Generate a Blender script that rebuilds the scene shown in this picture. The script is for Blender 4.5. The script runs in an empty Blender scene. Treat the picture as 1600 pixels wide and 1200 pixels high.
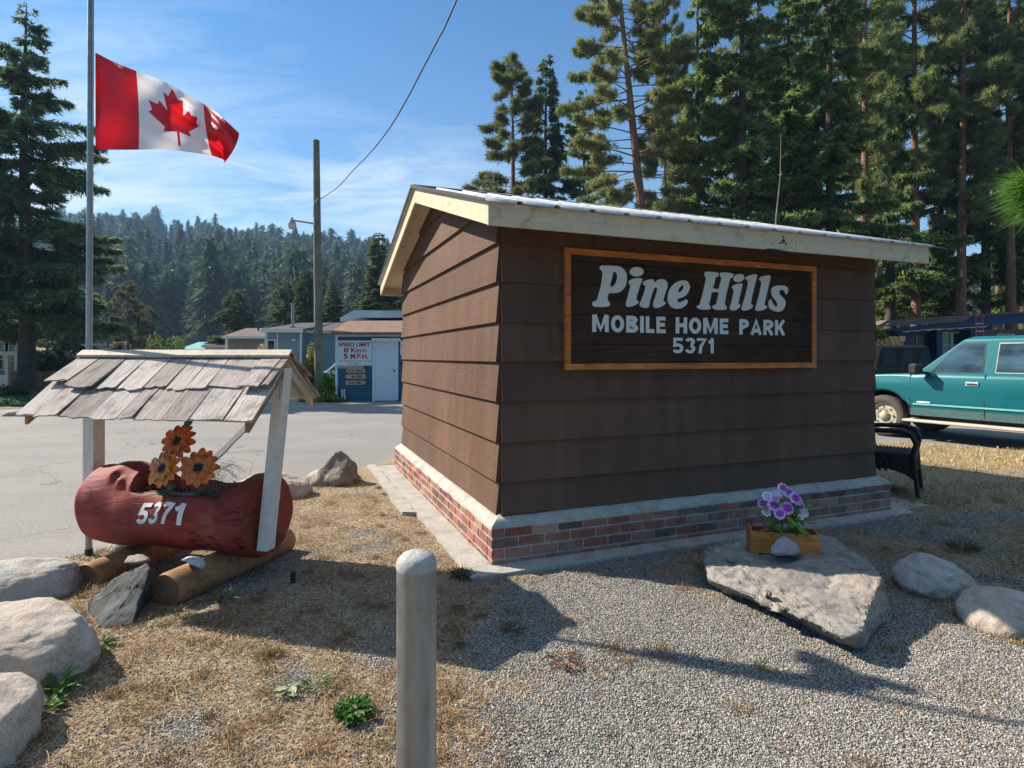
import bpy, bmesh, math, random
import numpy as np
from mathutils import Vector, Matrix, Euler
from mathutils.geometry import tessellate_polygon
from mathutils import noise as mnoise

SC = bpy.context.scene
COL = SC.collection
R = math.radians
F = 900.0; HZ = 557.0; EYE = 1.45          # measured from the photograph (1600 px wide)

# ------------------------------------------------------------------ camera
cd = bpy.data.cameras.new("camera"); cam = bpy.data.objects.new("camera", cd); COL.objects.link(cam)
cam.location = (0, 0, EYE); cam.rotation_euler = (R(90), 0, 0)
cd.sensor_width = 36; cd.lens = F / 1600 * 36; cd.shift_y = -(600 - HZ) / 1600
cd.clip_start = 0.05; cd.clip_end = 4000
SC.camera = cam

# ------------------------------------------------------------------ light
SUN_TO = Vector((-0.935, 0.355, 0)).normalized(); SUN_EL = 37.5
SUN_DIR = Vector((SUN_TO.x * math.cos(R(SUN_EL)), SUN_TO.y * math.cos(R(SUN_EL)), math.sin(R(SUN_EL))))
sd = bpy.data.lights.new("sun", 'SUN'); sd.energy = 5.0; sd.angle = R(0.53); sd.color = (1.0, 0.90, 0.77)
so = bpy.data.objects.new("sun", sd); COL.objects.link(so)
so.rotation_euler = (-SUN_DIR).to_track_quat('-Z', 'Y').to_euler(); so.location = (-20, 8, 20)
W = bpy.data.worlds.new("World"); SC.world = W; W.use_nodes = True
nt = W.node_tree; nt.nodes.clear()
def wn(t, **k):
    n = nt.nodes.new(t)
    for a, b in k.items(): setattr(n, a, b)
    return n
out = wn('ShaderNodeOutputWorld'); bg = wn('ShaderNodeBackground'); bg.inputs[1].default_value = 0.073
sky = wn('ShaderNodeTexSky', sky_type='NISHITA', sun_disc=False)
sky.sun_elevation = R(SUN_EL); sky.sun_rotation = math.atan2(SUN_TO.x, SUN_TO.y)
sky.air_density = 1.3; sky.dust_density = 0.4; sky.ozone_density = 4.0; sky.altitude = 500
tc = wn('ShaderNodeTexCoord')
# wispy cirrus, stretched, thickest low on the left and in one bank left of the kiosk
sep = wn('ShaderNodeSeparateXYZ'); nt.links.new(tc.outputs['Generated'], sep.inputs[0])
def M(op, a, b=None, c=None, clamp=False):
    n = wn('ShaderNodeMath', operation=op); n.use_clamp = clamp
    for i, v in enumerate((a, b, c)):
        if v is None: continue
        if isinstance(v, (int, float)): n.inputs[i].default_value = v
        else: nt.links.new(v, n.inputs[i])
    return n.outputs[0]
X, Y, Z = sep.outputs[0], sep.outputs[1], sep.outputs[2]
Yc = M('MAXIMUM', Y, 0.05)
u_ = M('DIVIDE', X, Yc); v_ = M('DIVIDE', Z, Yc)       # tangents of azimuth / elevation
comb = wn('ShaderNodeCombineXYZ'); nt.links.new(u_, comb.inputs[0]); nt.links.new(M('MULTIPLY', v_, 1.6), comb.inputs[1])
mp = wn('ShaderNodeMapping'); mp.inputs['Rotation'].default_value = (0, 0, R(24)); mp.inputs['Scale'].default_value = (1.6, 5.0, 1)
nt.links.new(comb.outputs[0], mp.inputs[0])
no = wn('ShaderNodeTexNoise'); no.inputs['Scale'].default_value = 2.2; no.inputs['Detail'].default_value = 9; no.inputs['Roughness'].default_value = .62; no.inputs['Distortion'].default_value = .6
nt.links.new(mp.outputs[0], no.inputs[0])
def gauss(cu, cv, su, sv):
    a = M('DIVIDE', M('SUBTRACT', u_, cu), su); b = M('DIVIDE', M('SUBTRACT', v_, cv), sv)
    return M('EXPONENT', M('MULTIPLY', M('ADD', M('MULTIPLY', a, a), M('MULTIPLY', b, b)), -1.0))
bank = M('ADD', M('MULTIPLY', gauss(-.18, .25, .30, .12), 1.5), M('MULTIPLY', gauss(-.80, .30, .38, .26), 1.5))
bank = M('ADD', bank, .02)
wis = M('MULTIPLY', M('SUBTRACT', no.outputs[0], .26), 2.0, clamp=True)
cl = M('MULTIPLY', wis, bank, clamp=True)
# contrail: thin straight band
dx = M('ADD', u_, .485); line = M('SUBTRACT', v_, M('ADD', M('MULTIPLY', dx, -.31), .337))
tr = M('EXPONENT', M('MULTIPLY', M('POWER', M('DIVIDE', M('ABSOLUTE', line), .0065), 2.0), -1.0))
lim = M('MULTIPLY', M('MULTIPLY', M('ADD', dx, .3), 4, clamp=True), M('MULTIPLY', M('SUBTRACT', .155, dx), 9, clamp=True))
cl = M('MAXIMUM', cl, M('MULTIPLY', M('MULTIPLY', tr, lim), .75))
hz = M('EXPONENT', M('MULTIPLY', M('MAXIMUM', v_, 0.0), -4.0))
cl = M('MAXIMUM', cl, M('MULTIPLY', hz, .80))
zen = M('MULTIPLY', M('MULTIPLY', M('SUBTRACT', Z, .62), 4.0, clamp=True), .85)      # unseen overhead cloud, added to brighten the ground but not the walls
cl = M('MAXIMUM', cl, zen)
mixc = wn('ShaderNodeMix', data_type='RGBA'); nt.links.new(cl, mixc.inputs[0])
tint = wn('ShaderNodeMix', data_type='RGBA', blend_type='MULTIPLY'); tint.inputs[0].default_value = 1; tint.inputs[7].default_value = (.30, .66, .88, 1); nt.links.new(sky.outputs[0], tint.inputs[6])
nt.links.new(tint.outputs[2], mixc.inputs[6]); mixc.inputs[7].default_value = (4.6, 5.6, 6.7, 1)
nt.links.new(mixc.outputs[2], bg.inputs[0]); nt.links.new(bg.outputs[0], out.inputs[0])
vs = SC.view_settings; vs.view_transform = 'Standard'; vs.look = 'None'; vs.gamma = 1; vs.use_curve_mapping = False
vs.exposure = 1.08
SC.cycles.max_bounces = 6; SC.cycles.transparent_max_bounces = 8; SC.cycles.volume_bounces = 0

# ------------------------------------------------------------------ helpers
def P(px, py, Yd): return Vector(((px - 800) / F * Yd, Yd, EYE - (py - HZ) / F * Yd))
def G(px, py, z=0.0):
    Yd = (EYE - z) * F / (py - HZ); return Vector(((px - 800) / F * Yd, Yd, z))
def tag(o, label=None, cat=None, group=None, kind=None):
    if label: o['label'] = label
    if cat: o['category'] = cat
    if group: o['group'] = group
    if kind: o['kind'] = kind
    return o
def thing(name, label, cat, loc=(0, 0, 0), rz=0, group=None):
    o = bpy.data.objects.new(name, None); COL.objects.link(o); o.empty_display_size = .1
    o.location = loc; o.rotation_euler = (0, 0, rz); return tag(o, label, cat, group)
def link(name, me, mat=None, parent=None):
    o = bpy.data.objects.new(name, me); COL.objects.link(o)
    for m in (mat if isinstance(mat, (list, tuple)) else [mat]):
        if m: me.materials.append(getattr(m, 'm', m))
    if parent: o.parent = parent
    return o
def smooth(me, on=True):
    me.polygons.foreach_set('use_smooth', np.full(len(me.polygons), on)); me.update()
def mesh_np(name, V, Fa, mat, parent=None, col=None, sm=False, mi=None):
    V = np.asarray(V, np.float32).reshape(-1, 3); Fa = np.asarray(Fa, np.int32); k = Fa.shape[1]; m = len(Fa)
    me = bpy.data.meshes.new(name); me.vertices.add(len(V)); me.vertices.foreach_set('co', V.ravel())
    me.loops.add(m * k); me.loops.foreach_set('vertex_index', Fa.ravel())
    me.polygons.add(m); me.polygons.foreach_set('loop_start', np.arange(0, m * k, k, dtype=np.int32))
    me.polygons.foreach_set('loop_total', np.full(m, k, np.int32))
    if mi is not None: me.polygons.foreach_set('material_index', np.asarray(mi, np.int32))
    me.update(calc_edges=True)
    if col is not None:
        col = np.asarray(col, np.float32)
        if col.ndim == 1: col = np.repeat(col[:, None], 3, 1)
        per_v = len(col) == len(V) and len(col) != m
        a = me.color_attributes.new('Col', 'FLOAT_COLOR', 'POINT' if per_v else 'CORNER')
        c = np.ones((len(col), 4), np.float32); c[:, :3] = col
        if not per_v: c = np.repeat(c, k, 0)
        a.data.foreach_set('color', c.ravel())
    if sm: smooth(me)
    return link(name, me, mat, parent)

class MB:
    """collects boxes, prisms, tubes into one mesh (polygons of any size, optional colour per face)"""
    def __init__(s): s.v = []; s.f = []; s.c = []; s.m = []; s.sm = []
    def poly(s, pts, c=(1, 1, 1), m=0, sm=False):
        b = len(s.v); s.v += [tuple(p) for p in pts]; s.f.append(tuple(range(b, b + len(pts)))); s.c.append(c); s.m.append(m); s.sm.append(sm)
    def mesh(s, V, Fs, c=(1, 1, 1), m=0, sm=False):
        b = len(s.v); s.v += [tuple(p) for p in V]
        for f in Fs: s.f.append(tuple(b + i for i in f)); s.c.append(c); s.m.append(m); s.sm.append(sm)
    def box(s, lo, hi, c=(1, 1, 1), m=0, mat=None, ch=0.0):
        x0, y0, z0 = lo; x1, y1, z1 = hi
        if ch <= 0:
            V = [(x0, y0, z0), (x1, y0, z0), (x1, y1, z0), (x0, y1, z0), (x0, y0, z1), (x1, y0, z1), (x1, y1, z1), (x0, y1, z1)]
            Fs = [(0, 3, 2, 1), (4, 5, 6, 7), (0, 1, 5, 4), (1, 2, 6, 5), (2, 3, 7, 6), (3, 0, 4, 7)]
        else:
            b = bmesh.new(); bmesh.ops.create_cube(b, size=1)
            for v in b.verts: v.co = Vector(((x0 + x1) / 2 + v.co.x * (x1 - x0), (y0 + y1) / 2 + v.co.y * (y1 - y0), (z0 + z1) / 2 + v.co.z * (z1 - z0)))
            bmesh.ops.bevel(b, geom=b.edges[:], offset=ch, segments=1, affect='EDGES', clamp_overlap=True)
            V = [v.co.copy() for v in b.verts]; Fs = [tuple(v.index for v in f.verts) for f in b.faces]; b.free()
        if mat is not None: V = [mat @ Vector(p) for p in V]
        s.mesh(V, Fs, c, m)
    def prism(s, pts, d, c=(1, 1, 1), m=0):
        """pts: planar outline (3-D), d: extrusion vector"""
        pts = [Vector(p) for p in pts]; d = Vector(d); n = len(pts)
        V = pts + [p + d for p in pts]
        nrm = Vector((0, 0, 0))
        for i in range(n): nrm += pts[i].cross(pts[(i + 1) % n])
        fl = nrm.dot(d) > 0
        a = tuple(range(n)); b = tuple(range(n, 2 * n))
        Fs = [a[::-1] if fl else a, b if fl else b[::-1]]
        for i in range(n):
            j = (i + 1) % n; q = (i, j, n + j, n + i); Fs.append(q if fl else q[::-1])
        s.mesh(V, Fs, c, m)
    def tube(s, pts, rad, n=8, c=(1, 1, 1), m=0, cap=True, sm=True):
        pts = [Vector(p) for p in pts]; rs = rad if isinstance(rad, (list, tuple)) else [rad] * len(pts)
        V = []; prev = None
        for i, p in enumerate(pts):
            t = (pts[min(i + 1, len(pts) - 1)] - pts[max(i - 1, 0)])
            t = t.normalized() if t.length > 1e-9 else Vector((0, 0, 1))
            if prev is None: a = t.orthogonal().normalized()
            else:
                a = prev - t * prev.dot(t); a = a.normalized() if a.length > 1e-6 else t.orthogonal().normalized()
            prev = a; b = t.cross(a)
            for k in range(n):
                an = 2 * math.pi * k / n; V.append(p + (a * math.cos(an) + b * math.sin(an)) * rs[i])
        Fs = []
        for i in range(len(pts) - 1):
            for k in range(n):
                k2 = (k + 1) % n; Fs.append((i * n + k, i * n + k2, (i + 1) * n + k2, (i + 1) * n + k))
        s.mesh(V, Fs, c, m, sm)
        if cap:
            L = (len(pts) - 1) * n
            s.mesh([V[k] for k in range(n)][::-1], [tuple(range(n))], c, m); s.mesh([V[L + k] for k in range(n)], [tuple(range(n))], c, m)
    def build(s, name, mat, parent=None, bevel=0.0):
        me = bpy.data.meshes.new(name); me.from_pydata(s.v, [], s.f); 
        me.polygons.foreach_set('material_index', s.m); me.polygons.foreach_set('use_smooth', s.sm)
        a = me.color_attributes.new('Col', 'FLOAT_COLOR', 'CORNER')
        cc = []
        for f, c in zip(s.f, s.c):
            for _ in f: cc += [c[0], c[1], c[2], 1.0]
        a.data.foreach_set('color', cc); me.update()
        o = link(name, me, mat, parent)
        if bevel:
            md = o.modifiers.new('b', 'BEVEL'); md.width = bevel; md.segments = 2; md.limit_method = 'ANGLE'
        return o
rng = np.random.default_rng(7)
def rnd(a=0., b=1.): return float(rng.uniform(a, b))
def jit(c, a):
    k = 1 + rnd(-a, a); return (c[0] * k, c[1] * k, c[2] * k)
# value noise on arrays
_T = np.random.default_rng(3).random((256, 256)).astype(np.float32)
def vnoise(x, y, s=1.0):
    x = np.asarray(x) / s; y = np.asarray(y) / s
    xi = np.floor(x).astype(int); yi = np.floor(y).astype(int); fx = x - xi; fy = y - yi
    fx = fx * fx * (3 - 2 * fx); fy = fy * fy * (3 - 2 * fy)
    g = lambda a, b: _T[a & 255, b & 255]
    return (g(xi, yi) * (1 - fx) + g(xi + 1, yi) * fx) * (1 - fy) + (g(xi, yi + 1) * (1 - fx) + g(xi + 1, yi + 1) * fx) * fy
def fbm(x, y, s=1.0, o=4):
    t = 0; a = .5
    for i in range(o): t = t + a * vnoise(np.asarray(x) + 17.3 * i, np.asarray(y) - 9.1 * i, s / 2 ** i); a *= .5
    return t / (1 - .5 ** o)
def sstep(a, b, x): t = np.clip((x - a) / (b - a), 0, 1); return t * t * (3 - 2 * t)

# ------------------------------------------------------------------ materials
class Mat:
    def __init__(s, name, rough=.8, spec=.3, metal=0.0):
        s.m = bpy.data.materials.new(name); s.m.use_nodes = True; s.t = s.m.node_tree
        s.b = s.t.nodes['Principled BSDF']; s.b.inputs['Roughness'].default_value = rough
        s.b.inputs['Specular IOR Level'].default_value = spec; s.b.inputs['Metallic'].default_value = metal
        s._tc = None; s.mp = {}; s.bn = None
    def n(s, t, **k):
        n = s.t.nodes.new(t)
        for a, b in k.items(): setattr(n, a, b)
        return n
    def L(s, a, b): s.t.links.new(a, b)
    def co(s, scale=(1, 1, 1), rot=(0, 0, 0)):
        if s._tc is None: s._tc = s.n('ShaderNodeTexCoord')
        m = s.n('ShaderNodeMapping'); m.inputs['Scale'].default_value = scale; m.inputs['Rotation'].default_value = rot
        s.L(s._tc.outputs['Object'], m.inputs[0]); return m.outputs[0]
    def noise(s, scale, detail=5, rough=.55, st=(1, 1, 1), dist=0):
        n = s.n('ShaderNodeTexNoise'); n.inputs['Scale'].default_value = scale; n.inputs['Detail'].default_value = detail
        n.inputs['Roughness'].default_value = rough; n.inputs['Distortion'].default_value = dist
        s.L(s.co(st), n.inputs['Vector']); return n.outputs[0]
    def voro(s, scale, feat='F1', st=(1, 1, 1), o='Distance'):
        n = s.n('ShaderNodeTexVoronoi', feature=feat); n.inputs['Scale'].default_value = scale; s.L(s.co(st), n.inputs['Vector']); return n.outputs[o]
    def ramp(s, fac, stops, interp='LINEAR'):
        r = s.n('ShaderNodeValToRGB'); r.color_ramp.interpolation = interp; e = r.color_ramp.elements
        while len(e) < len(stops): e.new(.5)
        for i, (p, c) in enumerate(stops):
            e[i].position = p
            if isinstance(c, (int, float)): c = (c, c, c)
            e[i].color = (*c, 1)
        s.L(fac, r.inputs[0]); return r.outputs[0]
    def mix(s, fac, a, b, mode='MIX'):
        n = s.n('ShaderNodeMix', data_type='RGBA', blend_type=mode)
        for i, v in ((0, fac), (6, a), (7, b)):
            if isinstance(v, (int, float)): n.inputs[i].default_value = v if i == 0 else (v, v, v, 1)
            elif isinstance(v, tuple): n.inputs[i].default_value = (*v, 1)
            else: s.L(v, n.inputs[i])
        return n.outputs[2]
    def math(s, op, a, b=0.0, clamp=False):
        n = s.n('ShaderNodeMath', operation=op); n.use_clamp = clamp
        for i, v in enumerate((a, b)):
            if isinstance(v, (int, float)): n.inputs[i].default_value = v
            else: s.L(v, n.inputs[i])
        return n.outputs[0]
    def col(s): 
        n = s.n('ShaderNodeVertexColor'); n.layer_name = 'Col'; return n.outputs[0]
    def base(s, c):
        if isinstance(c, tuple): s.b.inputs['Base Color'].default_value = (*c, 1)
        else: s.L(c, s.b.inputs['Base Color'])
        return s
    def bump(s, h, st=.3, dist=.01):
        n = s.n('ShaderNodeBump'); n.inputs['Strength'].default_value = st; n.inputs['Distance'].default_value = dist
        s.L(h, n.inputs['Height'])
        if s.bn: s.L(s.bn, n.inputs['Normal'])
        s.bn = n.outputs[0]; s.L(s.bn, s.b.inputs['Normal']); return s
    def rough(s, r): s.L(r, s.b.inputs['Roughness']); return s

def wood(name, c, rough=.75, grain=(2, 40, 40), var=.35, scale=1.0, usecol=False):
    m = Mat(name, rough); n = m.noise(1.6 * scale, 6, .6, grain, .6)
    lo = tuple(x * (1 - var) for x in c); hi = tuple(x * (1 + var) for x in c)
    b = m.ramp(n, [(.3, lo), (.7, hi)])
    d = m.ramp(m.noise(2.3, 5), [(.35, .68), (.65, 1.12)]); b = m.mix(1, b, d, 'MULTIPLY')
    if usecol: b = m.mix(1, b, m.col(), 'MULTIPLY')
    m.base(b); m.bump(n, .35, .004); return m.m
def paint(name, c, rough=.55, var=.12, dirt=.15, spec=.4, bump=.1):
    m = Mat(name, rough, spec); n = m.noise(3, 6, .65)
    b = m.ramp(n, [(.25, tuple(x * (1 - var) for x in c)), (.75, tuple(x * (1 + var) for x in c))])
    sp = m.ramp(m.noise(28, 5, .7), [(.33, 1 - dirt), (.5, 1.0)]); m.base(m.mix(1, b, sp, 'MULTIPLY'))
    m.bump(m.noise(60, 3), bump, .002); return m.m
def leafy(name, c, var=.5, trans=.35):
    m = Mat(name, .6, .18); cc = m.mix(1, c, m.col(), 'MULTIPLY'); m.base(cc)
    t = m.n('ShaderNodeBsdfTranslucent'); m.L(cc, t.inputs[0]); mx = m.n('ShaderNodeMixShader'); mx.inputs[0].default_value = trans
    m.L(m.b.outputs[0], mx.inputs[1]); m.L(t.outputs[0], mx.inputs[2]); o = m.t.nodes['Material Output']; m.L(mx.outputs[0], o.inputs[0]); return m.m
def glassy(name, c=(.02, .03, .035), rough=.04):
    m = Mat(name, rough, .9); m.base(c); m.bump(m.noise(1.5, 2), .02, .01); return m.m

# siding: pressed wood-grain hardboard, faded
def siding_mat():
    m = Mat('siding_brown', .7, .12)
    g = m.noise(1.4, 7, .62, (3, 3, 42), 1.4)
    streak = m.noise(1.0, 4, .6, (7, 7, .7))
    b = m.ramp(m.noise(1.1, 4), [(.3, (.096, .054, .036)), (.7, (.127, .073, .050))])
    b = m.mix(1, b, m.ramp(streak, [(.3, .82), (.7, 1.14)]), 'MULTIPLY')
    b = m.mix(1, b, m.ramp(g, [(.35, .9), (.65, 1.06)]), 'MULTIPLY')
    b = m.mix(1, b, m.ramp(m.noise(55, 3, .6), [(.66, 1.0), (.76, 1.7)]), 'MULTIPLY')
    b = m.mix(1, b, m.col(), 'MULTIPLY')
    sz = m.n('ShaderNodeSeparateXYZ'); m.L(m.co(), sz.inputs[0]); low = m.ramp(m.math('ADD', m.math('MULTIPLY', sz.outputs[2], 1.0), m.math('MULTIPLY', m.noise(2.5, 6, .7), .5)), [(.50, .32), (.90, 0.)])
    b = m.mix(low, b, (.12, .085, .062)); b = m.mix(m.ramp(m.noise(3.2, 7, .8, (1, 1, .35)), [(.60, 0.), (.74, .35)]), b, (.17, .125, .095))
    m.base(b); m.bump(g, .5, .006); m.bump(m.noise(7, 3), .25, .01); return m.m
M_siding = siding_mat()
def fascia_mat():
    m = Mat('fascia_cream', .6, .35); g = m.noise(1.5, 6, .6, (1, 1, 26), .8)
    b = m.ramp(g, [(.3, (.47, .385, .255)), (.7, (.56, .465, .32))])
    b = m.mix(1, b, m.ramp(m.noise(9, 6, .75), [(.3, (.62, .56, .46)), (.46, (1., 1., 1.))]), 'MULTIPLY')
    m.base(b); m.bump(g, .3, .003); return m.m
M_fascia = fascia_mat()
def galv(name, c=.55, metal=.75):
    m = Mat(name, .42, .5, metal); n = m.noise(9, 4); v = m.voro(55, o='Color')
    b = m.ramp(n, [(.3, (c * .82, c * .84, c * .86)), (.7, (c * 1.1, c * 1.12, c * 1.12))])
    b = m.mix(.035, b, v, 'OVERLAY'); b = m.mix(1, b, m.ramp(m.noise(3, 5, .6, (6, 6, .6)), [(.35, (.72, .74, .74)), (.6, (1., 1., 1.))]), 'MULTIPLY')  # vertical streaks in the colour stand in for reflections on the pipe
    m.base(b); m.rough(m.ramp(n, [(.3, .34), (.7, .55)])); m.bump(m.noise(40, 3), .06, .002); return m.m
M_galv = galv('galvanised', .33, .85)
M_roof = galv('roof_metal', .52, .25)
def brick_mat():
    m = Mat('brick', .9, .2); c = m.col(); n = m.noise(38, 6, .7)
    b = m.mix(1, c, m.ramp(n, [(.25, .55), (.55, 1.0), (.8, 1.25)]), 'MULTIPLY')
    b = m.mix(m.ramp(m.noise(6, 6, .7), [(.46, 0.0), (.64, .6)]), b, (.27, .23, .20))
    m.base(b); m.bump(n, .7, .008); return m.m
M_brick = brick_mat()
def concrete(name, c=(.36, .34, .31), sc=1.0):
    m = Mat(name, .93, .2); n = m.noise(6 * sc, 8, .7)
    b = m.ramp(n, [(.25, tuple(x * .62 for x in c)), (.5, c), (.75, tuple(x * 1.2 for x in c))])
    b = m.mix(1, b, m.ramp(m.noise(70 * sc, 4, .7), [(.3, .7), (.55, 1.05)]), 'MULTIPLY')
    m.base(b); m.bump(m.noise(30 * sc, 6, .75), .6, .01); return m.m
M_conc = concrete('concrete'); M_mortar = concrete('mortar', (.40, .37, .33))
M_cap = concrete('mortar_cap', (.37, .355, .32))
def rockm(name, c, sc=1.0, speck=.5, crack=.6, warm=(.36, .27, .19)):
    m = Mat(name, .9, .25); n = m.noise(3.2 * sc, 9, .68, dist=.5)
    b = m.ramp(n, [(.25, tuple(x * .5 for x in c)), (.5, c), (.78, tuple(min(1, x * 1.35) for x in c))])
    b = m.mix(m.ramp(m.noise(1.7 * sc, 6, .65), [(.48, 0.0), (.66, .7)]), b, warm); b = m.mix(m.ramp(m.noise(5.5 * sc, 6, .8), [(.60, 0.0), (.70, .6)]), b, tuple(x * .35 for x in c)); b = m.mix(m.ramp(m.voro(5 * sc, 'SMOOTH_F1'), [(.10, .45), (.22, 0.)]), b, (.40, .41, .34))
    sp = m.ramp(m.noise(120 * sc, 3, .8), [(.34, 1 - speck), (.5, 1.0), (.68, 1 + speck * .6)]); b = m.mix(1, b, sp, 'MULTIPLY')
    cr = m.ramp(m.voro(2.4 * sc, 'DISTANCE_TO_EDGE', (1, 2.2, 1)), [(0.0, 0.0), (.02, 1.0)])
    b = m.mix(crack * .5, b, m.mix(1, b, cr, 'MULTIPLY'))
    m.base(b); m.bump(m.noise(14 * sc, 9, .72), .8, .02); m.bump(cr, crack * .4, .008); return m.m
M_rock = rockm('granite_boulder', (.40, .38, .35), 1.5, .45, 0.0)
M_rockw = rockm('tan_boulder', (.44, .38, .32), 1.6, .4, 0.0)
M_slab = rockm('slab_rock', (.245, .23, .21), 1.3, .35, .5)
M_dark = rockm('dark_rock', (.062, .068, .066), 2.5, .5, .5, (.16, .17, .17))
M_white = rockm('white_rock', (.62, .62, .62), 4, .5, .4)
M_redlog = None
def redlog():
    m = Mat('red_log_paint', .68, .25); g = m.noise(1.2, 7, .6, (1.4, 9, 9), 1.2)
    b = m.ramp(g, [(.25, (.13, .022, .016)), (.5, (.225, .036, .026)), (.75, (.30, .058, .042))])
    b = m.mix(m.ramp(m.noise(5, 7, .7), [(.56, 0.0), (.72, .5)]), b, (.34, .15, .12))
    b = m.mix(m.ramp(m.noise(14, 6, .8), [(.62, 0.), (.68, .8)]), b, (.20, .14, .11))
    ck = m.ramp(m.noise(.9, 6, .6, (.7, 9, 9), .6), [(.475, 1.0), (.492, .18), (.508, .18), (.525, 1.0)]); cm_ = m.ramp(m.noise(1.7, 3), [(.50, 0.), (.58, 1.)]); b = m.mix(cm_, b, m.mix(1, b, ck, 'MULTIPLY'))
    m.base(b); m.bump(g, .55, .012); m.bump(m.noise(20, 5, .7), .25, .005); return m.m
M_redlog = redlog()
M_logwood = wood('skid_log_wood', (.33, .175, .085), .75, (1.5, 14, 14), .4)
M_logend = wood('log_end_grain', (.20, .11, .065), .85, (20, 20, 20), .35)
M_bark = wood('bark', (.085, .062, .048), .95, (14, 14, 2.5), .55, 1.5)
M_barkr = wood('pine_bark', (.21, .115, .075), .95, (12, 12, 2.2), .55, 1.5)
M_post = paint('post_white', (.62, .60, .55), .65, .1, .2)
M_trim = paint('trim_cream', (.46, .41, .33), .7, .15, .3)
def shingle_mat():
    m = Mat('cedar_shakes', .92, .15); g = m.noise(1.3, 8, .72, (55, 2.4, 2.4), 1.5)
    b = m.mix(1, m.col(), m.ramp(g, [(.30, .10), (.38, .60), (.48, 1.0), (.62, 1.1), (.8, 1.35)]), 'MULTIPLY')
    b = m.mix(1, b, m.ramp(m.noise(5, 8, .75), [(.32, (.42, .36, .34)), (.48, (.95, .92, .90)), (.75, (1.15, 1.08, 1.04))]), 'MULTIPLY')
    m.base(b); m.bump(g, 1.0, .012); return m.m
M_shake = shingle_mat()
M_signbrown = wood('sign_board', (.052, .031, .020), .75, (2.5, 30, 30), .35); M_signbrown.node_tree.nodes['Principled BSDF'].inputs['Specular IOR Level'].default_value = .08
M_signframe = wood('sign_frame', (.44, .135, .024), .45, (3, 26, 26), .45, usecol=False)
M_letter = paint('letter_grey', (.60, .60, .56), .6, .05, .05)
M_letterw = paint('letter_white', (.74, .74, .72), .6, .06, .2)
M_soil = concrete('soil', (.10, .075, .05), 2)
M_black = paint('black_metal', (.02, .02, .022), .5, .1, .1)
M_wicker = wood('wicker', (.025, .018, .016), .5, (60, 60, 60), .5, 2)
M_pole = wood('utility_pole_wood', (.17, .155, .115), .9, (16, 16, 1.2), .35)
M_twig = wood('twig', (.22, .165, .12), .9, (10, 10, 10), .4)
M_green = leafy('green_leaf', (1, 1, 1))
def colmat(name, rough=.8, spec=.2, metal=0.0, trans=0.0):
    m = Mat(name, rough, spec, metal); m.base(m.mix(1, m.col(), m.ramp(m.noise(25, 4, .6), [(.3, .85), (.7, 1.12)]), 'MULTIPLY')); return m.m
M_col = colmat('mixed_paint'); M_colg = colmat('glossy_paint', .3, .5)
M_metal_leaf = colmat('painted_tin', .4, .5)
def clap(name, c, rows=6.5):
    """lap siding of the mobile homes: horizontal boards"""
    m = Mat(name, .6, .3); w = m.n('ShaderNodeTexWave', wave_type='BANDS', bands_direction='Z', wave_profile='SAW'); w.inputs['Scale'].default_value = rows / 3.1416 * 1.57
    m.L(m.co(), w.inputs['Vector']); b = m.mix(1, c, m.ramp(m.noise(1.2, 5), [(.3, .86), (.7, 1.1)]), 'MULTIPLY')
    b = m.mix(1, b, m.ramp(w.outputs['Fac'], [(0.0, .72), (.12, 1.0)]), 'MULTIPLY'); m.base(b); m.bump(w.outputs['Fac'], .6, .02); return m.m
# ================================================================== GROUND
LOT = np.array([(-4.9, -9), (-4.5, 1.5), (-3.95, 3.3), (-3.45, 4.35), (-3.3, 5.2), (-3.25, 6.6), (-2.6, 7.3), (-1.75, 8.6), (.6, 9.9), (3.5, 10.4), (6.0, 10.15), (7.4, 9.55), (9.5, 8.4), (16, 6.2), (36, 2), (36, -9)], float)
def sdist(x, y, poly=LOT):
    """signed distance: + inside"""
    x = np.asarray(x, float); y = np.asarray(y, float); d = np.full(x.shape, 1e9); ins = np.zeros(x.shape, bool); n = len(poly)
    for i in range(n):
        ax, ay = poly[i]; bx, by = poly[(i + 1) % n]; ex, ey = bx - ax, by - ay
        t = np.clip(((x - ax) * ex + (y - ay) * ey) / (ex * ex + ey * ey), 0, 1)
        d = np.minimum(d, np.hypot(x - ax - t * ex, y - ay - t * ey))
        if ay != by: ins ^= ((ay > y) != (by > y)) & (x < (bx - ax) * (y - ay) / (by - ay) + ax)
    return np.where(ins, d, -d)
ROAD_Z = -.10
def gz(x, y):
    s = sdist(x, y) + (fbm(x, y, .5, 3) - .5) * .35
    z = -.16 + .16 * sstep(-.25, .45, s)
    return z + (fbm(x, y, 1.3, 3) - .5) * .035 * sstep(0, .5, s) + (fbm(x + 40, y, .16, 2) - .5) * .010
def gz1(x, y): return float(gz(np.array([x]), np.array([y]))[0])
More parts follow.
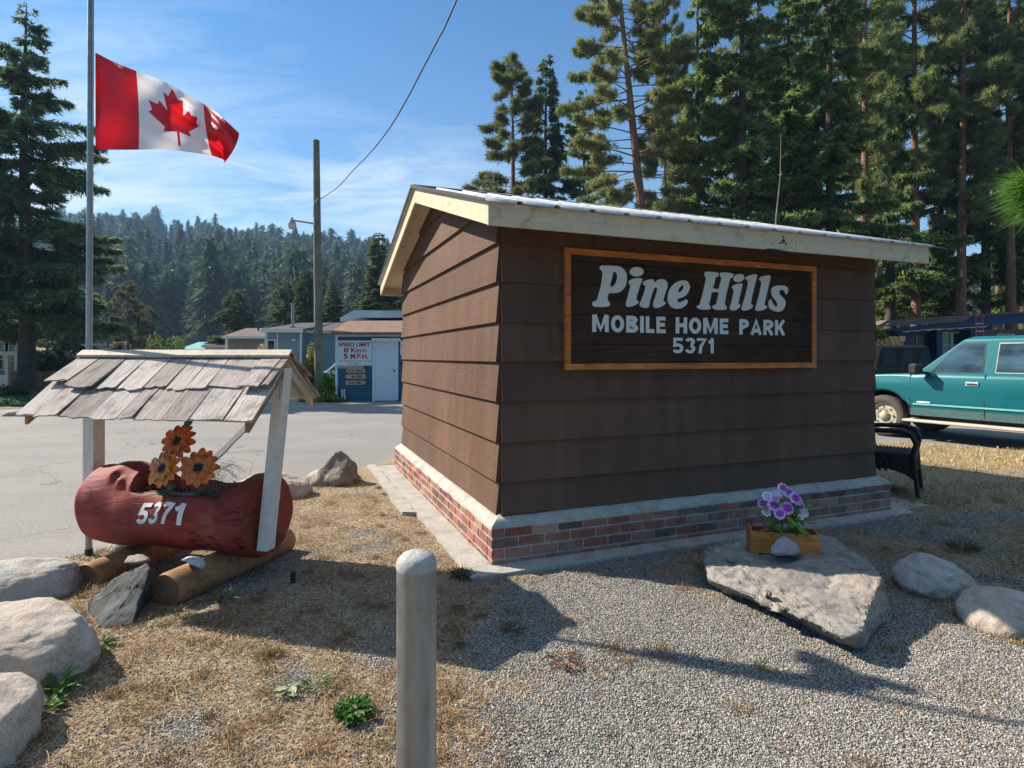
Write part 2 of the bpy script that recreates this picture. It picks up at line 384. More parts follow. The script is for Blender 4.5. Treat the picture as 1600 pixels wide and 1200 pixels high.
def grassmask(x, y):
    """0 bare gravel .. 1 straw and dead grass"""
    x = np.asarray(x, float); y = np.asarray(y, float)
    n = fbm(x + 3, y + 8, 1.1, 5); n2 = fbm(x, y, .32, 3)
    bias = .80 - .85 * sstep(-.75, .45, x - .05 * y)                  # straw on the left, gravel on the right
    bias = np.where(y > 3.9, bias + .55 * sstep(3.4, 4.6, x) * sstep(4.2, 5.0, y), bias)
    bias += .9 * sstep(6.9, 7.9, y + .1 * x) * sstep(3.5, 5, x)
    bias += .40 * np.exp(-((x - 2.7) ** 2 / .9 + (y - 4.35) ** 2 / .3))
    bias += .30 * np.exp(-((x - .25) ** 2 / .02 + (y - 2.35) ** 2 / .05)) + .25 * np.exp(-((x - .75) ** 2 / .02 + (y - 2.45) ** 2 / .02))
    bias -= .35 * np.exp(-((x + 1.0) ** 2 / .5 + (y - 2.55) ** 2 / .12))
    return np.clip(sstep(.52, .80, n * .95 + n2 * .45 + bias * .36 - .135), 0, 1)
def grid(x0, x1, y0, y1, st, fz):
    xs = np.arange(x0, x1 + st / 2, st); ys = np.arange(y0, y1 + st / 2, st); gx, gy = np.meshgrid(xs, ys); z = fz(gx, gy)
    V = np.stack([gx, gy, z], -1).reshape(-1, 3); w = len(xs); h = len(ys); i = (np.arange(h - 1)[:, None] * w + np.arange(w - 1)).ravel()
    return V, np.stack([i, i + 1, i + w + 1, i + w], 1)
def ground_mat():
    m = Mat('gravel_and_straw', .95, .2); msk = m.n('ShaderNodeSeparateColor'); m.L(m.col(), msk.inputs[0]); g = msk.outputs[0]
    v1 = m.voro(120, o='Color'); vd = m.voro(120, 'F1'); vs_ = m.n('ShaderNodeSeparateColor'); m.L(v1, vs_.inputs[0])
    st = m.ramp(vs_.outputs[0], [(0.0, (.12, .115, .105)), (.3, (.23, .218, .198)), (.65, (.37, .35, .315)), (1.0, (.58, .55, .50))])
    st = m.mix(1, st, m.ramp(vd, [(.25, 1.0), (.75, .45)]), 'MULTIPLY')
    st = m.mix(1, st, m.ramp(m.noise(.8, 6, .6), [(.3, (.86, .84, .82)), (.7, (1.06, 1.05, 1.04))]), 'MULTIPLY')
    gr = m.ramp(m.noise(42, 8, .8), [(.30, (.035, .026, .018)), (.43, (.15, .11, .07)), (.54, (.34, .27, .18)), (.68, (.55, .46, .33))])
    gr = m.mix(m.ramp(m.noise(3.3, 5, .7), [(.5, 0.), (.7, .5)]), gr, (.24, .13, .07))
    gr = m.mix(m.ramp(m.noise(2.3, 5, .7, (1, 1.1, 1)), [(.58, 0.), (.72, .6)]), gr, (.10, .12, .045))
    f = m.math('ADD', g, m.math('MULTIPLY', m.math('SUBTRACT', m.noise(24, 5, .75), .5), .9), True)
    b = m.mix(m.ramp(f, [(.35, 0.), (.62, 1.)]), st, gr)
    m.base(b); h = m.mix(m.ramp(f, [(.35, 0.), (.62, 1.)]), m.ramp(vd, [(0., 1.), (.8, 0.)]), m.noise(60, 6, .8)); m.bump(h, .9, .012); return m.m
V, Fa = grid(-6, 14, -4, 12, .05, gz)
gm = grassmask(V[:, 0], V[:, 1])
o = mesh_np('ground', V, Fa, ground_mat(), col=gm, sm=True); tag(o, kind='structure')
# outer part of the lot, outside the fine patch
mb = MB()
def terrain_mat():
    m = Mat('dry_terrain', .95, .15); n = m.noise(.09, 8, .7)
    b = m.ramp(n, [(.3, (.10, .10, .05)), (.5, (.19, .15, .09)), (.7, (.27, .21, .13))])
    m.base(m.mix(1, b, m.ramp(m.noise(3, 6, .7), [(.3, .65), (.7, 1.15)]), 'MULTIPLY')); m.bump(m.noise(2, 6, .7), .4, .1); return m.m
M_terr = terrain_mat()
mb.poly([(-900, -900, -.24), (900, -900, -.24), (900, 900, -.24), (-900, 900, -.24)])
tag(mb.build('terrain', M_terr), kind='structure')
def asphalt():
    m = Mat('asphalt', .9, .3); v = m.voro(120, o='Color'); s = m.n('ShaderNodeSeparateColor'); m.L(v, s.inputs[0])
    b = m.ramp(s.outputs[0], [(0., (.165, .157, .148)), (.6, (.20, .19, .178)), (1., (.26, .246, .23))])
    b = m.mix(1, b, m.ramp(m.noise(.45, 8, .6, (1, 1.7, 1)), [(.3, (.86, .86, .87)), (.7, (1.12, 1.11, 1.09))]), 'MULTIPLY')
    b = m.mix(m.ramp(m.noise(1.6, 8, .75), [(.62, 0.), (.74, .28)]), b, (.11, .11, .11))
    cr = m.n('ShaderNodeTexVoronoi', feature='DISTANCE_TO_EDGE'); cr.inputs['Scale'].default_value = .22; wv = m.n('ShaderNodeVectorMath', operation='ADD'); nn = m.n('ShaderNodeTexNoise'); nn.inputs['Scale'].default_value = 1.1; nn.inputs['Detail'].default_value = 5; m.L(m.co(), nn.inputs[0]); m.L(m.co(), wv.inputs[0]); sc_ = m.n('ShaderNodeVectorMath', operation='SCALE'); sc_.inputs['Scale'].default_value = 1.6; m.L(nn.outputs['Color'], sc_.inputs[0]); m.L(sc_.outputs[0], wv.inputs[1]); m.L(wv.outputs[0], cr.inputs['Vector'])
    b = m.mix(m.ramp(cr.outputs['Distance'], [(0., .75), (.0035, 0.)]), b, (.06, .058, .055))
    b = m.mix(m.ramp(m.noise(.16, 6, .7), [(.55, 0.), (.60, .35)]), b, (.30, .285, .265))
    m.base(b); m.bump(m.voro(120), .35, .004); m.bump(m.noise(1.2, 4), .15, .03); return m.m
M_asph = asphalt()
def rz(x, y): return ROAD_Z + (fbm(x, y, 3, 2) - .5) * .02
V, Fa = grid(-34, 40, -8, 22.6, .6, rz)
V[:, 2] = np.where((V[:, 1] > 21.5), -.10, V[:, 2])
tag(mesh_np('road', V, Fa, M_asph, sm=True), kind='structure')
# sealed crack running up the road, and a patched strip
M_tar = paint('tar', (.085, .085, .085), .8, .15, .2)
def strip(name, pts, w, mat, dz=.008):
    V = []; Fs = []
    for i, p in enumerate(pts):
        a = pts[max(i - 1, 0)]; b = pts[min(i + 1, len(pts) - 1)]; t = Vector((b[0] - a[0], b[1] - a[1])).normalized(); n_ = Vector((-t.y, t.x)); ww = w * (1 + .15 * math.sin(i * .7))
        for s in (-1, 1):
            x = p[0] + n_.x * ww * s; y = p[1] + n_.y * ww * s; V.append((x, y, float(rz(np.array([x]), np.array([y]))[0]) + dz + .006))
    Fs = [(2 * i, 2 * i + 2, 2 * i + 3, 2 * i + 1) for i in range(len(pts) - 1)]
    return mesh_np(name, V, Fs, mat)
cp = [G(330, 720, -.09), G(352, 700, -.09), G(372, 680, -.09), G(388, 662, -.09), G(402, 648, -.09), G(410, 640, -.09)]
cpp = []
for i in range(len(cp) - 1):
    for k in range(5): q = cp[i].lerp(cp[i + 1], k / 5); cpp.append((q.x, q.y))
tag(strip('road_crack_seal', cpp, .055, M_tar), kind='structure')
# ------------------------------------------------ hill
RP = [(-700, 360), (-300, 360), (0, 370), (90, 372), (200, 374), (260, 378), (320, 386), (420, 396), (500, 405), (600, 412), (700, 426), (900, 455), (1200, 460), (1500, 440), (1800, 430), (2500, 420)]
RY = 390.0
def hillz(x, y):
    px = 800 + F * np.asarray(x) / np.maximum(y, 1); rp = np.interp(px, [p[0] for p in RP], [p[1] for p in RP])
    zr = (HZ - rp) / F * RY; t = np.clip((y - 105) / (RY - 105), 0, 1.0)
    t = t ** 1.15 * (1 + .10 * np.sin(t * math.pi) * np.sin(px / 110.))
    z = zr * t - .25 + (fbm(x, y, 70, 4) - .5) * 16 * np.sin(np.clip(t, 0, 1) * math.pi)
    return np.where(y > RY, z - (y - RY) * .2, z)
V, Fa = grid(-560, 640, 104, 470, 6, hillz)
def hill_mat():
    m = Mat('hillside_grass', .95, .1); n = m.noise(.03, 8, .7); b = m.ramp(n, [(.3, (.16, .12, .07)), (.5, (.30, .22, .135)), (.7, (.42, .32, .21))])
    m.base(m.mix(1, b, m.ramp(m.noise(.4, 6, .7), [(.3, .7), (.7, 1.1)]), 'MULTIPLY')); m.bump(m.noise(.3, 6, .7), .5, 1.0); return m.m
tag(mesh_np('hill', V, Fa, hill_mat(), sm=True), kind='structure')
# ================================================================== KIOSK
KA = math.atan2(.364, .931); KO = Vector((-.083, 4.07, 0))
KU = Vector((math.cos(KA), math.sin(KA), 0)); KV = Vector((-math.sin(KA), math.cos(KA), 0))
kiosk = thing('kiosk', 'small brown lap-sided kiosk with metal gable roof on a low brick base', 'kiosk', KO, KA)
WX, WY = 3.75, 3.60; ZB = .335; ST = .2815; SL = .314
def zroof(y): return 2.423 + SL * (min(y, 3.6 - y) + .41)       # top of the roof deck
def zu(y): return zroof(y) - .055
edges_z = [ZB, .564, .846, 1.132, 1.414, 1.694, 1.975, 2.252, 2.535, 2.82, 3.1]
def lap(mb, A, B, z0, z1, nrm, c, zt0=None, zt1=None):
    """one lap board between plan points A and B, bottom edge proud of the top"""
    t0, t1 = .034, .006; A = Vector(A); B = Vector(B); n = Vector(nrm)
    za = zt0 if zt0 is not None else z1; zb = zt1 if zt1 is not None else z1
    up = Vector((0, 0, 1)); V = [A + n * 0 + up * z0, B + up * z0, B + n * t0 + up * z0, A + n * t0 + up * z0, A + up * za, B + up * zb, B + n * t1 + up * zb, A + n * t1 + up * za]
    mb.mesh(V, [(0, 1, 2, 3), (4, 7, 6, 5), (3, 2, 6, 7), (0, 4, 5, 1), (0, 3, 7, 4), (1, 5, 6, 2)], c)
def siding(name, A, B, nrm, gable):
    mb = MB(); A = Vector(A); B = Vector(B); Ln = (B - A).length; d = (B - A) / Ln
    for i in range(len(edges_z) - 1):
        z0, z1 = edges_z[i], edges_z[i + 1] + .018
        k = 1 + rnd(-.09, .09); c = (k, k, k)
        if not gable:
            if z0 >= zu(0) - .02: break
            z1 = min(z1, zu(0) + .02)
            # boards are pieced, joints staggered
            xs = [0, Ln] if i % 2 else [0, Ln * (.45 if i % 4 else .62), Ln]
            for a, b in zip(xs[:-1], xs[1:]):
                k = 1 + rnd(-.09, .09); lap(mb, A + d * (a + .0015), A + d * (b - .0015), z0 + rnd(-.002, .002), z1, nrm, (k, k, k))
        else:
            lo = lambda z: max(0.0, (z - zu(0)) / SL)
            if zu(Ln / 2) <= z0 + .01: break
            a0, b0 = lo(z0), Ln - lo(z0)
            if z1 <= zu(0): lap(mb, A, B, z0, z1, nrm, c)
            else:
                zt = min(z1, zu(Ln / 2) + .01); a1 = min(lo(zt), Ln / 2); t0, t1 = .034, .006; n = Vector(nrm); up = Vector((0, 0, 1))
                poly = [A + d * a0 + up * z0, A + d * b0 + up * z0]
                if a0 == 0: poly = [A + up * z0, B + up * z0, B + up * zu(0)]
                poly += [A + d * (Ln - a1) + up * zt, A + d * a1 + up * zt]
                if a0 == 0: poly.append(A + up * zu(0))
                fr = [p + n * (t0 + (t1 - t0) * (p.z - z0) / (z1 - z0)) for p in poly]
                m_ = len(poly); V = poly + fr
                mb.mesh(V, [tuple(range(m_, 2 * m_))] + [(j, (j + 1) % m_, m_ + (j + 1) % m_, m_ + j) for j in range(m_)], c)
    return mb.build(name, M_siding, kiosk)
siding('gable_wall', (0, WY, 0), (0, 0, 0), (-1, 0, 0), True)
siding('front_wall', (0, 0, 0), (WX, 0, 0), (0, -1, 0), False)
siding('gable_wall', (WX, 0, 0), (WX, WY, 0), (1, 0, 0), True)
siding('rear_wall', (WX, WY, 0), (0, WY, 0), (0, 1, 0), False)
mb = MB(); mb.box((.004, .004, ZB), (WX - .004, WY - .004, zu(0) - .03), (1, 1, 1)); mb.build('wall_core', M_siding, kiosk)
# brick base: bricks as geometry, four courses, running bond
def bricks():
    mb = MB(); cols = [(.30, .095, .06), (.32, .115, .075), (.26, .085, .06), (.33, .15, .095), (.16, .075, .06), (.22, .105, .08), (.35, .20, .13), (.14, .085, .075), (.28, .115, .085), (.31, .125, .09)]
    x0, x1, y0, y1 = -.10, WX + .10, -.10, WY + .10; h = .0735; bh = .060; bl = .205; dd = .09
    for c in range(4):
        z = -.02 + c * h + .004
        for side in range(4):
            Ln = (x1 - x0) if side % 2 == 0 else (y1 - y0); p = -(bl / 2 if c % 2 else 0) + (0 if side % 2 == 0 else dd + .006)
            end = Ln - (0 if side % 2 == 0 else dd + .006); st0 = p
            while p < end - .02:
                a = max(p, 0 if side % 2 == 0 else dd + .006); b = min(p + bl - .011, end)
                if b - a > .03:
                    o_ = rnd(-.0025, .003); c_ = jit(cols[int(rnd(0, len(cols)))], .22)
                    if side == 0: lo, hi = (x0 + a, y0 - o_, z), (x0 + b, y0 + dd, z + bh)
                    elif side == 2: lo, hi = (x0 + a, y1 - dd, z), (x0 + b, y1 + o_, z + bh)
                    elif side == 1: lo, hi = (x1 - dd, y0 + a, z), (x1 + o_, y0 + b, z + bh)
                    else: lo, hi = (x0 - o_, y0 + a, z), (x0 + dd, y0 + b, z + bh)
                    mb.box(lo, hi, c_, ch=.004)
                p += bl
    return mb
bricks().build('brick_base', M_brick, kiosk)
mb = MB(); x0, x1, y0, y1 = -.10, WX + .10, -.10, WY + .10
mb.box((x0 + .007, y0 + .007, -.03), (x1 - .007, y1 - .007, .262)); mb.build('brick_mortar', M_mortar, kiosk)
# sloping mortar cap, wavy outer edge
def cap():
    V = []; Fs = []; cor = [(x0, y0), (x1, y0), (x1, y1), (x0, y1)]; inn = [(-.004, -.004), (WX + .004, -.004), (WX + .004, WY + .004), (-.004, WY + .004)]
    base = 0
    for s in range(4):
        a, b = cor[s], cor[(s + 1) % 4]; ia, ib = inn[s], inn[(s + 1) % 4]; N = 40
        for i in range(N + 1):
            t = i / N; w = rnd(-.006, .004) if 0 < i < N else 0; ox = a[0] + (b[0] - a[0]) * t; oy = a[1] + (b[1] - a[1]) * t; ix = ia[0] + (ib[0] - ia[0]) * t; iy = ia[1] + (ib[1] - ia[1]) * t
            dx, dy = ix - ox, iy - oy; l = math.hypot(dx, dy); ox += dx / l * w; oy += dy / l * w; zz = .274 + rnd(-.003, .003)
            V += [(ox, oy, .255), (ox, oy, zz), ((ox + ix) / 2, (oy + iy) / 2, .312 + rnd(-.004, .004)), (ix, iy, ZB + .012 + rnd(-.006, .006)), (ix, iy, .255)]
        for i in range(N):
            for k in range(4): q = base + i * 5 + k; Fs.append((q, q + 5, q + 6, q + 1))
        base += (N + 1) * 5
    return mesh_np('mortar_cap', V, Fs, M_cap, kiosk)
cap()
# concrete footing: wider strip, broken outer edge
mb = MB()
def rough_slab(pts, z0, z1):
    n = len(pts); fine = []
    for i in range(n):
        a = Vector((*pts[i], 0)); b = Vector((*pts[(i + 1) % n], 0)); k = max(2, int((b - a).length / .12))
        for j in range(k): q = a.lerp(b, j / k); fine.append((q.x + rnd(-.010, .010), q.y + rnd(-.010, .010), z0))
    mb.prism(fine, (0, 0, z1 - z0))
rough_slab([(-.30, -.27), (WX + .22, -.24), (WX + .22, -.06), (-.06, -.06), (-.06, WY + .2), (-.30, WY + .2)], -.04, .022)
rough_slab([(-.42, 1.45), (-.31, 1.40), (-.31, WY + .3), (-.42, WY + .3)], -.04, .030)
rough_slab([(WX + .02, -.16), (WX + .62, -.10), (WX + .60, 1.0), (WX + .02, 1.0)], -.05, .014)
mb.build('concrete_footing', M_conc, kiosk)
# fascia, rake boards, soffit
FX0, FX1, OY = -.235, 3.88, .41
mb = MB(); zt = 2.423; 
for (a, b) in ((FX0, 2.32), (2.323, FX1)): mb.box((a, -OY - .012, zt - .152), (b, -OY + .012, zt - .004))
mb.build('fascia_board', M_fascia, kiosk, .003)
mb = MB(); mb.box((FX0, WY + OY - .012, zt - .152), (FX1, WY + OY + .012, zt - .004)); mb.build('fascia_board', M_fascia, kiosk, .003)
def rake(x, w=.022):
    ym = WY / 2
    for s in (0, 1):
        f = (lambda y: y) if s == 0 else (lambda y: WY - y)
        ya = -OY + .0125; zr = lambda y: 2.423 + SL * (y + OY)
        pts = [(x, f(ya), zr(ya) - .148), (x, f(ym - .0008), zr(ym) - .155), (x, f(ym - .0008), zr(ym) - .004), (x, f(ya), zr(ya) - .004)]
        mb = MB(); mb.prism(pts, (w, 0, 0)); mb.build('rake_board', M_fascia, kiosk, .002)
rake(FX0); rake(FX1 - .022)
for s in (0, 1):
    f = (lambda y: y) if s == 0 else (lambda y: WY - y)
    mb = MB(); ya = -OY + .014; ym = WY / 2
    for (xa, xb) in ((FX0 + .023, FX1 - .023),):
        pts = [(xa, f(ya), zroof(0) - SL * .396 - .052), (xa, f(ym), zroof(ym) - .052), (xa, f(ym), zroof(ym) - .006), (xa, f(ya), zroof(0) - SL * .396 - .006)]
        mb.prism(pts, (xb - xa, 0, 0))
    mb.build('roof_deck', M_fascia, kiosk)
# ribbed sheet metal
def sheet(s):
    f = (lambda y: y) if s == 0 else (lambda y: WY - y); xs = []; x = FX0 - .03; k = 0; xe = FX1 + .20
    prof = []
    while x < xe:
        prof += [(x, 0), (x + .205, 0), (x + .215, .016), (x + .232, .019), (x + .249, .016)]; x += .262
    prof = [p for p in prof if p[0] <= xe] + [(xe, 0)]
    ys = [-OY - .045, 0.4, 1.1, WY / 2 + .002]; V = []; Fs = []
    for j, y in enumerate(ys):
        for (px_, h) in prof:
            zz = 2.423 + SL * (y + OY) + .003 + h + (rnd(-.0015, .0015) if j == 0 else 0); V.append((px_, f(y), zz))
    n = len(prof)
    for j in range(len(ys) - 1):
        for i in range(n - 1):
            q = j * n + i; fc = (q, q + 1, q + n + 1, q + n); Fs.append(fc if s == 0 else fc[::-1])
    o = mesh_np('metal_roof', V, Fs, M_roof, kiosk); md = o.modifiers.new('s', 'SOLIDIFY'); md.thickness = .0022; return o
sheet(0); sheet(1)
mb = MB()
for s in (-1, 1): mb.prism([(FX0 - .034, WY / 2, zroof(WY / 2) + .028), (FX0 - .034, WY / 2 + s * .13, zroof(WY / 2) + .028 - .13 * SL), (FX0 - .034, WY / 2 + s * .13, zroof(WY / 2) + .024 - .13 * SL), (FX0 - .034, WY / 2, zroof(WY / 2) + .024)], (FX1 - FX0 + .2, 0, 0))
mb.build('ridge_cap', M_roof, kiosk)
mb = MB()
for s in (0, 1):
    f = (lambda y: y) if s == 0 else (lambda y: WY - y)
    mb.prism([(FX0 - .036, f(-OY - .04), 2.423 - .012), (FX0 - .036, f(WY / 2), zroof(WY / 2) - .012), (FX0 - .036, f(WY / 2), zroof(WY / 2) + .022), (FX0 - .036, f(-OY - .04), 2.423 + .006)], (.006, 0, 0))
mb.build('roof_edge_trim', M_black, kiosk)
# empty lamp mounting left on the fascia
mb = MB(); mb.box((2.02, -OY - .020, zt - .158), (2.16, -OY - .012, zt - .146)); mb.tube([(2.05, -OY - .02, zt - .165), (2.05, -OY - .05, zt - .160)], .013, 8); mb.tube([(2.10, -OY - .03, zt - .16), (2.23, -OY - .03, zt - .163)], .006, 6)
mb.build('lamp_bracket', M_black, kiosk)
mb = MB()
for (a, b, r_) in ((2.185, -.078, .017), (2.155, -.095, .008), (2.215, -.095, .008), (2.185, -.045, .008)): mb.tube([(a, -OY - .0125, zt + b), (a, -OY - .0165, zt + b)], r_, 10)
mb.build('bracket_hole', M_black, kiosk)

# ================================================================== SIGN
sign = thing('park_sign', 'dark brown wooden sign board in an orange-brown frame on the shaded kiosk front', 'sign', KO + KU * .479 - KV * .0225 + Vector((0, 0, 1.35)), KA)
SW, SH = 2.47, .895
def sp(px, py):
    """a point of the photograph carried onto the plane of the sign (local x, z)"""
    o = KO - KV * .055; a = Vector(((px - 800) / F, 1, -(py - HZ) / F)); n = KV; t = (o.x * n.x + o.y * n.y) / (a.x * n.x + a.y * n.y)
    q = a * t; d = q - KO; return (d.x * KU.x + d.y * KU.y - .479, EYE + q.z - 1.35)
mb = MB(); 
bz = [0.02, .19, .41, .63, .80, SH - .02]
for a, b in zip(bz[:-1], bz[1:]): mb.box((.02, -.026, a + .0012), (SW - .02, -.002, b - .0012), jit((1, 1, 1), .05), ch=.002)
mb.build('board', M_signbrown, sign)
fw = .048
for (lo, hi) in (((0, -.045, 0), (SW, 0, fw)), ((0, -.045, SH - fw), (SW, 0, SH)), ((0, -.0447, fw + .0005), (fw, 0, SH - fw - .0005)), ((SW - fw, -.0447, fw + .0005), (SW, 0, SH - fw - .0005))):
    mb = MB(); mb.box(lo, hi); o = mb.build('frame_rail', M_signframe, sign, .004)
def crom(pts, k=5):
    n = len(pts); o = []
    for i in range(n):
        p0, p1, p2, p3 = (np.array(pts[(i + j - 1) % n], float) for j in range(4))
        for t in np.arange(k) / k: o.append(tuple(.5 * ((2 * p1) + (-p0 + p2) * t + (2 * p0 - 5 * p1 + 4 * p2 - p3) * t * t + (-p0 + 3 * p1 - 3 * p2 + p3) * t ** 3)))
    return o
def fill(loops, th, to3):
    """flat letter with holes, th thick"""
    vs_ = [[Vector((p[0], p[1], 0)) for p in l] for l in loops]; tri = tessellate_polygon(vs_); flat = [p for l in loops for p in l]; n = len(flat)
    V = [to3(p, th) for p in flat] + [to3(p, 0) for p in flat]; Fs = []
    for t in tri:
        a, b, c = t; A, B, C = (Vector(V[i]) for i in t); 
        if (B - A).cross(C - A).y > 0: t = t[::-1]
        Fs.append(tuple(t))
    k = 0
    for l in loops:
        for i in range(len(l)): j = (i + 1) % len(l); Fs.append((k + i, k + j, n + k + j, n + k + i))
        k += len(l)
    return V, Fs
def ell(cx, cy, rx, ry, a=0, n=22):
    return [(cx + rx * math.cos(t) * math.cos(a) - ry * math.sin(t) * math.sin(a), cy + rx * math.cos(t) * math.sin(a) + ry * math.sin(t) * math.cos(a)) for t in [2 * math.pi * i / n for i in range(n)]]
LP = [(920, [[[(175, 130), (200, 100), (300, 100), (420, 103), (500, 120), (560, 165), (595, 230), (597, 330), (575, 420), (520, 490), (450, 525), (330, 530), (305, 560), (297, 610), (310, 650), (335, 690), (325, 725), (270, 745), (150, 745), (80, 735), (58, 690), (75, 660), (125, 640), (150, 570), (190, 420), (210, 300), (218, 230), (205, 180), (180, 160)], [(385, 205), (410, 197), (435, 215), (447, 270), (435, 340), (405, 400), (370, 430), (340, 420), (345, 370), (370, 280)]],
    [ell(752, 195, 108, 75)], [[(628, 345), (680, 310), (780, 292), (830, 305), (835, 330), (800, 430), (760, 560), (748, 620), (755, 640), (780, 660), (770, 690), (700, 730), (620, 745), (585, 725), (585, 690), (610, 590), (650, 440), (650, 400), (635, 380)]],
    [[(850, 385), (860, 350), (930, 320), (990, 312), (1015, 325), (1035, 360), (1080, 325), (1140, 310), (1200, 325), (1235, 375), (1230, 440), (1190, 560), (1170, 650), (1205, 675), (1195, 705), (1120, 750), (1050, 762), (1010, 735), (1012, 680), (1040, 590), (1070, 490), (1070, 450), (1040, 445), (1010, 490), (985, 570), (960, 660), (940, 745), (880, 762), (810, 735), (800, 700), (830, 620), (870, 510), (885, 440), (880, 405), (860, 405)]],
    [[(1480, 330), (1540, 345), (1580, 400), (1583, 450), (1550, 530), (1480, 590), (1400, 615), (1385, 640), (1400, 665), (1430, 675), (1480, 650), (1520, 630), (1545, 640), (1548, 680), (1500, 735), (1430, 770), (1350, 772), (1280, 735), (1240, 660), (1238, 580), (1260, 490), (1310, 410), (1390, 350)], [(1470, 400), (1483, 425), (1465, 480), (1420, 515), (1400, 505), (1420, 450)]]]),
    (1080, [[[(210, 230), (235, 195), (330, 197), (420, 210), (432, 240), (415, 275), (385, 290), (365, 380), (345, 450), (380, 460), (430, 460), (455, 380), (475, 290), (455, 265), (455, 225), (480, 208), (560, 208), (650, 225), (665, 255), (645, 290), (615, 305), (590, 400), (550, 560), (530, 700), (555, 735), (555, 775), (520, 790), (400, 790), (345, 765), (335, 740), (370, 710), (395, 700), (415, 600), (430, 520), (330, 520), (310, 600), (285, 700), (305, 740), (300, 775), (270, 788), (160, 785), (95, 755), (90, 735), (130, 710), (150, 660), (190, 510), (225, 350), (235, 290), (215, 260)]],
    [ell(750, 292, 86, 62, -.3)], [[(640, 440), (660, 410), (730, 385), (790, 380), (805, 395), (790, 470), (750, 640), (745, 690), (768, 710), (765, 745), (710, 790), (655, 800), (612, 780), (610, 750), (640, 640), (665, 510), (660, 470)]],
    [[(850, 290), (880, 265), (960, 240), (1015, 235), (1032, 255), (1020, 320), (980, 480), (945, 640), (940, 700), (968, 720), (965, 750), (900, 790), (840, 803), (798, 790), (795, 750), (840, 600), (880, 440), (890, 360), (880, 325), (855, 310)]],
    [[(1070, 300), (1095, 275), (1170, 255), (1230, 250), (1245, 270), (1230, 350), (1190, 520), (1155, 680), (1155, 715), (1187, 735), (1180, 765), (1120, 795), (1050, 808), (1010, 795), (1010, 755), (1050, 610), (1090, 440), (1100, 360), (1095, 340), (1072, 325)]],
    [[(1400, 408), (1470, 415), (1515, 450), (1520, 490), (1500, 545), (1478, 545), (1465, 510), (1440, 480), (1405, 478), (1385, 500), (1385, 540), (1430, 590), (1470, 640), (1480, 690), (1460, 760), (1410, 810), (1350, 820), (1280, 800), (1225, 760), (1212, 700), (1220, 650), (1240, 630), (1260, 640), (1280, 690), (1315, 735), (1345, 735), (1352, 700), (1330, 650), (1280, 590), (1258, 530), (1262, 460), (1310, 420)]]])]
mb = MB()
for ox, letters in LP:
    for loops in letters:
        L3 = [[sp(ox + p[0] / 10, 405 + p[1] / 10) for p in crom(l, 4)] for l in loops]
        V, Fs = fill(L3, .0035, lambda p, t: (p[0], -.0265 - t, p[1])); mb.mesh(V, Fs)
mb.build('lettering', M_letter, sign)
def text_mesh(s, bold=.0, sub=0):
    cu = bpy.data.curves.new('t', 'FONT'); cu.body = s; cu.size = 1; cu.offset = bold; cu.resolution_u = 4
    o = bpy.data.objects.new('t', cu); COL.objects.link(o); dg = bpy.context.evaluated_depsgraph_get(); me = bpy.data.meshes.new_from_object(o.evaluated_get(dg)); bpy.data.objects.remove(o); bpy.data.curves.remove(cu)
    if sub:
        b = bmesh.new(); b.from_mesh(me); bmesh.ops.triangulate(b, faces=b.faces[:]); bmesh.ops.subdivide_edges(b, edges=b.edges[:], cuts=sub, use_grid_fill=True); b.to_mesh(me); b.free()
    V = np.array([v.co[:2] for v in me.vertices]); Fs = [tuple(p.vertices) for p in me.polygons]; bpy.data.meshes.remove(me)
    V -= V.min(0); V /= V.max(0); return V, Fs            # unit box
def ribbon(pts, w, closed=False, sub_=0):
    q_ = [pts[0]]
    for p in pts[1:]:
        if math.hypot(p[0] - q_[-1][0], p[1] - q_[-1][1]) < 1e-4: continue
        m_ = max(1, int(math.hypot(p[0] - q_[-1][0], p[1] - q_[-1][1]) / sub_)) if sub_ else 1; a_ = q_[-1]
        for j in range(1, m_ + 1): q_.append((a_[0] + (p[0] - a_[0]) * j / m_, a_[1] + (p[1] - a_[1]) * j / m_))
    pts = q_; n = len(pts); L_, R_ = [], []
    for i in range(n):
        p = np.array(pts[i], float); a = np.array(pts[(i - 1) % n], float) if (i > 0 or closed) else None; b = np.array(pts[(i + 1) % n], float) if (i < n - 1 or closed) else None
        d1 = (p - a) / (np.linalg.norm(p - a) + 1e-9) if a is not None else None; d2 = (b - p) / (np.linalg.norm(b - p) + 1e-9) if b is not None else None
        d1 = d2 if d1 is None else d1; d2 = d1 if d2 is None else d2; n1 = np.array([-d1[1], d1[0]]); n2 = np.array([-d2[1], d2[0]]); m = n1 + n2; m = m / (np.linalg.norm(m) + 1e-9); k = w / 2 / max(.74, float(m.dot(n1))); L_.append(tuple(p + m * k)); R_.append(tuple(p - m * k))
    return L_, R_
def arc(cx, cy, rx, ry, a0, a1, n=12): return [(cx + rx * math.cos(R(a0 + (a1 - a0) * i / n)), cy + ry * math.sin(R(a0 + (a1 - a0) * i / n))) for i in range(n + 1)]
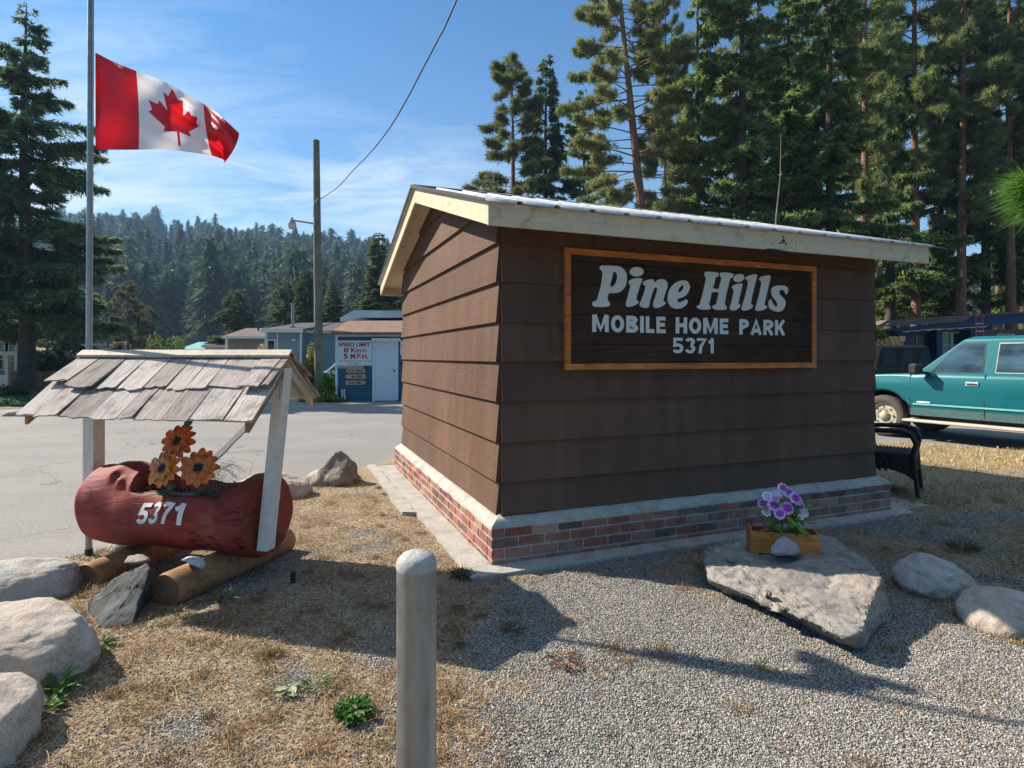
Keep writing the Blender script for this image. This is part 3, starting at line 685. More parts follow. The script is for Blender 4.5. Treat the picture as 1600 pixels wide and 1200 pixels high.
def glyph(ch, asp, t):
    """strokes in a box asp wide and 1 high, t stroke width"""
    h = t / 2; W_ = asp; S = []
    st = lambda *p: S.append((list(p), False))
    if ch == 'M': st((h * 1.1, 0), (h * 1.1, 1)); st((W_ - h * 1.1, 0), (W_ - h * 1.1, 1)); st((h * 1.3, 1), (W_ / 2, .16), (W_ - h * 1.3, 1))
    elif ch == 'O': S.append((arc(W_ / 2, .5, W_ / 2 - h, .5 - h, 0, 352, 32), True))
    elif ch == 'I': st((h, 0), (h, 1))
    elif ch == 'L': st((h, 1), (h, h), (W_, h))
    elif ch == 'E': st((W_, 1 - h), (h, 1 - h), (h, h), (W_, h)); st((t, .51), (W_ * .92, .51))
    elif ch == 'H': st((h, 0), (h, 1)); st((W_ - h, 0), (W_ - h, 1)); st((t, .51), (W_ - t, .51))
    elif ch == 'B': st((h, 0), (h, 1)); S.append(([(t * .9, 1 - h), (W_ * .5, 1 - h)] + arc(W_ * .5, .76 - h * .1, W_ * .45 - h, .24 - h * .9, 90, -90) + [(t * .9, .52)], False)); S.append(([(W_ * .45, .52)] + arc(W_ * .52, .26 + h * .1, W_ * .48 - h, .26 - h * .9, 90, -90) + [(t * .9, h)], False))
    elif ch in 'PR':
        st((h, 0), (h, 1)); S.append(([(t * .9, 1 - h), (W_ * .5, 1 - h)] + arc(W_ * .5, .71, W_ * .5 - h, .29 - h, 90, -90) + [(t * .9, .42)], False))
        if ch == 'R': st((W_ * .50, .42), (W_ - h * .9, 0))
    elif ch == 'A': st((h * .9, 0), (W_ / 2, 1 - h * .6), (W_ - h * .9, 0)); st((W_ * .27, .26), (W_ * .73, .26))
    elif ch == 'K': st((h, 0), (h, 1)); st((W_ - h, 1), (t * 1.0, .42)); st((W_ * .42, .58), (W_ - h, 0))
    elif ch == '7': st((0, 1 - h), (W_ - h * .7, 1 - h), (W_ * .42, .45), (W_ * .34, 0))
    elif ch == '1': st((W_ * .66, 0), (W_ * .66, 1)); st((W_ * .62, .84), (W_ * .1, .70))
    elif ch == '5': S.append(([(W_ * .94, 1 - h), (h * 1.4, 1 - h), (h * 1.1, .50)] + arc(W_ * .46, .32, W_ * .54 - h, .32 - h, 118, -152, 18), False))
    elif ch == '3': S.append((arc(W_ * .5, .75, W_ * .47 - h, .25 - h * .9, 165, -80, 14), False)); S.append((arc(W_ * .49, .29, W_ * .51 - h, .29 - h * .95, 85, -165, 16), False))
    return S
def block_text(mb, word, x0, x1, z0, z1, t=.23, gap=.13, widths=None, depth=.003, y=-.0268, to3=None, space=.5):
    """word of block capitals filling x0..x1, z0..z1"""
    wd = {'M': 1.0, 'O': .80, 'I': t, 'L': .55, 'E': .60, 'H': .74, 'B': .74, 'P': .70, 'A': .84, 'R': .76, 'K': .80, '5': .66, '3': .66, '7': .62, '1': .42}
    tot = sum(wd[c] for c in word) + gap * (len(word) - 1); H_ = z1 - z0; k = (x1 - x0) / tot; x = x0
    for ch in word:
        a = wd[ch]
        for j, (pts, cl) in enumerate(glyph(ch, a, t)):
            L_, R_ = ribbon(pts, t, cl, .12 if to3 else 0); n = len(L_); ring = L_ + R_; dz = depth + j * .00025
            V = [(x + px_ * k, z0 + pz_ * H_) for px_, pz_ in ring]; f3 = to3 or (lambda p, d: (p[0], y - d, p[1])); V3 = [f3(v, dz) for v in V]
            mb.mesh(V3, [(i, (i + 1) % n, n + (i + 1) % n, n + i) for i in range(n if cl else n - 1)])
        x += (a + gap) * k
def put_text(mb, s, x0, x1, z0, z1, bold=.02, y=-.0268, th=.003, slant=0.0, shear=0.0, track=None, c=(1, 1, 1), to3=None):
    V, Fs = text_mesh(s, bold)
    pts = [((x0 + (x1 - x0) * v[0]) + slant * v[1] * (z1 - z0), z0 + (z1 - z0) * v[1] + shear * v[0]) for v in V]
    to3 = to3 or (lambda p: (p[0], y - th, p[1])); V3 = [to3(p) for p in pts]
    out_ = []
    for f in Fs:
        A, B, C = (Vector(V3[f[i]]) for i in range(3)); out_.append(f)
    mb.mesh(V3, out_, c)
def sword(s, pxa, pya0, pya1, pxb, bold):
    a0 = sp(pxa, pya1); a1 = sp(pxa, pya0); b0 = sp(pxb, pya1); n = len(s); put_text(mb, s, a0[0], b0[0], a0[1], a1[1], bold)
mb = MB()
zb_, zt_ = sp(925, 518.6)[1], sp(925, 491)[1]
for s, a, b in (('MOBILE', 925.3, 1040.3), ('HOME', 1056, 1138.5), ('PARK', 1155.5, 1227.5)):
    mb = MB(); block_text(mb, s, sp(a, 520)[0], sp(b, 520)[0], zb_, zt_ - .002, .235, .12); mb.build('lettering', M_letter, sign)
mb = MB(); block_text(mb, '5371', sp(1051.5, 540)[0], sp(1116.5, 540)[0], sp(1055, 552)[1], sp(1055, 527.5)[1], .20, .10)
mb.build('lettering', M_letter, sign)

# ================================================================== LOG PLANTER WITH SHAKE ROOF
planter = thing('log_planter', 'red-painted hollowed log planter numbered 5371 under a weathered shake roof on white posts', 'planter', (-2.25, 3.95, 0))
PO = Vector((-2.25, 3.95, 0))
AX = Vector((-.967, .255, 0)).normalized()          # towards the left end
LR = Vector((-1.60, 3.80, .405)); LL = 1.37; NRM = Vector((-.255, -.967, 0)).normalized()   # towards the viewer
def logr(s, th):
    r = .270 + .006 * math.sin(3 * th + 4 * s) + .010 * mnoise.noise(Vector((s * 4, math.cos(th) * 1.3, math.sin(th) * 1.3))) * 2
    e = min(s, LL - s); 
    if e < .045: r *= 1 - (.14 if s > .5 else .07) * (1 - e / .045) ** 2
    for (ks, kt, kr, kh) in ((.17, .22, .040, .028), (.62, -.42, .026, .050), (1.18, -.55, .030, .05), (1.10, .95, .035, .035), (1.02, .80, .030, .028), (1.12, 1.5, .12, .04)):
        d2 = ((s - ks) / kr) ** 2 + ((th - kt) * .26 / kr) ** 2; r += kh * math.exp(-d2)
    return r
def logp(s, th, off=0.0):
    """s along the log from its right end, th angle from the front, up positive"""
    r = logr(s, th) + off; q = LR + AX * s + NRM * (r * math.cos(th)) + Vector((0, 0, r * math.sin(th)))
    return q
def zcut(s):
    # cut-out lip height (above axis)
    a = sstep(.02, .24, s); b = 1 - sstep(.90, .96, s); w = float(min(a, b)); return .31 - w * (.165) + .008 * math.sin(s * 21)
def make_log():
    NS, NT = 120, 96; V = []; Fs = []
    for i in range(NS + 1):
        s = LL * i / NS
        for k in range(NT):
            th = 2 * math.pi * k / NT; q = logp(s, th); zc = LR.z + zcut(s)
            if q.z > zc: q.z = zc - (.03 if abs(math.cos(th)) < .72 and zcut(s) < .16 else 0)
            V.append(q - PO)
    for i in range(NS):
        for k in range(NT): k2 = (k + 1) % NT; Fs.append((i * NT + k, (i + 1) * NT + k, (i + 1) * NT + k2, i * NT + k2))
    o = mesh_np('log', V, Fs, M_redlog, planter, sm=True)
    for (s, sg) in ((0, -1), (LL, 1)):
        mb = MB(); ring = [V[(0 if s == 0 else NS) * NT + k] for k in range(NT)]; c = sum(ring, Vector()) / NT + AX * sg * .004
        for k in range(NT): mb.poly([ring[k], ring[(k + 1) % NT], c] if sg > 0 else [ring[(k + 1) % NT], ring[k], c])
        mb.build('log_end', M_redlog, planter)
make_log()
# curled bark flap standing up at the left of the trough
V = []; Fs = []
for i in range(13):
    for j in range(7):
        s = .62 + .36 * i / 12; t = j / 6; q = LR + AX * s + NRM * (.10 - .16 * t - .05 * math.sin(i * .9)) + Vector((0, 0, .145 + .115 * (i / 12) ** .7 * math.sin(.5 + t * 2.0) + .018 * math.sin(i * 1.3 + t * 3))); V.append(q - PO)
for i in range(12):
    for j in range(6): a = i * 7 + j; Fs.append((a, a + 1, a + 8, a + 7))
o = mesh_np('bark_flap', V, Fs, M_redlog, planter, sm=True); md = o.modifiers.new('s', 'SOLIDIFY'); md.thickness = .022
# 5371 painted on the log
mb = MB()
def on(p, d):
    sa = .80 - (p[0] + .10 * p[1]) * .37; th = -.13 + .50 * p[1] + .03 * math.sin(p[0] * 3); q = logp(sa, th, .003 + d * .6); q.z = min(q.z, LR.z + zcut(sa) + .001); return q - PO
for ch, x0_, x1_, dz_ in (('5', 0.0, .24, -.04), ('3', .27, .46, .0), ('7', .51, .73, .03), ('1', .77, .98, .05)):
    block_text(mb, ch, x0_, x1_, dz_, 1 + dz_, .20, .1, to3=on)
mb.build('house_number', M_letterw, planter)
# soil and bark litter in the trough
V = []; Fs = []; N1, N2 = 40, 14
for i in range(N1 + 1):
    for j in range(N2 + 1):
        s = .12 + .83 * i / N1; w = (-1 + 2 * j / N2) * .19; q = LR + AX * s + NRM * w + Vector((0, 0, .080 + .035 * fbm(s * 3, w * 3, .4, 3) * 1.6 - .03 * abs(w / .19) ** 4)); V.append(q - PO)
for i in range(N1):
    for j in range(N2): a = i * (N2 + 1) + j; Fs.append((a, a + 1, a + N2 + 2, a + N2 + 1))
mesh_np('soil', V, Fs, M_soil, planter, sm=True)
mb = MB()
for i in range(70):
    s = rnd(.22, .90); w = rnd(-.17, .19); a = rnd(-.7, .7) if rnd() < .7 else rnd(-3, 3); l = rnd(.03, .16) * (1 if i > 8 else 1.6); c = LR + AX * s + NRM * w + Vector((0, 0, .125 + rnd(0, .02))) - PO; d = (AX * math.cos(a) + NRM * math.sin(a) * .6) * l / 2; t = Vector((0, 0, rnd(-.015, .025)))
    mb.tube([c - d - t, c + Vector((0, 0, .006)), c + d + t], [rnd(.003, .010), rnd(.006, .013), .003], 6, jit((1, 1, 1), .3))
mb.tube([LR + AX * .86 + NRM * .18 + Vector((0, 0, .125)) - PO, LR + AX * .66 + NRM * .185 + Vector((0, 0, .14)) - PO, LR + AX * .42 + NRM * .18 + Vector((0, 0, .15)) - PO], [.014, .017, .012], 8)
mb.build('bark_litter', M_twig, planter)
# posts
def post(name, top, bot, w=.088, d=.088):
    mb = MB(); top = Vector(top); bot = Vector(bot); a = AX * -1 * w / 2; b = NRM * d / 2; V = []
    for q in (bot, top): V += [q - a - b - PO, q + a - b - PO, q + a + b - PO, q - a + b - PO]
    mb.mesh(V, [(0, 3, 2, 1), (4, 5, 6, 7), (0, 1, 5, 4), (1, 2, 6, 5), (2, 3, 7, 6), (3, 0, 4, 7)]); return mb.build(name, M_post, planter, .003)
post('post', (-1.505, 3.80, 1.375), (-1.565, 3.66, .225), .075, .08)
post('post', (-3.02, 4.16, 1.36), (-3.02, 4.16, .30), .10, .09)
# roof: measured corners
RR = Vector((-1.47, 3.80, 1.45)); RL = Vector((-3.08, 4.16, 1.452)); ER = Vector((-1.435, 3.17, 1.095)); EL = Vector((-3.10, 3.63, 1.09)); BR = Vector((-1.46, 4.30, 1.148)); BL = Vector((-3.1, 4.66, 1.14))
def shakes(A, B, C, D, name):
    """A-B eave (left,right), D-C ridge (left,right)"""
    mb = MB(); n = ((B - A).cross(D - A)).normalized(); n = n if n.z > 0 else -n
    for course in range(2):
        v0 = -.035 if course == 0 else .40; v1 = .52 if course == 0 else .985; lift = .006 if course == 0 else .016; u = -.012
        while u < 1.0:
            w = rnd(.07, .15); u1 = min(u + w, 1.015)
            cc = jit([(.38, .34, .31), (.44, .40, .37), (.31, .275, .26), (.47, .44, .42), (.37, .31, .26)][int(rnd(0, 5))], .12)
            M_ = 4; rows = []
            hi = rnd(.004, .009); jag = [rnd(-.012, .012) for _ in range(M_ + 1)]; tw = rnd(-.008, .014)
            pt = lambda uu, vv, h: (A.lerp(B, uu)).lerp(D.lerp(C, uu), vv) + n * h - PO
            loff = rnd(-.045, .045) if course else rnd(-.02, .012); curl = .03 if (course == 1 and (u < .12 or u > .86)) else 0
            lo_t = []; lo_b = []; up_t = []; up_b = []
            for k in range(M_ + 1):
                uu = u + .0028 + (u1 - u - .0056) * k / M_; vv = v0 + loff + jag[k] * (1.8 if course else 1.2)
                lo_t.append(pt(uu, vv, lift + hi + curl + tw * k / M_)); lo_b.append(pt(uu, vv, lift - .002 + curl + tw * k / M_)); up_t.append(pt(uu, v1, lift * .4 + .008)); up_b.append(pt(uu, v1, .0))
            mid = lambda a, b, t, h: a.lerp(b, t) + n * h
            Vt = lo_t + [mid(a, b, .35, rnd(-.002, .003)) for a, b in zip(lo_t, up_t)] + up_t + lo_b + up_b; m1 = M_ + 1
            Fs = []
            for r_ in range(2):
                for k in range(M_): Fs.append((r_ * m1 + k, r_ * m1 + k + 1, (r_ + 1) * m1 + k + 1, (r_ + 1) * m1 + k))
            for k in range(M_): Fs.append((3 * m1 + k, 3 * m1 + k + 1, k + 1, k)); Fs.append((4 * m1 + k, 4 * m1 + k + 1, 3 * m1 + k + 1, 3 * m1 + k))
            Fs.append((3 * m1, 0, m1, 2 * m1, 4 * m1)); Fs.append((3 * m1 + M_, 4 * m1 + M_, 2 * m1 + M_, m1 + M_, M_))
            mb.mesh(Vt, Fs, cc); u = u1
    return mb.build(name, M_shake, planter)
shakes(EL, ER, RR, RL, 'front_shakes'); shakes(BL, BR, RR, RL, 'back_shakes')
def slab(A, B, C, D, t0, t1, name, mat):
    mb = MB(); n = ((B - A).cross(D - A)).normalized(); n = n if n.z > 0 else -n
    V = [p - PO + n * t0 for p in (A, B, C, D)] + [p - PO + n * t1 for p in (A, B, C, D)]
    mb.mesh(V, [(0, 3, 2, 1), (4, 5, 6, 7), (0, 1, 5, 4), (1, 2, 6, 5), (2, 3, 7, 6), (3, 0, 4, 7)]); return mb.build(name, mat, planter)
def inset(a, b, t): return a.lerp(b, t)
slab(EL, ER, RR, RL, -.014, -.003, 'roof_board', M_trim); slab(BL, BR, RR, RL, -.014, -.003, 'roof_board', M_trim)
# ridge boards
mb = MB()
for e, s in ((ER - RR, 1), (BR - RR, -1)):
    d = e.normalized() * .075; nn = Vector((0, 0, 1)); V = []
    a, b = RL - AX * -.03 + Vector((0, 0, .030)) - PO, RR + AX * -.02 + Vector((0, 0, .030)) - PO
    for q in (a, b): V += [q, q + d, q + d + nn * .016, q + nn * .016 + d * .0]
    mb.mesh(V, [(0, 1, 2, 3), (4, 7, 6, 5), (0, 4, 5, 1), (1, 5, 6, 2), (2, 6, 7, 3), (3, 7, 4, 0)])
mb.build('ridge_board', paint('ridge_board_paint', (.40, .345, .27), .8, .2, .35), planter)
# gable rafters and panel at both ends
M_rafter = wood('rafter_wood', (.30, .19, .10), .85, (10, 10, 10))
for (rr, ee, bb, sg) in ((RR, ER, BR, -1), (RL, EL, BL, 1)):
    off = AX * (-sg) * -.0
    for e in (ee, bb):
        mb = MB(); d = (e - rr); up = Vector((0, 0, -.075)); q0 = rr + Vector((0, 0, -.02)) + AX * sg * -.02 - PO; q1 = q0 + d * .97
        mb.prism([q0, q1, q1 + up * .8, q0 + up], AX * sg * -.03); mb.build('rafter', M_rafter if e is ee else M_trim, planter)
    mb = MB(); q0 = rr + Vector((0, 0, -.05)) + AX * sg * -.055 - PO; mb.prism([q0, q0 + (ee - rr) * .62, q0 + (bb - rr) * .80], AX * sg * -.02); mb.build('gable_panel', M_trim, planter)
# ================================================================== METAL FLOWERS
def petal(mb, c, X_, Y_, N_, ang, L, Wd, col, cup=.0, n=6):
    d = X_ * math.cos(ang) + Y_ * math.sin(ang); s = N_.cross(d); V = []
    for i in range(n + 1):
        t = i / n; w = Wd * (math.sin(math.pi * min(1, (.10 + .86 * t)) ** 1.45)) ** .75 * .5 + .0008; p = c + d * L * (.15 + .85 * t) + N_ * (cup * math.sin(t * 2.4) - .012 * t * t)
        V += [p - s * w + N_ * .004, p, p + s * w + N_ * .004]
    for i in range(n):
        q_ = i / n; k = 1.15 - .75 * abs(q_ - .45) ** 1.3; cc = (col[0] * k, col[1] * (1.9 - 1.5 * q_) * k, col[2])
        for j in (0, 1): q = 3 * i + j; mb.poly([V[q], V[q + 1], V[q + 4], V[q + 3]], cc)
def leaf(mb, c, d, up, L, Wd, col):
    d = d.normalized(); s = d.cross(up).normalized(); pr = None; n = 6
    for i in range(n + 1):
        t = i / n; w = Wd * math.sin(math.pi * (t * .93 + .05)) * .5; p = c + d * L * t - up * L * .25 * t * t; row = [p - s * w + up * .004, p, p + s * w + up * .004]
        if pr: mb.poly([pr[0], pr[1], row[1], row[0]], col); mb.poly([pr[1], pr[2], row[2], row[1]], col)
        pr = row
fl_spec = [(279, 690, 3.80, 30, 'highest of the three orange metal sunflowers in the red log planter'), (256, 732, 3.72, 30, 'left metal sunflower with a bluish centre in the red log planter'), (311, 731, 3.70, 31, 'right metal sunflower with a black centre in the red log planter')]
for i, (px, py, Yd, rpx, lab) in enumerate(fl_spec):
    c = P(px, py, Yd); base = Vector((c.x + (.05 if i == 0 else .0), 3.78, .50)); t = thing('metal_sunflower', lab, 'flower', base, 0, 'metal sunflowers in the log planter')
    r = rpx / F * Yd; nrm = [Vector((-.15, -.86, .5)), Vector((-.25, -.9, .35)), Vector((.15, -.93, .33))][i].normalized(); X_ = nrm.cross(Vector((0, 0, 1))).normalized(); Y_ = nrm.cross(X_); cl = c - base
    mb = MB(); hc = [(.55, .10, .015), (.66, .20, .02), (.62, .16, .015)][i]
    for k in range(12): petal(mb, cl, X_, Y_, nrm, 2 * math.pi * k / 12 + rnd(-.06, .06), r * rnd(.92, 1.06), r * .42, jit(hc, .25), .012 + rnd(-.012, .012))
    for k in range(8): petal(mb, cl + nrm * .010, X_, Y_, nrm, 2 * math.pi * (k + .5) / 8, r * .70, r * .36, jit((hc[0] * .8, hc[1] * .7, .02), .15), .014)
    o = mb.build('petals', M_metal_leaf, t)
    md = o.modifiers.new('s', 'SOLIDIFY'); md.thickness = .0012
    mb = MB(); 
    for k in range(60):
        a = rnd(0, 6.28); q = r * .34 * math.sqrt(rnd()); p = cl + nrm * (.016 + .010 * (1 - q / (r * .34))) + X_ * q * math.cos(a) + Y_ * q * math.sin(a); rr_ = .0045
        mb.mesh([p + X_ * rr_, p + Y_ * rr_, p - X_ * rr_, p - Y_ * rr_, p + nrm * rr_ * 1.6], [(0, 1, 4), (1, 2, 4), (2, 3, 4), (3, 0, 4)], (.03, .03, .05) if i != 1 else (.05, .06, .14))
    mb.tube([cl + nrm * .004, cl + nrm * .018], r * .34, 14, (.02, .015, .015)); mb.build('flower_centre', M_metal_leaf, t)
    mb = MB(); back = cl - nrm * .01; mb.tube([Vector((0, 0, 0)), Vector((back.x * .3, .0, back.z * .5)), Vector((back.x * .9, back.y + .03, back.z * .9)), back], .0035, 6, (.03, .08, .03)); mb.build('stem', M_metal_leaf, t)
    mb = MB(); G1 = (.02, .14, .07)
    if i == 0: 
        for a in (-.5, 0, .6): leaf(mb, cl + Vector((.05, .02, r * .75)), Vector((a, .1, 1)), nrm, .055, .03, G1)
    else:
        for a, h in ((-.9, .25), (.9, .42)): leaf(mb, Vector((0, -.02, h * cl.z)), Vector((a, -.4, .25)), Vector((0, -.5, .8)), .075, .055, G1)
    mb.build('leaf', M_metal_leaf, t)
# wiry dry stems curling out of the planter
t = thing('dry_wiry_plant', 'thin dead wiry stems curling up beside the metal sunflowers', 'plant', (-2.05, 3.75, .52)); mb = MB()
for k in range(40):
    a = rnd(-.4, 3.4) if k % 2 else rnd(-.5, .6); l = rnd(.10, .30); d = Vector((math.cos(a), rnd(-.4, .4), 0)); pts = [Vector((rnd(-.05, .12), 0, 0)) + d * l * q + Vector((0, 0, l * (.9 * math.sin(q * 2.4)))) for q in (0, .3, .6, .85, 1.05)]; mb.tube(pts, [.0016, .0013, .0011, .0009, .0007], 4, (.8, .7, .6))
o = mb.build('stems', M_twig, t)

# ================================================================== SKID LOGS, STONES
def round_log(name, label, a, b, r, group=None):
    t = thing(name, label, 'log', a, 0, group); a = Vector(a); b = Vector(b); d = (b - a).normalized(); X_ = d.cross(Vector((0, 0, 1))).normalized(); Z_ = X_.cross(d); NS, NT = 40, 36; V = []; Fs = []; L = (b - a).length
    for i in range(NS + 1):
        s = i / NS
        for k in range(NT):
            th = 2 * math.pi * k / NT; rr = r * (1 + .05 * mnoise.noise(Vector((s * 4 + a.x * 9, math.cos(th), math.sin(th)))) + .02 * math.cos(3 * th)) * (.93 if i in (0, NS) else 1); V.append(d * L * s + X_ * rr * math.cos(th) + Z_ * rr * math.sin(th))
    for i in range(NS):
        for k in range(NT): k2 = (k + 1) % NT; Fs.append((i * NT + k, i * NT + k2, (i + 1) * NT + k2, (i + 1) * NT + k))
    mesh_np('log', V, Fs, M_logwood, t, sm=True); mb = MB()
    mb.poly([V[k] for k in range(NT)][::-1]); mb.build('log_end', M_logend, t); mb = MB(); mb.poly([V[NS * NT + k] for k in range(NT)]); mb.build('log_end', M_logend, t)
round_log('support_log', 'brown peeled log under the right side of the red planter, cut end facing the viewer', (-2.02, 3.36, .075), (-1.72, 4.35, .065), .108, 'support logs under the red planter')
round_log('support_log', 'brown peeled log under the left side of the red planter, partly behind the dark rock', (-2.72, 3.68, .02), (-2.50, 4.6, .03), .105, 'support logs under the red planter')

def rock(name, label, pts, mat, amp=.03, cuts=4, sm=True, seed=0, group=None, cat='rock', fine=.006, parent_loc=None, freq=3.0, bevel=.0, ridge=0):
    pts = [Vector(p) for p in pts]; c = sum(pts, Vector()) / len(pts); c.z = min(p.z for p in pts)
    b = bmesh.new(); [b.verts.new(p - c) for p in pts]; r_ = bmesh.ops.convex_hull(b, input=b.verts[:]); bmesh.ops.delete(b, geom=[v for v in b.verts if not v.link_faces], context='VERTS')
    if bevel: bmesh.ops.bevel(b, geom=b.edges[:], offset=bevel, segments=2, affect='EDGES', clamp_overlap=True, profile=.6)
    bmesh.ops.triangulate(b, faces=b.faces[:])
    for _ in range(9):
        es = [e for e in b.edges if e.calc_length() > .09 * (1.0 if cuts > 3 else 1.6)]
        if not es: break
        bmesh.ops.subdivide_edges(b, edges=es, cuts=1); bmesh.ops.triangulate(b, faces=[f for f in b.faces if len(f.verts) > 3])
    bmesh.ops.smooth_vert(b, verts=b.verts[:], factor=.5, use_axis_x=True, use_axis_y=True, use_axis_z=True)
    bmesh.ops.subdivide_edges(b, edges=b.edges[:], cuts=2 if cuts > 3 else 1, use_grid_fill=True); b.normal_update()
    so_ = Vector((seed * 7.1, seed * 3.3, seed))
    for v in b.verts:
        p = v.co + so_; d = amp * mnoise.fractal(p * freq, .9, 2.1, 3) + fine * mnoise.fractal(p * freq * 7, .8, 2.1, 3); 
        if ridge: q2 = p * 1.0; w_ = mnoise.noise(Vector((p.x * 3 + p.y * 1.5, p.y * 5.5 - p.x * 1.2, p.z * 5))); w2 = mnoise.noise(Vector((p.x * 7, p.y * 13, p.z * 9))); d -= ridge * math.exp(-(w_ / .035) ** 2) + ridge * .5 * math.exp(-(w2 / .05) ** 2); d += ridge * .9 * (math.floor(w_ * 6) / 6)
        v.co += v.normal * d
    me = bpy.data.meshes.new(name); b.to_mesh(me); b.free()
    if sm: smooth(me)
    o = link(name, me, mat); o.location = c; return tag(o, label, cat, group)
def boulder(name, label, c, rad, mat, seed=0, rot=0, flat=.55, group=None, cat='boulder', amp=.10):
    """rounded boulder: rounded superellipsoid with shallow facets; rad = half sizes"""
    b = bmesh.new(); bmesh.ops.create_icosphere(b, subdivisions=6, radius=1); rs = np.random.default_rng(seed + 50); pl = [(Vector(rs.normal(size=3)).normalized(), rs.uniform(.70, .93)) for _ in range(9)]
    for v in b.verts:
        p = v.co.copy(); q = Vector([math.copysign(abs(t) ** .86, t) for t in p])
        for n_, h in pl:
            e = q.dot(n_) - h
            if e > 0: q -= n_ * e * .42
        q *= 1 + amp * mnoise.fractal(p * 1.1 + Vector((seed, 0, 0)), .8, 2, 3); q *= 1 + .012 * mnoise.fractal(p * 9 + Vector((seed, 0, 0)), .8, 2, 4); v.co = Vector((q.x * rad[0], q.y * rad[1], q.z * rad[2]))
    me = bpy.data.meshes.new(name); b.to_mesh(me); b.free(); smooth(me); o = link(name, me, mat); o.location = c; o.rotation_euler = (rs.uniform(-.12, .12), rs.uniform(-.12, .12), rot); return tag(o, label, cat, group)
GB = 'boulders along the road edge beside the red planter'
boulder('boulder', 'rounded grey boulder behind and farther than the larger pair at the left edge', (-3.06, 3.54, .0), (.37, .24, .185), M_rock, 1, .15, group=GB)
boulder('boulder', 'largest rounded grey boulder at the left edge, brown stains low on its side', (-2.33, 2.69, .06), (.39, .28, .225), M_rockw, 2, -.2, group=GB)
boulder('boulder', 'cracked rounded boulder in the bottom left corner of the photo', (-2.12, 2.12, .01), (.32, .26, .21), M_rockw, 8, .1, group=GB)
boulder('boulder', 'pale rounded boulder lying on its side behind the right post of the red planter', (-2.52, 6.02, .03), (.40, .22, .20), M_rockw, 4, .1, group=GB)
rock('angular_rock', 'brown pointed angular rock at the road edge left of the kiosk', [(-2.282, 6.420, -0.0475), (-1.790, 6.460, -0.0475), (-1.741, 6.780, -0.0475), (-2.266, 6.900, -0.0475), (-2.217, 6.524, 0.1235), (-2.036, 6.580, 0.38), (-1.938, 6.620, 0.3895), (-1.823, 6.540, 0.2375), (-1.774, 6.660, 0.19), (-2.102, 6.780, 0.285), (-1.872, 6.412, 0.076)], rockm('brown_rock', (.24, .20, .17), 2.2, .35, .5), .05, seed=3)
rock('buried_rock', 'low flat rock half sunk between the pale boulder and the angular rock', [(-2.45, 6.5, -.05), (-1.95, 6.6, -.05), (-1.9, 7.0, -.05), (-2.5, 7.0, -.05), (-2.35, 6.6, .10), (-2.0, 6.65, .12), (-2.1, 6.9, .14), (-2.4, 6.9, .08)], M_rockw, .03, seed=6)
DR = lambda px, py, Y_: P(px, py, Y_)
rock('slate_rock', 'dark grey-green angular rock leaning on the support log left of the planter', [DR(134, 952, 3.28), DR(150, 988, 3.06), DR(205, 980, 3.08), DR(224, 930, 3.25), DR(234, 888, 3.36), DR(228, 880, 3.42), DR(170, 908, 3.50), DR(140, 935, 3.46), DR(180, 900, 3.60), (-2.2, 3.62, 0), (-2.4, 3.60, 0), DR(150, 975, 3.15)], M_dark, .018, seed=5, fine=.006, bevel=.004, ridge=.010)
rock('flat_stone', 'thin grey flat stone wedged under the left part of the red planter', [DR(186, 882, 3.62), DR(196, 868, 3.66), DR(222, 864, 3.66), DR(242, 876, 3.6), DR(218, 880, 3.52), DR(200, 870, 3.85), DR(230, 868, 3.85), DR(240, 882, 3.7)], M_slab, .006, 3, seed=9)
rock('flat_stone', 'pale whitish stone lying on the right support log under the red planter', [DR(272, 874, 3.40), DR(290, 869, 3.45), DR(318, 868, 3.45), DR(327, 882, 3.42), DR(318, 892, 3.38), DR(300, 886, 3.36), DR(290, 872, 3.62), DR(320, 872, 3.62), DR(322, 890, 3.5)], M_white, .008, 3, seed=10)
boulder('small_boulder', 'small pale boulder showing beneath the left end of the red planter', (-2.86, 4.35, -.01), (.16, .13, .12), M_rockw, 13, .3)
# big slab in front of the kiosk
def pz(px, py, z): return G(px, py, z)
rock('slab_boulder', 'large flat jagged grey slab boulder carrying the flower box in front of the kiosk', [pz(1100, 852, .20), pz(1175, 838, .21), pz(1290, 836, .21), pz(1352, 868, .21), pz(1376, 905, .20), pz(1347, 988, .13), pz(1322, 997, .115), pz(1236, 962, .10), pz(1170, 930, .10), pz(1108, 904, .11), pz(1098, 880, .16),
    pz(1110, 918, -.02), pz(1236, 972, -.05), pz(1300, 1000, -.05), pz(1344, 1020, -.05), pz(1392, 972, -.05), pz(1394, 950, .02), pz(1372, 900, -.05), pz(1280, 850, -.05), pz(1150, 860, -.05)], M_slab, .022, seed=12, freq=3.4, fine=.009, bevel=.012, ridge=.020)
boulder('granite_rock', 'speckled light grey boulder right of the slab, lying in the shade', (2.62, 3.58, .055), (.225, .19, .155), M_rock, 22, .3)
boulder('granite_rock', 'tan ribbed boulder nearest the right edge of the photo', (2.68, 3.10, .035), (.235, .17, .145), M_rockw, 23, -.35)
rock('small_stone', 'small sparkly grey stone in front of the wooden flower box', [P(1199, 866, 3.50), P(1203, 850, 3.55), P(1215, 838, 3.58), P(1228, 835, 3.6), P(1243, 842, 3.58), P(1256, 866, 3.52), P(1240, 871, 3.48), P(1215, 868, 3.46), P(1204, 862, 3.7), P(1250, 862, 3.7), P(1228, 840, 3.68)], rockm('sparkly_stone', (.36, .35, .37), 5, .7, .3), .010, 3, seed=14, fine=.006)
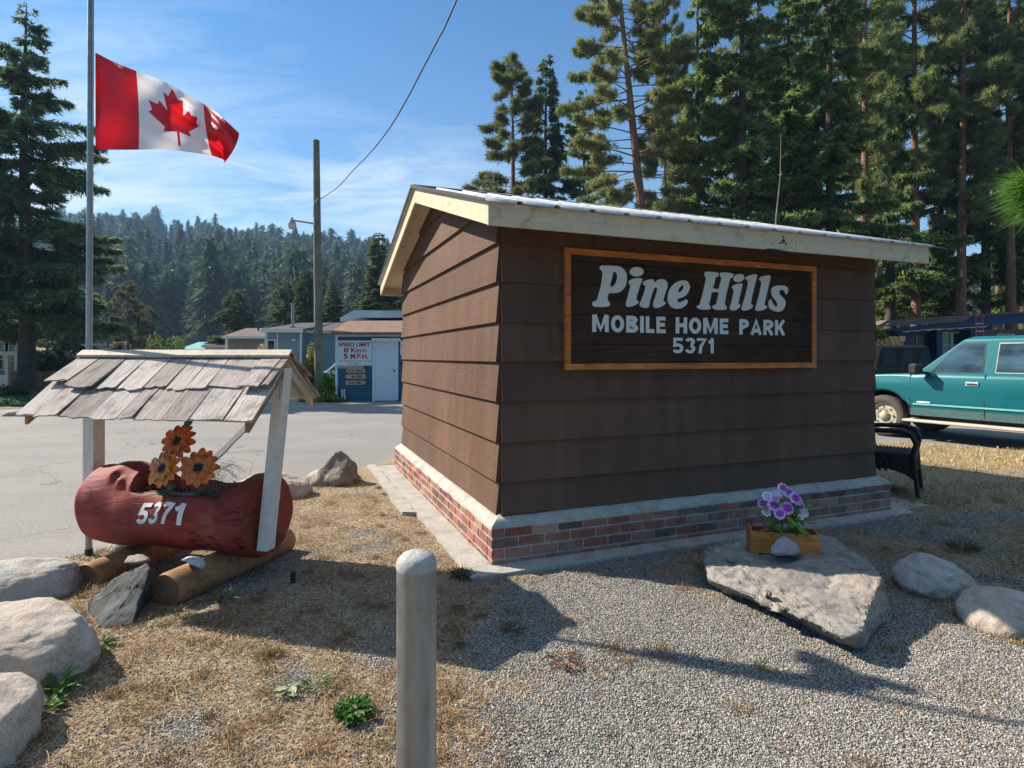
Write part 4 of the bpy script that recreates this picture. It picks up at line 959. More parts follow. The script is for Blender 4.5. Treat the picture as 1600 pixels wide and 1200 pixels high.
# pebble and stake
rock('orange_pebble', 'small rusty orange pebble on the straw just left of the planter roof shadow', [G(418, 1024), G(428, 1026), G(430, 1018), G(423, 1012, .0), G(423, 1017, .028), G(427, 1018, .02), G(419, 1018, .018)], rockm('orange_stone', (.42, .15, .05), 8, .3, .2), .003, 3, seed=15)
t = thing('ground_stake', 'short dark pipe stub sticking out of the ground in the roof shadow', 'stake', G(458, 911), 0); mb = MB(); mb.tube([(0, 0, -.03), (0, 0, .075)], .0165, 14, sm=True); mb.tube([(0, 0, .0749), (0, 0, .0755)], .012, 12); mb.build('pipe', M_black, t)

# ================================================================== BOLLARD
t = thing('bollard', 'galvanised steel pipe bollard with a domed mortar cap in the foreground', 'bollard', (-.2735, 1.65, 0)); mb = MB(); mb.tube([(0, 0, -.1), (0, 0, .852)], .0565, 48); mb.build('pipe', M_galv, t)
V = []; Fs = []; n = 40; prof = [(.0572, .845), (.0580, .851), (.0568, .862), (.052, .874), (.042, .884), (.028, .890), (.012, .893)]
for (r_, z) in prof:
    for k in range(n): a = 2 * math.pi * k / n; V.append((r_ * math.cos(a) * (1 + rnd(-.008, .008)), r_ * math.sin(a), z + rnd(-.0012, .0012)))
for j in range(len(prof) - 1):
    for k in range(n): k2 = (k + 1) % n; Fs.append((j * n + k, j * n + k2, (j + 1) * n + k2, (j + 1) * n + k))
V.append((0, 0, .8935)); c_ = len(V) - 1
for k in range(n): Fs.append(((len(prof) - 1) * n + k, (len(prof) - 1) * n + (k + 1) % n, c_, c_))
me = bpy.data.meshes.new('cap'); me.from_pydata(V, [], [f if f[2] != f[3] else f[:3] for f in Fs]); smooth(me); link('cap', me, concrete('bollard_cap', (.38, .37, .35), 3), t)

# ================================================================== FLAGPOLE AND FLAG
FPx, FPy = -3.085, 4.20
t = thing('flagpole', 'thin grey metal flagpole rising behind the log planter', 'flagpole', (FPx, FPy, -.15)); mb = MB(); mb.tube([(0, 0, 0), (-.0, 0, 1.2), (.01, 0, 3.2), (.015, 0, 4.55)], [.022, .022, .020, .019], 16); mb.build('pole', M_galv, t)
mb = MB(); mb.tube([(0, 0, .03), (0, 0, .20)], .026, 16); mb.build('ground_sleeve', M_black, t)
mb = MB(); mb.tube([(0.016, 0, 4.55), (0.016, 0, 4.60)], .03, 14); mb.build('pole_cap', M_galv, t)
mb = MB(); mb.tube([(.030, -.012, 1.0), (.034, -.014, 2.2), (.036, -.012, 4.5)], .003, 5); mb.build('halyard', M_trim, t)
LEAF = [(0, .46), (.085, .315), (.165, .355), (.125, .10), (.235, .215), (.262, .155), (.375, .175), (.335, .055), (.385, .02), (.18, -.15), (.205, -.225), (.018, -.195), (.022, -.42)]
LEAF = LEAF + [(-x, y) for x, y in LEAF[::-1] if x > 0]
def in_poly(x, y, poly):
    ins = np.zeros(x.shape, bool); n = len(poly)
    for i in range(n):
        ax, ay = poly[i]; bx, by = poly[(i + 1) % n]
        if ay != by: ins ^= ((ay > y) != (by > y)) & (x < (bx - ax) * (y - ay) / (by - ay) + ax)
    return ins
def flag():
    NU, NV = 320, 170; u = np.linspace(0, 1, NU + 1); v = np.linspace(0, 1, NV + 1); U, Vv = np.meshgrid(u, v)
    # outline measured in the photograph (top edge, mid, bottom edge), in pixels
    ku = [0, .12, .25, .37, .5, .62, .75, .88, 1.0]
    topx = [147, 178, 213, 244, 268, 290, 318, 345, 376]; topy = [81, 97, 111, 122, 133, 146, 162, 181, 210]
    midx = [147, 181, 217, 248, 276, 299, 322, 345, 366]; midy = [158, 166, 173, 180, 186, 194, 203, 215, 236]
    botx = [147, 181, 217, 250, 282, 306, 331, 352, 344]; boty = [234, 234, 234, 233, 236, 239, 243, 250, 262]
    f = lambda k: np.interp(U, ku, k)
    def sm(k): # smooth interpolation (cubic-ish by averaging)
        d = .03; return (np.interp(np.clip(U - d, 0, 1), ku, k) + np.interp(U, ku, k) * 2 + np.interp(np.clip(U + d, 0, 1), ku, k)) / 4
    t = Vv                                           # 0 bottom .. 1 top
    a = 2 * (t - .5) * (t - 1) * 1.0; b = -4 * t * (t - 1); c = 2 * t * (t - .5)
    px = a * sm(botx) + b * sm(midx) + c * sm(topx); py = a * sm(boty) + b * sm(midy) + c * sm(topy)
    dep = 4.20 - .24 * U + .075 * np.sin(U * 9 + t * 2.6) * U ** .6 + .045 * np.sin(U * 17 - t * 5.0) * U ** .7 + .06 * np.sin((t + U * 1.1) * 6.5) * U + .012 * np.sin((t * .8 + U) * 30 + 3 * np.sin(U * 5)) * U + .010 * np.sin(t * 11 - U * 6 + 2 * np.sin(U * 7)) * (1 - .5 * U) - .035 * np.exp(-((t - 1.02 + U * .45) / .08) ** 2) * U ** .5
    dep = dep + .10 * np.exp(-((U - .93) / .06) ** 2) * (1 - t) - .03 * np.exp(-((t - .9 + U * .35) / .07) ** 2) * U
    Xw = (px - 800) / F * dep; Zw = EYE - (py - HZ) / F * dep
    V = np.stack([Xw - FPx, dep - FPy, Zw], -1).reshape(-1, 3)
    i = (np.arange(NV)[:, None] * (NU + 1) + np.arange(NU)).ravel(); Fs = np.stack([i, i + 1, i + NU + 2, i + NU + 1], 1)
    uc = ((u[:-1] + u[1:]) / 2)[None, :].repeat(NV, 0).ravel(); vc = ((v[:-1] + v[1:]) / 2)[:, None].repeat(NU, 1).ravel()
    red = (uc < .25) | (uc > .75) | in_poly((uc - .5) * 2, (vc - .5) * 1.0, LEAF)
    hem = (np.abs(vc - .02) < .004) | (uc > .985) & (uc < .99)
    colr = np.where(red[:, None], np.array([[.55, .012, .022]]), np.array([[.76, .76, .80]])); colr = colr * np.where(hem, .8, 1)[:, None]
    m = Mat('flag_nylon', .5, .35); m.base(m.col()); m.bump(m.noise(220, 2), .1, .001); m.bump(m.noise(9, 4, .6, (1, 1, .5)), .35, .02); tr = m.n('ShaderNodeBsdfTranslucent'); m.L(m.col(), tr.inputs[0]); mx = m.n('ShaderNodeMixShader'); mx.inputs[0].default_value = .42
    m.L(m.b.outputs[0], mx.inputs[1]); m.L(tr.outputs[0], mx.inputs[2]); m.L(mx.outputs[0], m.t.nodes['Material Output'].inputs[0])
    o = mesh_np('flag', V, Fs, m.m, col=colr, sm=True); o.location = (FPx, FPy, 0); tag(o, 'red and white flag with a red maple leaf flying from the flagpole', 'flag')
flag()

# ================================================================== FLOWER BOX
bx = P(1222, 858, 3.72); t = thing('flower_box', 'small orange wooden box with purple artificial flowers standing on the slab boulder', 'planter box', (bx.x, bx.y, .195), -.22)
mb = MB(); w, d, h = .205, .075, .135; th = .010
M_box = wood('box_wood', (.50, .185, .05), .6, (2, 26, 26), .4)
mb.box((-w, -d, 0), (w, d, th)); mb.build('bottom_board', M_box, t)
for (lo, hi) in (((-w, -d, th), (w, -d + th, h)), ((-w, d - th, th), (w, d, h)), ((-w, -d + th, th), (-w + th, d - th, h + .02)), ((w - th, -d + th, th), (w, d - th, h + .0))):
    mb = MB(); mb.box(lo, hi, ch=.0015); mb.build('side_board', M_box, t)
mb = MB(); mb.box((-w + th, -d + th, .06), (w - th, d - th, .11)); mb.build('soil', M_soil, t)
bouq = thing('artificial_bouquet', 'bunch of purple and white artificial flowers with green leaves in the wooden box', 'flowers', (bx.x + .01, bx.y, .30), -.1)
M_petal = leafy('cloth_petal', (1, 1, 1), trans=.25)
mb = MB()
for (x, y, z, r_, c0, c1) in [(-.075, -.05, .20, .042, (.45, .12, .55), (.75, .45, .8)), (.0, -.06, .185, .042, (.42, .08, .50), (.72, .40, .78)), (.03, .0, .27, .036, (.42, .14, .5), (.75, .6, .8)), (.08, -.02, .225, .032, (.5, .2, .58), (.8, .6, .82)), (.10, .0, .185, .034, (.45, .2, .55), (.8, .7, .85)), (-.13, 0, .195, .032, (.35, .12, .4), (.6, .4, .66)), (-.03, .02, .25, .034, (.74, .74, .8), (.6, .5, .75)), (-.10, .0, .245, .034, (.66, .6, .78), (.8, .8, .85)), (-.05, -.07, .15, .036, (.5, .14, .55), (.8, .55, .85)), (.055, -.04, .245, .038, (.4, .1, .5), (.7, .5, .8)), (-.115, -.03, .15, .03, (.6, .5, .72), (.85, .85, .88)), (.0, .02, .295, .034, (.45, .15, .5), (.78, .6, .8)), (.125, -.01, .145, .028, (.7, .62, .8), (.85, .85, .9)), (.085, -.05, .13, .022, (.8, .8, .85), (.8, .8, .85))]:
    c = Vector((x, y, z)); nr = Vector((x * 2, -.8, .5)).normalized(); X_ = nr.cross(Vector((0, 0, 1))).normalized(); Y_ = nr.cross(X_)
    for ring, (q, n_) in enumerate(((1.0, 8), (.72, 6), (.42, 5))):
        for k in range(n_):
            a = 2 * math.pi * (k + ring * .5) / n_; dd = X_ * math.cos(a) + Y_ * math.sin(a); s_ = nr.cross(dd); cc = c0 if ring else c1; cc = jit(cc, .15); p0 = c + nr * .005 * ring; p1 = c + dd * r_ * q * .6 + nr * (.006 + .010 * ring); p2 = c + dd * r_ * q + nr * (.002 + .012 * ring); wd = r_ * q * .42
            mb.poly([p0, p1 - s_ * wd, p1 + nr * .003, p1 + s_ * wd], cc); mb.poly([p1 - s_ * wd, p2 - s_ * wd * .5, p2 + s_ * wd * .5, p1 + s_ * wd, p1 + nr * .003], cc)
mb.build('blossoms', M_petal, bouq); mb = MB()
for k in range(95):
    a = rnd(0, 6.28); c = Vector((rnd(-.11, .12), rnd(-.07, .05), rnd(.03, .22))); leaf(mb, c, Vector((math.cos(a), -.6 + math.sin(a) * .6, rnd(-.5, .4))), Vector((0, -.4, .9)), rnd(.035, .055), .022, jit((.10, .26, .03) if k % 3 else (.03, .14, .05), .3))
for k in range(9):
    for s_ in (-1, 1): c = Vector((.01 + .014 * k, -.075 - .002 * k, .11 - .012 * k)); leaf(mb, c, Vector((s_ * .6 + .3, -.3, -.5 * s_)), Vector((0, -.9, .4)), .044, .026, jit((.16, .36, .05), .25))
mb.build('leaves', M_petal, bouq); mb = MB()
for k in range(16): x = rnd(-.10, .08); mb.tube([(x * .5 - .02, 0, -.04), (x, -.02, .08), (x * 1.2, -.02, .2)], .0022, 5, jit((.9, .75, .5), .2))
for k in range(7): x = rnd(-.1, .1); mb.tube([(-.09 + x * .2, 0, -.03), (-.11, 0, .06), (-.13 - rnd(0, .05), 0, .13), (-.20 + rnd(-.03, .03), 0, .17)], .0016, 4)
for k in range(6): mb.tube([(.08, 0, .1), (.13 + rnd(0, .03), 0, .10 + rnd(-.03, .03)), (.20, -.01, .08 + rnd(-.02, .03))], .0014, 4)
mb.build('stems', M_twig, bouq)
mb = MB(); mb.tube([(0, 0, 0), (.025, 0, .0), (.05, .0, .003)], [.012, .018, .012], 8, (.4, .03, .04)); o = mb.build('red_trinket', M_colg, None); o.location = (bx.x - .15, bx.y - .01, .325); tag(o, 'small red trinket at the left end of the wooden flower box', 'ornament')

# ================================================================== WICKER CHAIR
c0 = Vector((4.10, 5.86, 0)); fdir = Vector((.79, -.62, 0)).normalized(); sdir = Vector((.62, .79, 0)).normalized()
t = thing('wicker_armchair', 'dark brown wicker armchair standing behind the right end of the kiosk', 'chair', c0)
def cp3(f, s, z): return -fdir * f + sdir * s + Vector((0, 0, z))       # f back from the front legs, s towards the far side
for s in (0, .58):
    mb = MB(); mb.tube([cp3(-.03, s, -.02), cp3(0, s, .25), cp3(.015, s, .44)], [.018, .022, .024], 10); mb.build('leg', M_wicker, t)
    mb = MB(); mb.tube([cp3(.58, s, -.02), cp3(.53, s, .25), cp3(.50, s, .46)], [.018, .022, .024], 10); mb.build('leg', M_wicker, t)
    mb = MB(); mb.tube([cp3(.015, s, .44), cp3(-.01, s, .56), cp3(.03, s, .65), cp3(.12, s, .685), cp3(.35, s, .675), cp3(.52, s, .66)], [.024, .026, .028, .028, .026, .024], 10); mb.build('armrest', M_wicker, t)
mb = MB()
def pad(f0, f1, s0, s1, z0, z1):
    V = [cp3(f0, s0, z0), cp3(f0, s1, z0), cp3(f1, s1, z0), cp3(f1, s0, z0), cp3(f0, s0, z1), cp3(f0, s1, z1), cp3(f1, s1, z1), cp3(f1, s0, z1)]; mb.mesh(V, [(0, 1, 2, 3), (4, 7, 6, 5), (0, 4, 5, 1), (1, 5, 6, 2), (2, 6, 7, 3), (3, 7, 4, 0)])
pad(.0, .52, .02, .56, .37, .44)
for k in range(16): a = .02 + .5 * k / 15; mb.tube([cp3(a, .02, .445), cp3(a, .56, .445)], .010, 5)
mb.build('seat', M_wicker, t); mb = MB(); 
for s in (.0, .58):
    for k in range(9): q = .03 + .055 * k; mb.tube([cp3(q, s, .37), cp3(q, s, .30 - .06 * math.sin(q * 3) + .09 * abs(q - .25))], .014, 5)
for k in range(10): q = .03 + .056 * k; mb.tube([cp3(0, q, .37), cp3(0, q, .27 + .07 * (abs(q - .29) / .29) * -1 + .05)], .014, 5)

for s in (.0, .58):
    V = []; N_ = 12
    for k in range(N_ + 1): q = .52 * k / N_; zl = .20 + .10 * (abs(q - .26) / .26) ** 2 * -1 + .06; V += [cp3(q, s, .40), cp3(q, s, zl + .02)]
    mb.mesh(V, [(2 * k, 2 * k + 2, 2 * k + 3, 2 * k + 1) for k in range(N_)])
V = []
for k in range(N_ + 1): q = .58 * k / N_; zl = .26 - .08 * (abs(q - .29) / .29) ** 2; V += [cp3(0, q, .40), cp3(0, q, zl)]
mb.mesh(V, [(2 * k, 2 * k + 2, 2 * k + 3, 2 * k + 1) for k in range(N_)])
mb.build('apron', M_wicker, t); mb = MB()
for k in range(12):
    s = .02 + .54 * k / 11; mb.tube([cp3(.50, s, .42), cp3(.60, s, .75), cp3(.68, s, .98 + .04 * math.sin(s * 5))], .013, 5)
for k in range(14): q = k / 13; mb.tube([cp3(.50 + .17 * q, 0, .46 + .52 * q), cp3(.50 + .17 * q, .58, .46 + .52 * q)], .009, 5)
mb.build('backrest', M_wicker, t)
# ================================================================== TREES
M_fir = leafy('fir_needles', (1, 1, 1), trans=.42)
def trunk_mesh(H, r, lean=(0, 0), n=10, seg=14, wob=.04):
    mb = MB(); pts = []; rs = []
    for i in range(seg + 1):
        t = i / seg; pts.append((lean[0] * t * H + wob * math.sin(t * 7 + lean[0] * 40), lean[1] * t * H + wob * math.cos(t * 5), H * t)); rs.append(r * (1 - t) ** .85 + .012 + (r * .5 * (1 - t / .05) ** 2 if t < .05 else 0))
    mb.tube(pts, rs, n, cap=False); return mb, pts
def conifer(name, H=18, r=.22, Rm=3.0, z0=1.5, nb=230, nl=60000, leafl=.20, leafw=.05, seed=0, kind='fir', c0=(.045, .075, .022), c1=(.085, .12, .035), droop=.35, lean=(0, 0), ragged=.5, bark=None, shape=.85, gaps=.25, brown=0.02, uplift=.25, open_az=None):
    g = np.random.default_rng(seed); mb, tp = trunk_mesh(H, r, lean); tp = np.array(tp)
    t = z0 / H + (1 - z0 / H) * (np.arange(nb) + g.uniform(0, 1, nb)) / nb; az = g.uniform(0, 2 * np.pi, nb) + np.arange(nb) * 2.4
    if kind == 'fir': prof = (1 - t) ** shape * (1 - .25 * np.exp(-(t - z0 / H) * 14))
    else: prof = np.clip(1.25 * np.sqrt(np.clip(1 - t, 0, 1)) * (.35 + .65 * np.clip((t - z0 / H) * 3.2, 0, 1)), 0, 1)
    lobes = 1 + .28 * np.sin(az * 2 + t * 9 + seed) * ragged
    L = Rm * prof * lobes * g.uniform(1 - ragged * .75, 1 + ragged * .25, nb) + .12
    keep = g.random(nb) > gaps * .5
    if open_az is not None: keep &= ~((np.abs(((az - open_az + np.pi) % (2 * np.pi)) - np.pi) < .5) & (t < .86))
    t, az, L = t[keep], az[keep], L[keep]; nb = len(t)
    bx_ = np.interp(t * H, tp[:, 2], tp[:, 0]); by_ = np.interp(t * H, tp[:, 2], tp[:, 1]); B = np.stack([bx_, by_, t * H], 1)
    D = np.stack([np.cos(az), np.sin(az), np.zeros(nb)], 1); S = np.stack([-np.sin(az), np.cos(az), np.zeros(nb)], 1)
    rise = (uplift * (t - .25) + g.uniform(-.08, .12, nb)); dr = droop * (1.1 - t) * g.uniform(.6, 1.4, nb)
    def bp(i, s): return B[i] + D[i] * (L[i] * s)[:, None] + np.array([0, 0, 1.0]) * (L[i] * (rise[i] * s - dr[i] * s * s + (dr[i] * .55) * s ** 4))[:, None]
    for i in range(nb):
        if L[i] < .25: continue
        ss = np.array([0, .35, .7, 1.0]); q = bp(np.full(4, i), ss); rb = .012 + .022 * L[i] / Rm * r / .22; mb.tube([tuple(p) for p in q], [rb, rb * .75, rb * .5, rb * .22], 4, cap=False)
    w = L ** (1.55 if kind == 'fir' else 1.2); w /= w.sum()
    up = np.array([0, 0, 1.0])
    if kind == 'fir':
        # twigs (sprays) along the limbs, leaves along twigs
        nt_ = nl // 9; i = g.choice(nb, nt_, p=w); s = g.uniform(.12, 1, nt_) ** .8; side = g.choice([-1, 1], nt_); tl = (.34 * L[i] * (1.05 - s) + .16) * g.uniform(.5, 1.15, nt_)
        o = bp(i, s); out = D[i] * g.uniform(.35, .8, nt_)[:, None] + S[i] * (side * g.uniform(.5, 1, nt_))[:, None] + up * (g.uniform(-.42, .12, nt_))[:, None]; out /= np.linalg.norm(out, axis=1)[:, None]
        k = np.repeat(np.arange(nt_), 9); q = np.tile(np.linspace(.05, 1, 9), nt_) + g.uniform(-.05, .05, nt_ * 9)
        c = o[k] + out[k] * (tl[k] * q)[:, None] - up * (tl[k] * .35 * q * q)[:, None] + g.normal(0, .025, (len(k), 3)); d = out[k] + g.normal(0, .42, (len(k), 3)) + up * -.1; tone = (g.uniform(0, 1, nt_)[k] ** 2.2) * .8 + g.uniform(0, 1, len(k)) ** 2 * .3; edge = s[k]  # few very light sprays: sunlit clumps put into the leaf colour
    else:
        nt_ = nl // 34; i = g.choice(nb, nt_, p=w); s = 1 - g.uniform(0, .62, nt_) ** 1.2 * .95; o = bp(i, s) + S[i] * (g.uniform(-1, 1, nt_) * .22 * L[i] * (1.15 - s))[:, None] + up * g.uniform(-.05, .22, nt_)[:, None]
        k = np.repeat(np.arange(nt_), 34); d = g.normal(0, 1, (len(k), 3)) + (D[i] * .5 + up * .45)[k]; d /= np.linalg.norm(d, axis=1)[:, None]; c = o[k] + d * (leafl * .35) * g.uniform(.2, 1.2, len(k))[:, None]; tone = g.uniform(0, 1, nt_)[k] * .7 + g.uniform(0, 1, len(k)) * .3; edge = s[k]
    d /= np.linalg.norm(d, axis=1)[:, None]; n_ = g.normal(0, 1, d.shape) + (np.array([0, 0, 1.3]) if kind == 'fir' else 0); sd_ = np.cross(d, n_); sd_ /= np.linalg.norm(sd_, axis=1)[:, None] + 1e-9
    ll = leafl * g.uniform(.6, 1.3, len(d)); lw = leafw * g.uniform(.6, 1.4, len(d))
    a = c - sd_ * (lw / 2)[:, None]; b = c + sd_ * (lw / 2)[:, None]; e = c + d * ll[:, None]
    V = np.stack([a, b, e], 1).reshape(-1, 3); Fs = np.arange(len(V)).reshape(-1, 3)
    colr = np.array(c0) + (np.array(c1) - np.array(c0)) * tone[:, None]; br = g.random(len(k)) < brown; colr[br] = (.16, .085, .035)
    ob = mb.build('trunk', bark or M_bark); me_t = ob.data; bpy.data.objects.remove(ob)
    oc = mesh_np('crown', V, Fs, M_fir, col=colr); me_c = oc.data; bpy.data.objects.remove(oc)
    return name, me_t, me_c
def plant_tree(proto, loc, h=1.0, rz=0, label='', cat='tree', group=None, w=None, name=None):
    nm, a, b = proto; t = thing(name or nm, label, cat, loc, rz, group); w = w or h; t.scale = (w, w, h)
    for n_, me in (('trunk', a), ('crown', b)): o = bpy.data.objects.new(n_, me); COL.objects.link(o); o.parent = t
    return t
def at(px, Y_, z=-.24): return ((px - 800) / F * Y_, Y_, z)
OL0, OL1 = (.055, .105, .030), (.42, .54, .17)  # light end raised so sunlit clumps show in the needle colour
p_spruce = conifer('spruce_tree', 15.5, .30, 5.2, 2.9, 210, 150000, .19, .060, 1, c0=(.045, .095, .052), c1=(.26, .38, .18), droop=.26, ragged=.85, shape=.95, gaps=.45)
p_fir = conifer('fir_tree', 22, .30, 3.3, 4.0, 150, 85000, .28, .090, 2, c0=OL0, c1=OL1, droop=.55, ragged=.95, shape=.6, gaps=.3)
p_fir2 = conifer('fir_tree', 24, .32, 3.0, 5.0, 135, 80000, .28, .090, 5, c0=(.05, .095, .032), c1=(.38, .50, .17), droop=.6, ragged=1.0, shape=.5, gaps=.3)
p_dkfir = conifer('fir_tree', 20, .26, 2.5, 3.0, 230, 65000, .30, .09, 8, c0=(.055, .10, .045), c1=(.20, .27, .10), droop=.4, ragged=.5, shape=.75)
p_pine = conifer('pine_tree', 20, .22, 2.6, 5.0, 130, 90000, .27, .042, 3, 'pine', (.08, .105, .04), (.24, .27, .10), .25, bark=M_barkr, gaps=.35, brown=.05, uplift=.5)
p_bigpine = conifer('pine_tree', 27, .36, 4.3, 5.0, 210, 190000, .28, .046, 4, 'pine', (.08, .11, .04), (.38, .42, .16), .45, (-.11, .0), bark=M_barkr, gaps=.3, brown=.07, uplift=.35, open_az=-1.5)
p_tallpine = conifer('pine_tree', 27, .30, 3.0, 9.0, 150, 90000, .29, .046, 9, 'pine', (.075, .11, .04), (.36, .43, .17), .4, bark=M_barkr, gaps=.4, brown=.04, uplift=.3)
p_bushfir = conifer('fir_tree', 10, .22, 2.6, .5, 170, 50000, .26, .07, 11, c0=(.05, .09, .035), c1=(.17, .22, .08), droop=.3, ragged=.35, shape=.5, gaps=.1)
# left
plant_tree(p_spruce, at(40, 22.5), 1.0, .4, 'tall dark green spruce with drooping limbs at the left edge, behind the flag', group=None)
plant_tree(p_spruce, at(-75, 24), 1.05, 2.4, 'dark spruce cut by the left edge of the photo beside the tall spruce')
plant_tree(p_bushfir, at(368, 58), .83, 1, 'broad bright green fir behind the brown-roofed home, left of the dark pair', w=1.1)
plant_tree(p_bushfir, at(445, 56), .90, 2, 'dull olive fir just left of the black-green fir behind the pale blue home', w=.95)
plant_tree(p_dkfir, at(477, 52), .48, 1, 'black-green pointed fir behind the chimney of the pale blue home', w=.85)
plant_tree(p_dkfir, at(520, 55), .44, 3, 'dark fir partly behind the utility pole, above the blue shed', w=.8)
plant_tree(p_dkfir, at(592, 50), .62, 5, 'tall pointed dark fir left of the kiosk eave, behind the flat white roof', w=1.15)
plant_tree(p_dkfir, at(640, 54), .55, 2, 'dark fir hidden low behind the left wall of the kiosk', w=1.1)
p_brownp = conifer('pine_tree', 9, .16, 1.8, 1.0, 110, 26000, .26, .05, 12, 'pine', (.07, .07, .032), (.16, .15, .065), .2, gaps=.3, brown=.08)
plant_tree(p_brownp, at(200, 55), .95, 0, 'brownish sparse tree right of the flagpole above the shake roof', w=1.0)
plant_tree(p_brownp, at(230, 60), .75, 2, 'small olive-brown tree between the brownish tree and the bright green bush', w=.8)
plant_tree(p_dkfir, at(105, 40), .42, 2, 'small dark tree in the shade between the spruce trunk and the flagpole', w=.9)
# right: behind the kiosk roof
plant_tree(p_pine, at(800, 42), 1.16, 2.9, 'slim open ponderosa pine standing alone against the sky above the kiosk roof', w=1.5)
plant_tree(p_dkfir, at(853, 46), 1.29, .3, 'pointed dark fir between the slim pine and the big leaning pine', w=1.3)
plant_tree(p_bigpine, at(1034, 32), 1.0, 0, 'big leaning ponderosa pine with a bare reddish trunk above the kiosk roof', w=1.0)
GF = 'tall firs and pines behind the kiosk'
RT = [(1090, 35.5, p_fir, .85, 'bright green fir right of the leaning pine, over the left end of the kiosk sign'), (1158, 30, p_fir2, 1.0, 'sunlit drooping fir above the word Hills on the kiosk sign'), (1232, 34, p_fir, 1.0, 'olive fir right above the top right corner of the sign'), (1298, 30, p_fir2, .95, 'ragged fir between the sign corner and the grey straight trunk'), (1351, 36, p_tallpine, .95, 'pine with a straight greyish trunk above the right end of the kiosk roof'), (1392, 41, p_fir2, 1.0, 'drooping fir between two straight trunks right of the kiosk roof'), (1430, 40, p_tallpine, .95, 'pine with an orange lower trunk above the dark blue house porch'), (1466, 43, p_fir, 1.0, 'fir between the orange-trunked pine and the thick-trunked pine'), (1503, 39.5, p_tallpine, 1.0, 'thick-trunked pine directly behind the dark blue house'), (1541, 42, p_fir2, .9, 'narrow fir behind the dark pink stepladder'), (1578, 39.5, p_tallpine, .95, 'tall pine with a bare orange trunk near the right edge'), (1625, 41, p_fir, 1.1, 'fir at the very right edge, top out of the picture'), (1675, 40, p_tallpine, 1.0, 'pine beyond the right edge with limbs reaching into the picture')]
FAR = [(1040, 60, p_pine, 'far pine seen against the sky just right of the leaning reddish trunk'), (1150, 62, p_tallpine, 'far pine behind the drooping fir above the word Hills'), (1225, 66, p_fir2, 'far drooping fir behind the top right corner of the sign'), (1185, 58, p_fir, 'far fir behind the empty lamp mounting on the kiosk'), (1262, 60, p_fir, 'far fir left of the ragged fir over the right end of the sign'), (1335, 67, p_fir, 'far fir just left of the grey straight trunk'), (1375, 63, p_tallpine, 'far pine just right of the grey straight trunk'), (1482, 62, p_tallpine, 'far thin pine just left of the thick-trunked pine'), (1560, 64, p_tallpine, 'far pine just left of the bare orange trunk near the right edge'), (1600, 66, p_fir2, 'far fir just right of the bare orange trunk near the right edge')]
HP = {id(p_fir): 22, id(p_fir2): 24, id(p_tallpine): 27, id(p_dkfir): 20, id(p_pine): 20}
for k, (px, Y_, pr, w, lab) in enumerate(RT): plant_tree(pr, at(px, Y_), (.76 + .07 * math.sin(k * 2.3)) * Y_ / HP[id(pr)] * (1.12 if pr is p_tallpine else 1), k * 1.7 + .3, lab, group=GF, w=w * 1.15)
for k, (px, Y_, pr, lab) in enumerate(FAR): plant_tree(pr, at(px, Y_), (.70 + .06 * math.sin(k * 1.9)) * Y_ / HP[id(pr)], k * 2.3, lab, group=GF, w=1.15)
plant_tree(p_fir2, at(912, 47), .98, 2.2, 'drooping fir at the left flank of the big leaning pine', group=GF, w=.95)
p_young = conifer('fir_tree', 9, .12, 2.0, .6, 120, 36000, .22, .06, 14, c0=(.07, .12, .03), c1=(.26, .34, .08), droop=.45, ragged=.5, shape=.7, gaps=.2)
GU = 'young firs under the tall trees behind the kiosk'
for k, (px, Y_, h, lab) in enumerate([(1095, 27, .8, 'young green fir directly above the kiosk roof ridge, first right of the reddish trunk'), (1130, 25, .80, 'young olive fir over the roof rib left of the lamp mounting'), (1215, 26, .82, 'young green fir over the kiosk roof right of the lamp mounting'), (1322, 26, .84, 'bright yellow-green young fir leaning over the right part of the kiosk roof'), (1400, 44, 1.1, 'dark young fir at the right end of the kiosk roof'), (1290, 30, .85, 'dark green young fir in the shade above the right part of the roof'), (945, 30, .90, 'olive young fir low behind the roof below the big leaning pine'), (890, 31, .82, 'green young fir low behind the roof left of the leaning pine'), (1470, 42, 1.1, 'dark young fir beside the orange-trunked pine above the blue house')]):
    plant_tree(p_young, at(px, Y_), h, k * 2.1, lab, group=GU)
# dead pale stem
t = thing('dead_stem', 'thin pale dead stem rising above the right part of the kiosk roof', 'tree', at(1208, 22)); mb = MB(); mb.tube([(0, 0, 0), (.03, 0, 4), (.12, 0, 7), (.28, 0, 8.6), (.30, 0, 10.2)], [.05, .045, .035, .022, .01], 7); mb.build('stem', M_pole, t)
# near pine branch at the right edge
t = thing('pine_branch', 'bright green long-needled pine branch hanging into the right edge of the photo', 'branch', P(1625, 290, 2.6)); g = np.random.default_rng(5); n = 900; base = g.uniform(0, 1, n)
c = np.stack([-.06 * base + .02, .02 * base, -.05 + .16 * (base - .5)], 1) + g.normal(0, .008, (n, 3)); d = np.stack([-1.1 + g.normal(0, .35, n), g.normal(0, .5, n), .15 + g.normal(0, .5, n)], 1); d /= np.linalg.norm(d, axis=1)[:, None]; s = np.cross(d, g.normal(0, 1, (n, 3))); s /= np.linalg.norm(s, axis=1)[:, None]; l = g.uniform(.10, .19, n)
mid = c + d * (l * .55)[:, None]; e = c + d * l[:, None] - np.array([0, 0, .02]); w_ = .0011; V = np.stack([c - s * w_, c + s * w_, mid + s * w_, mid - s * w_, e], 1).reshape(-1, 3); k = np.arange(n) * 5
Fs = np.concatenate([np.stack([k, k + 1, k + 2], 1), np.stack([k, k + 2, k + 3], 1), np.stack([k + 3, k + 2, k + 4], 1)]); cc = np.array([[.12, .26, .05]]) * g.uniform(.6, 1.4, (n, 1)); mesh_np('needles', V, Fs, M_fir, t, col=np.concatenate([cc, cc, cc]))
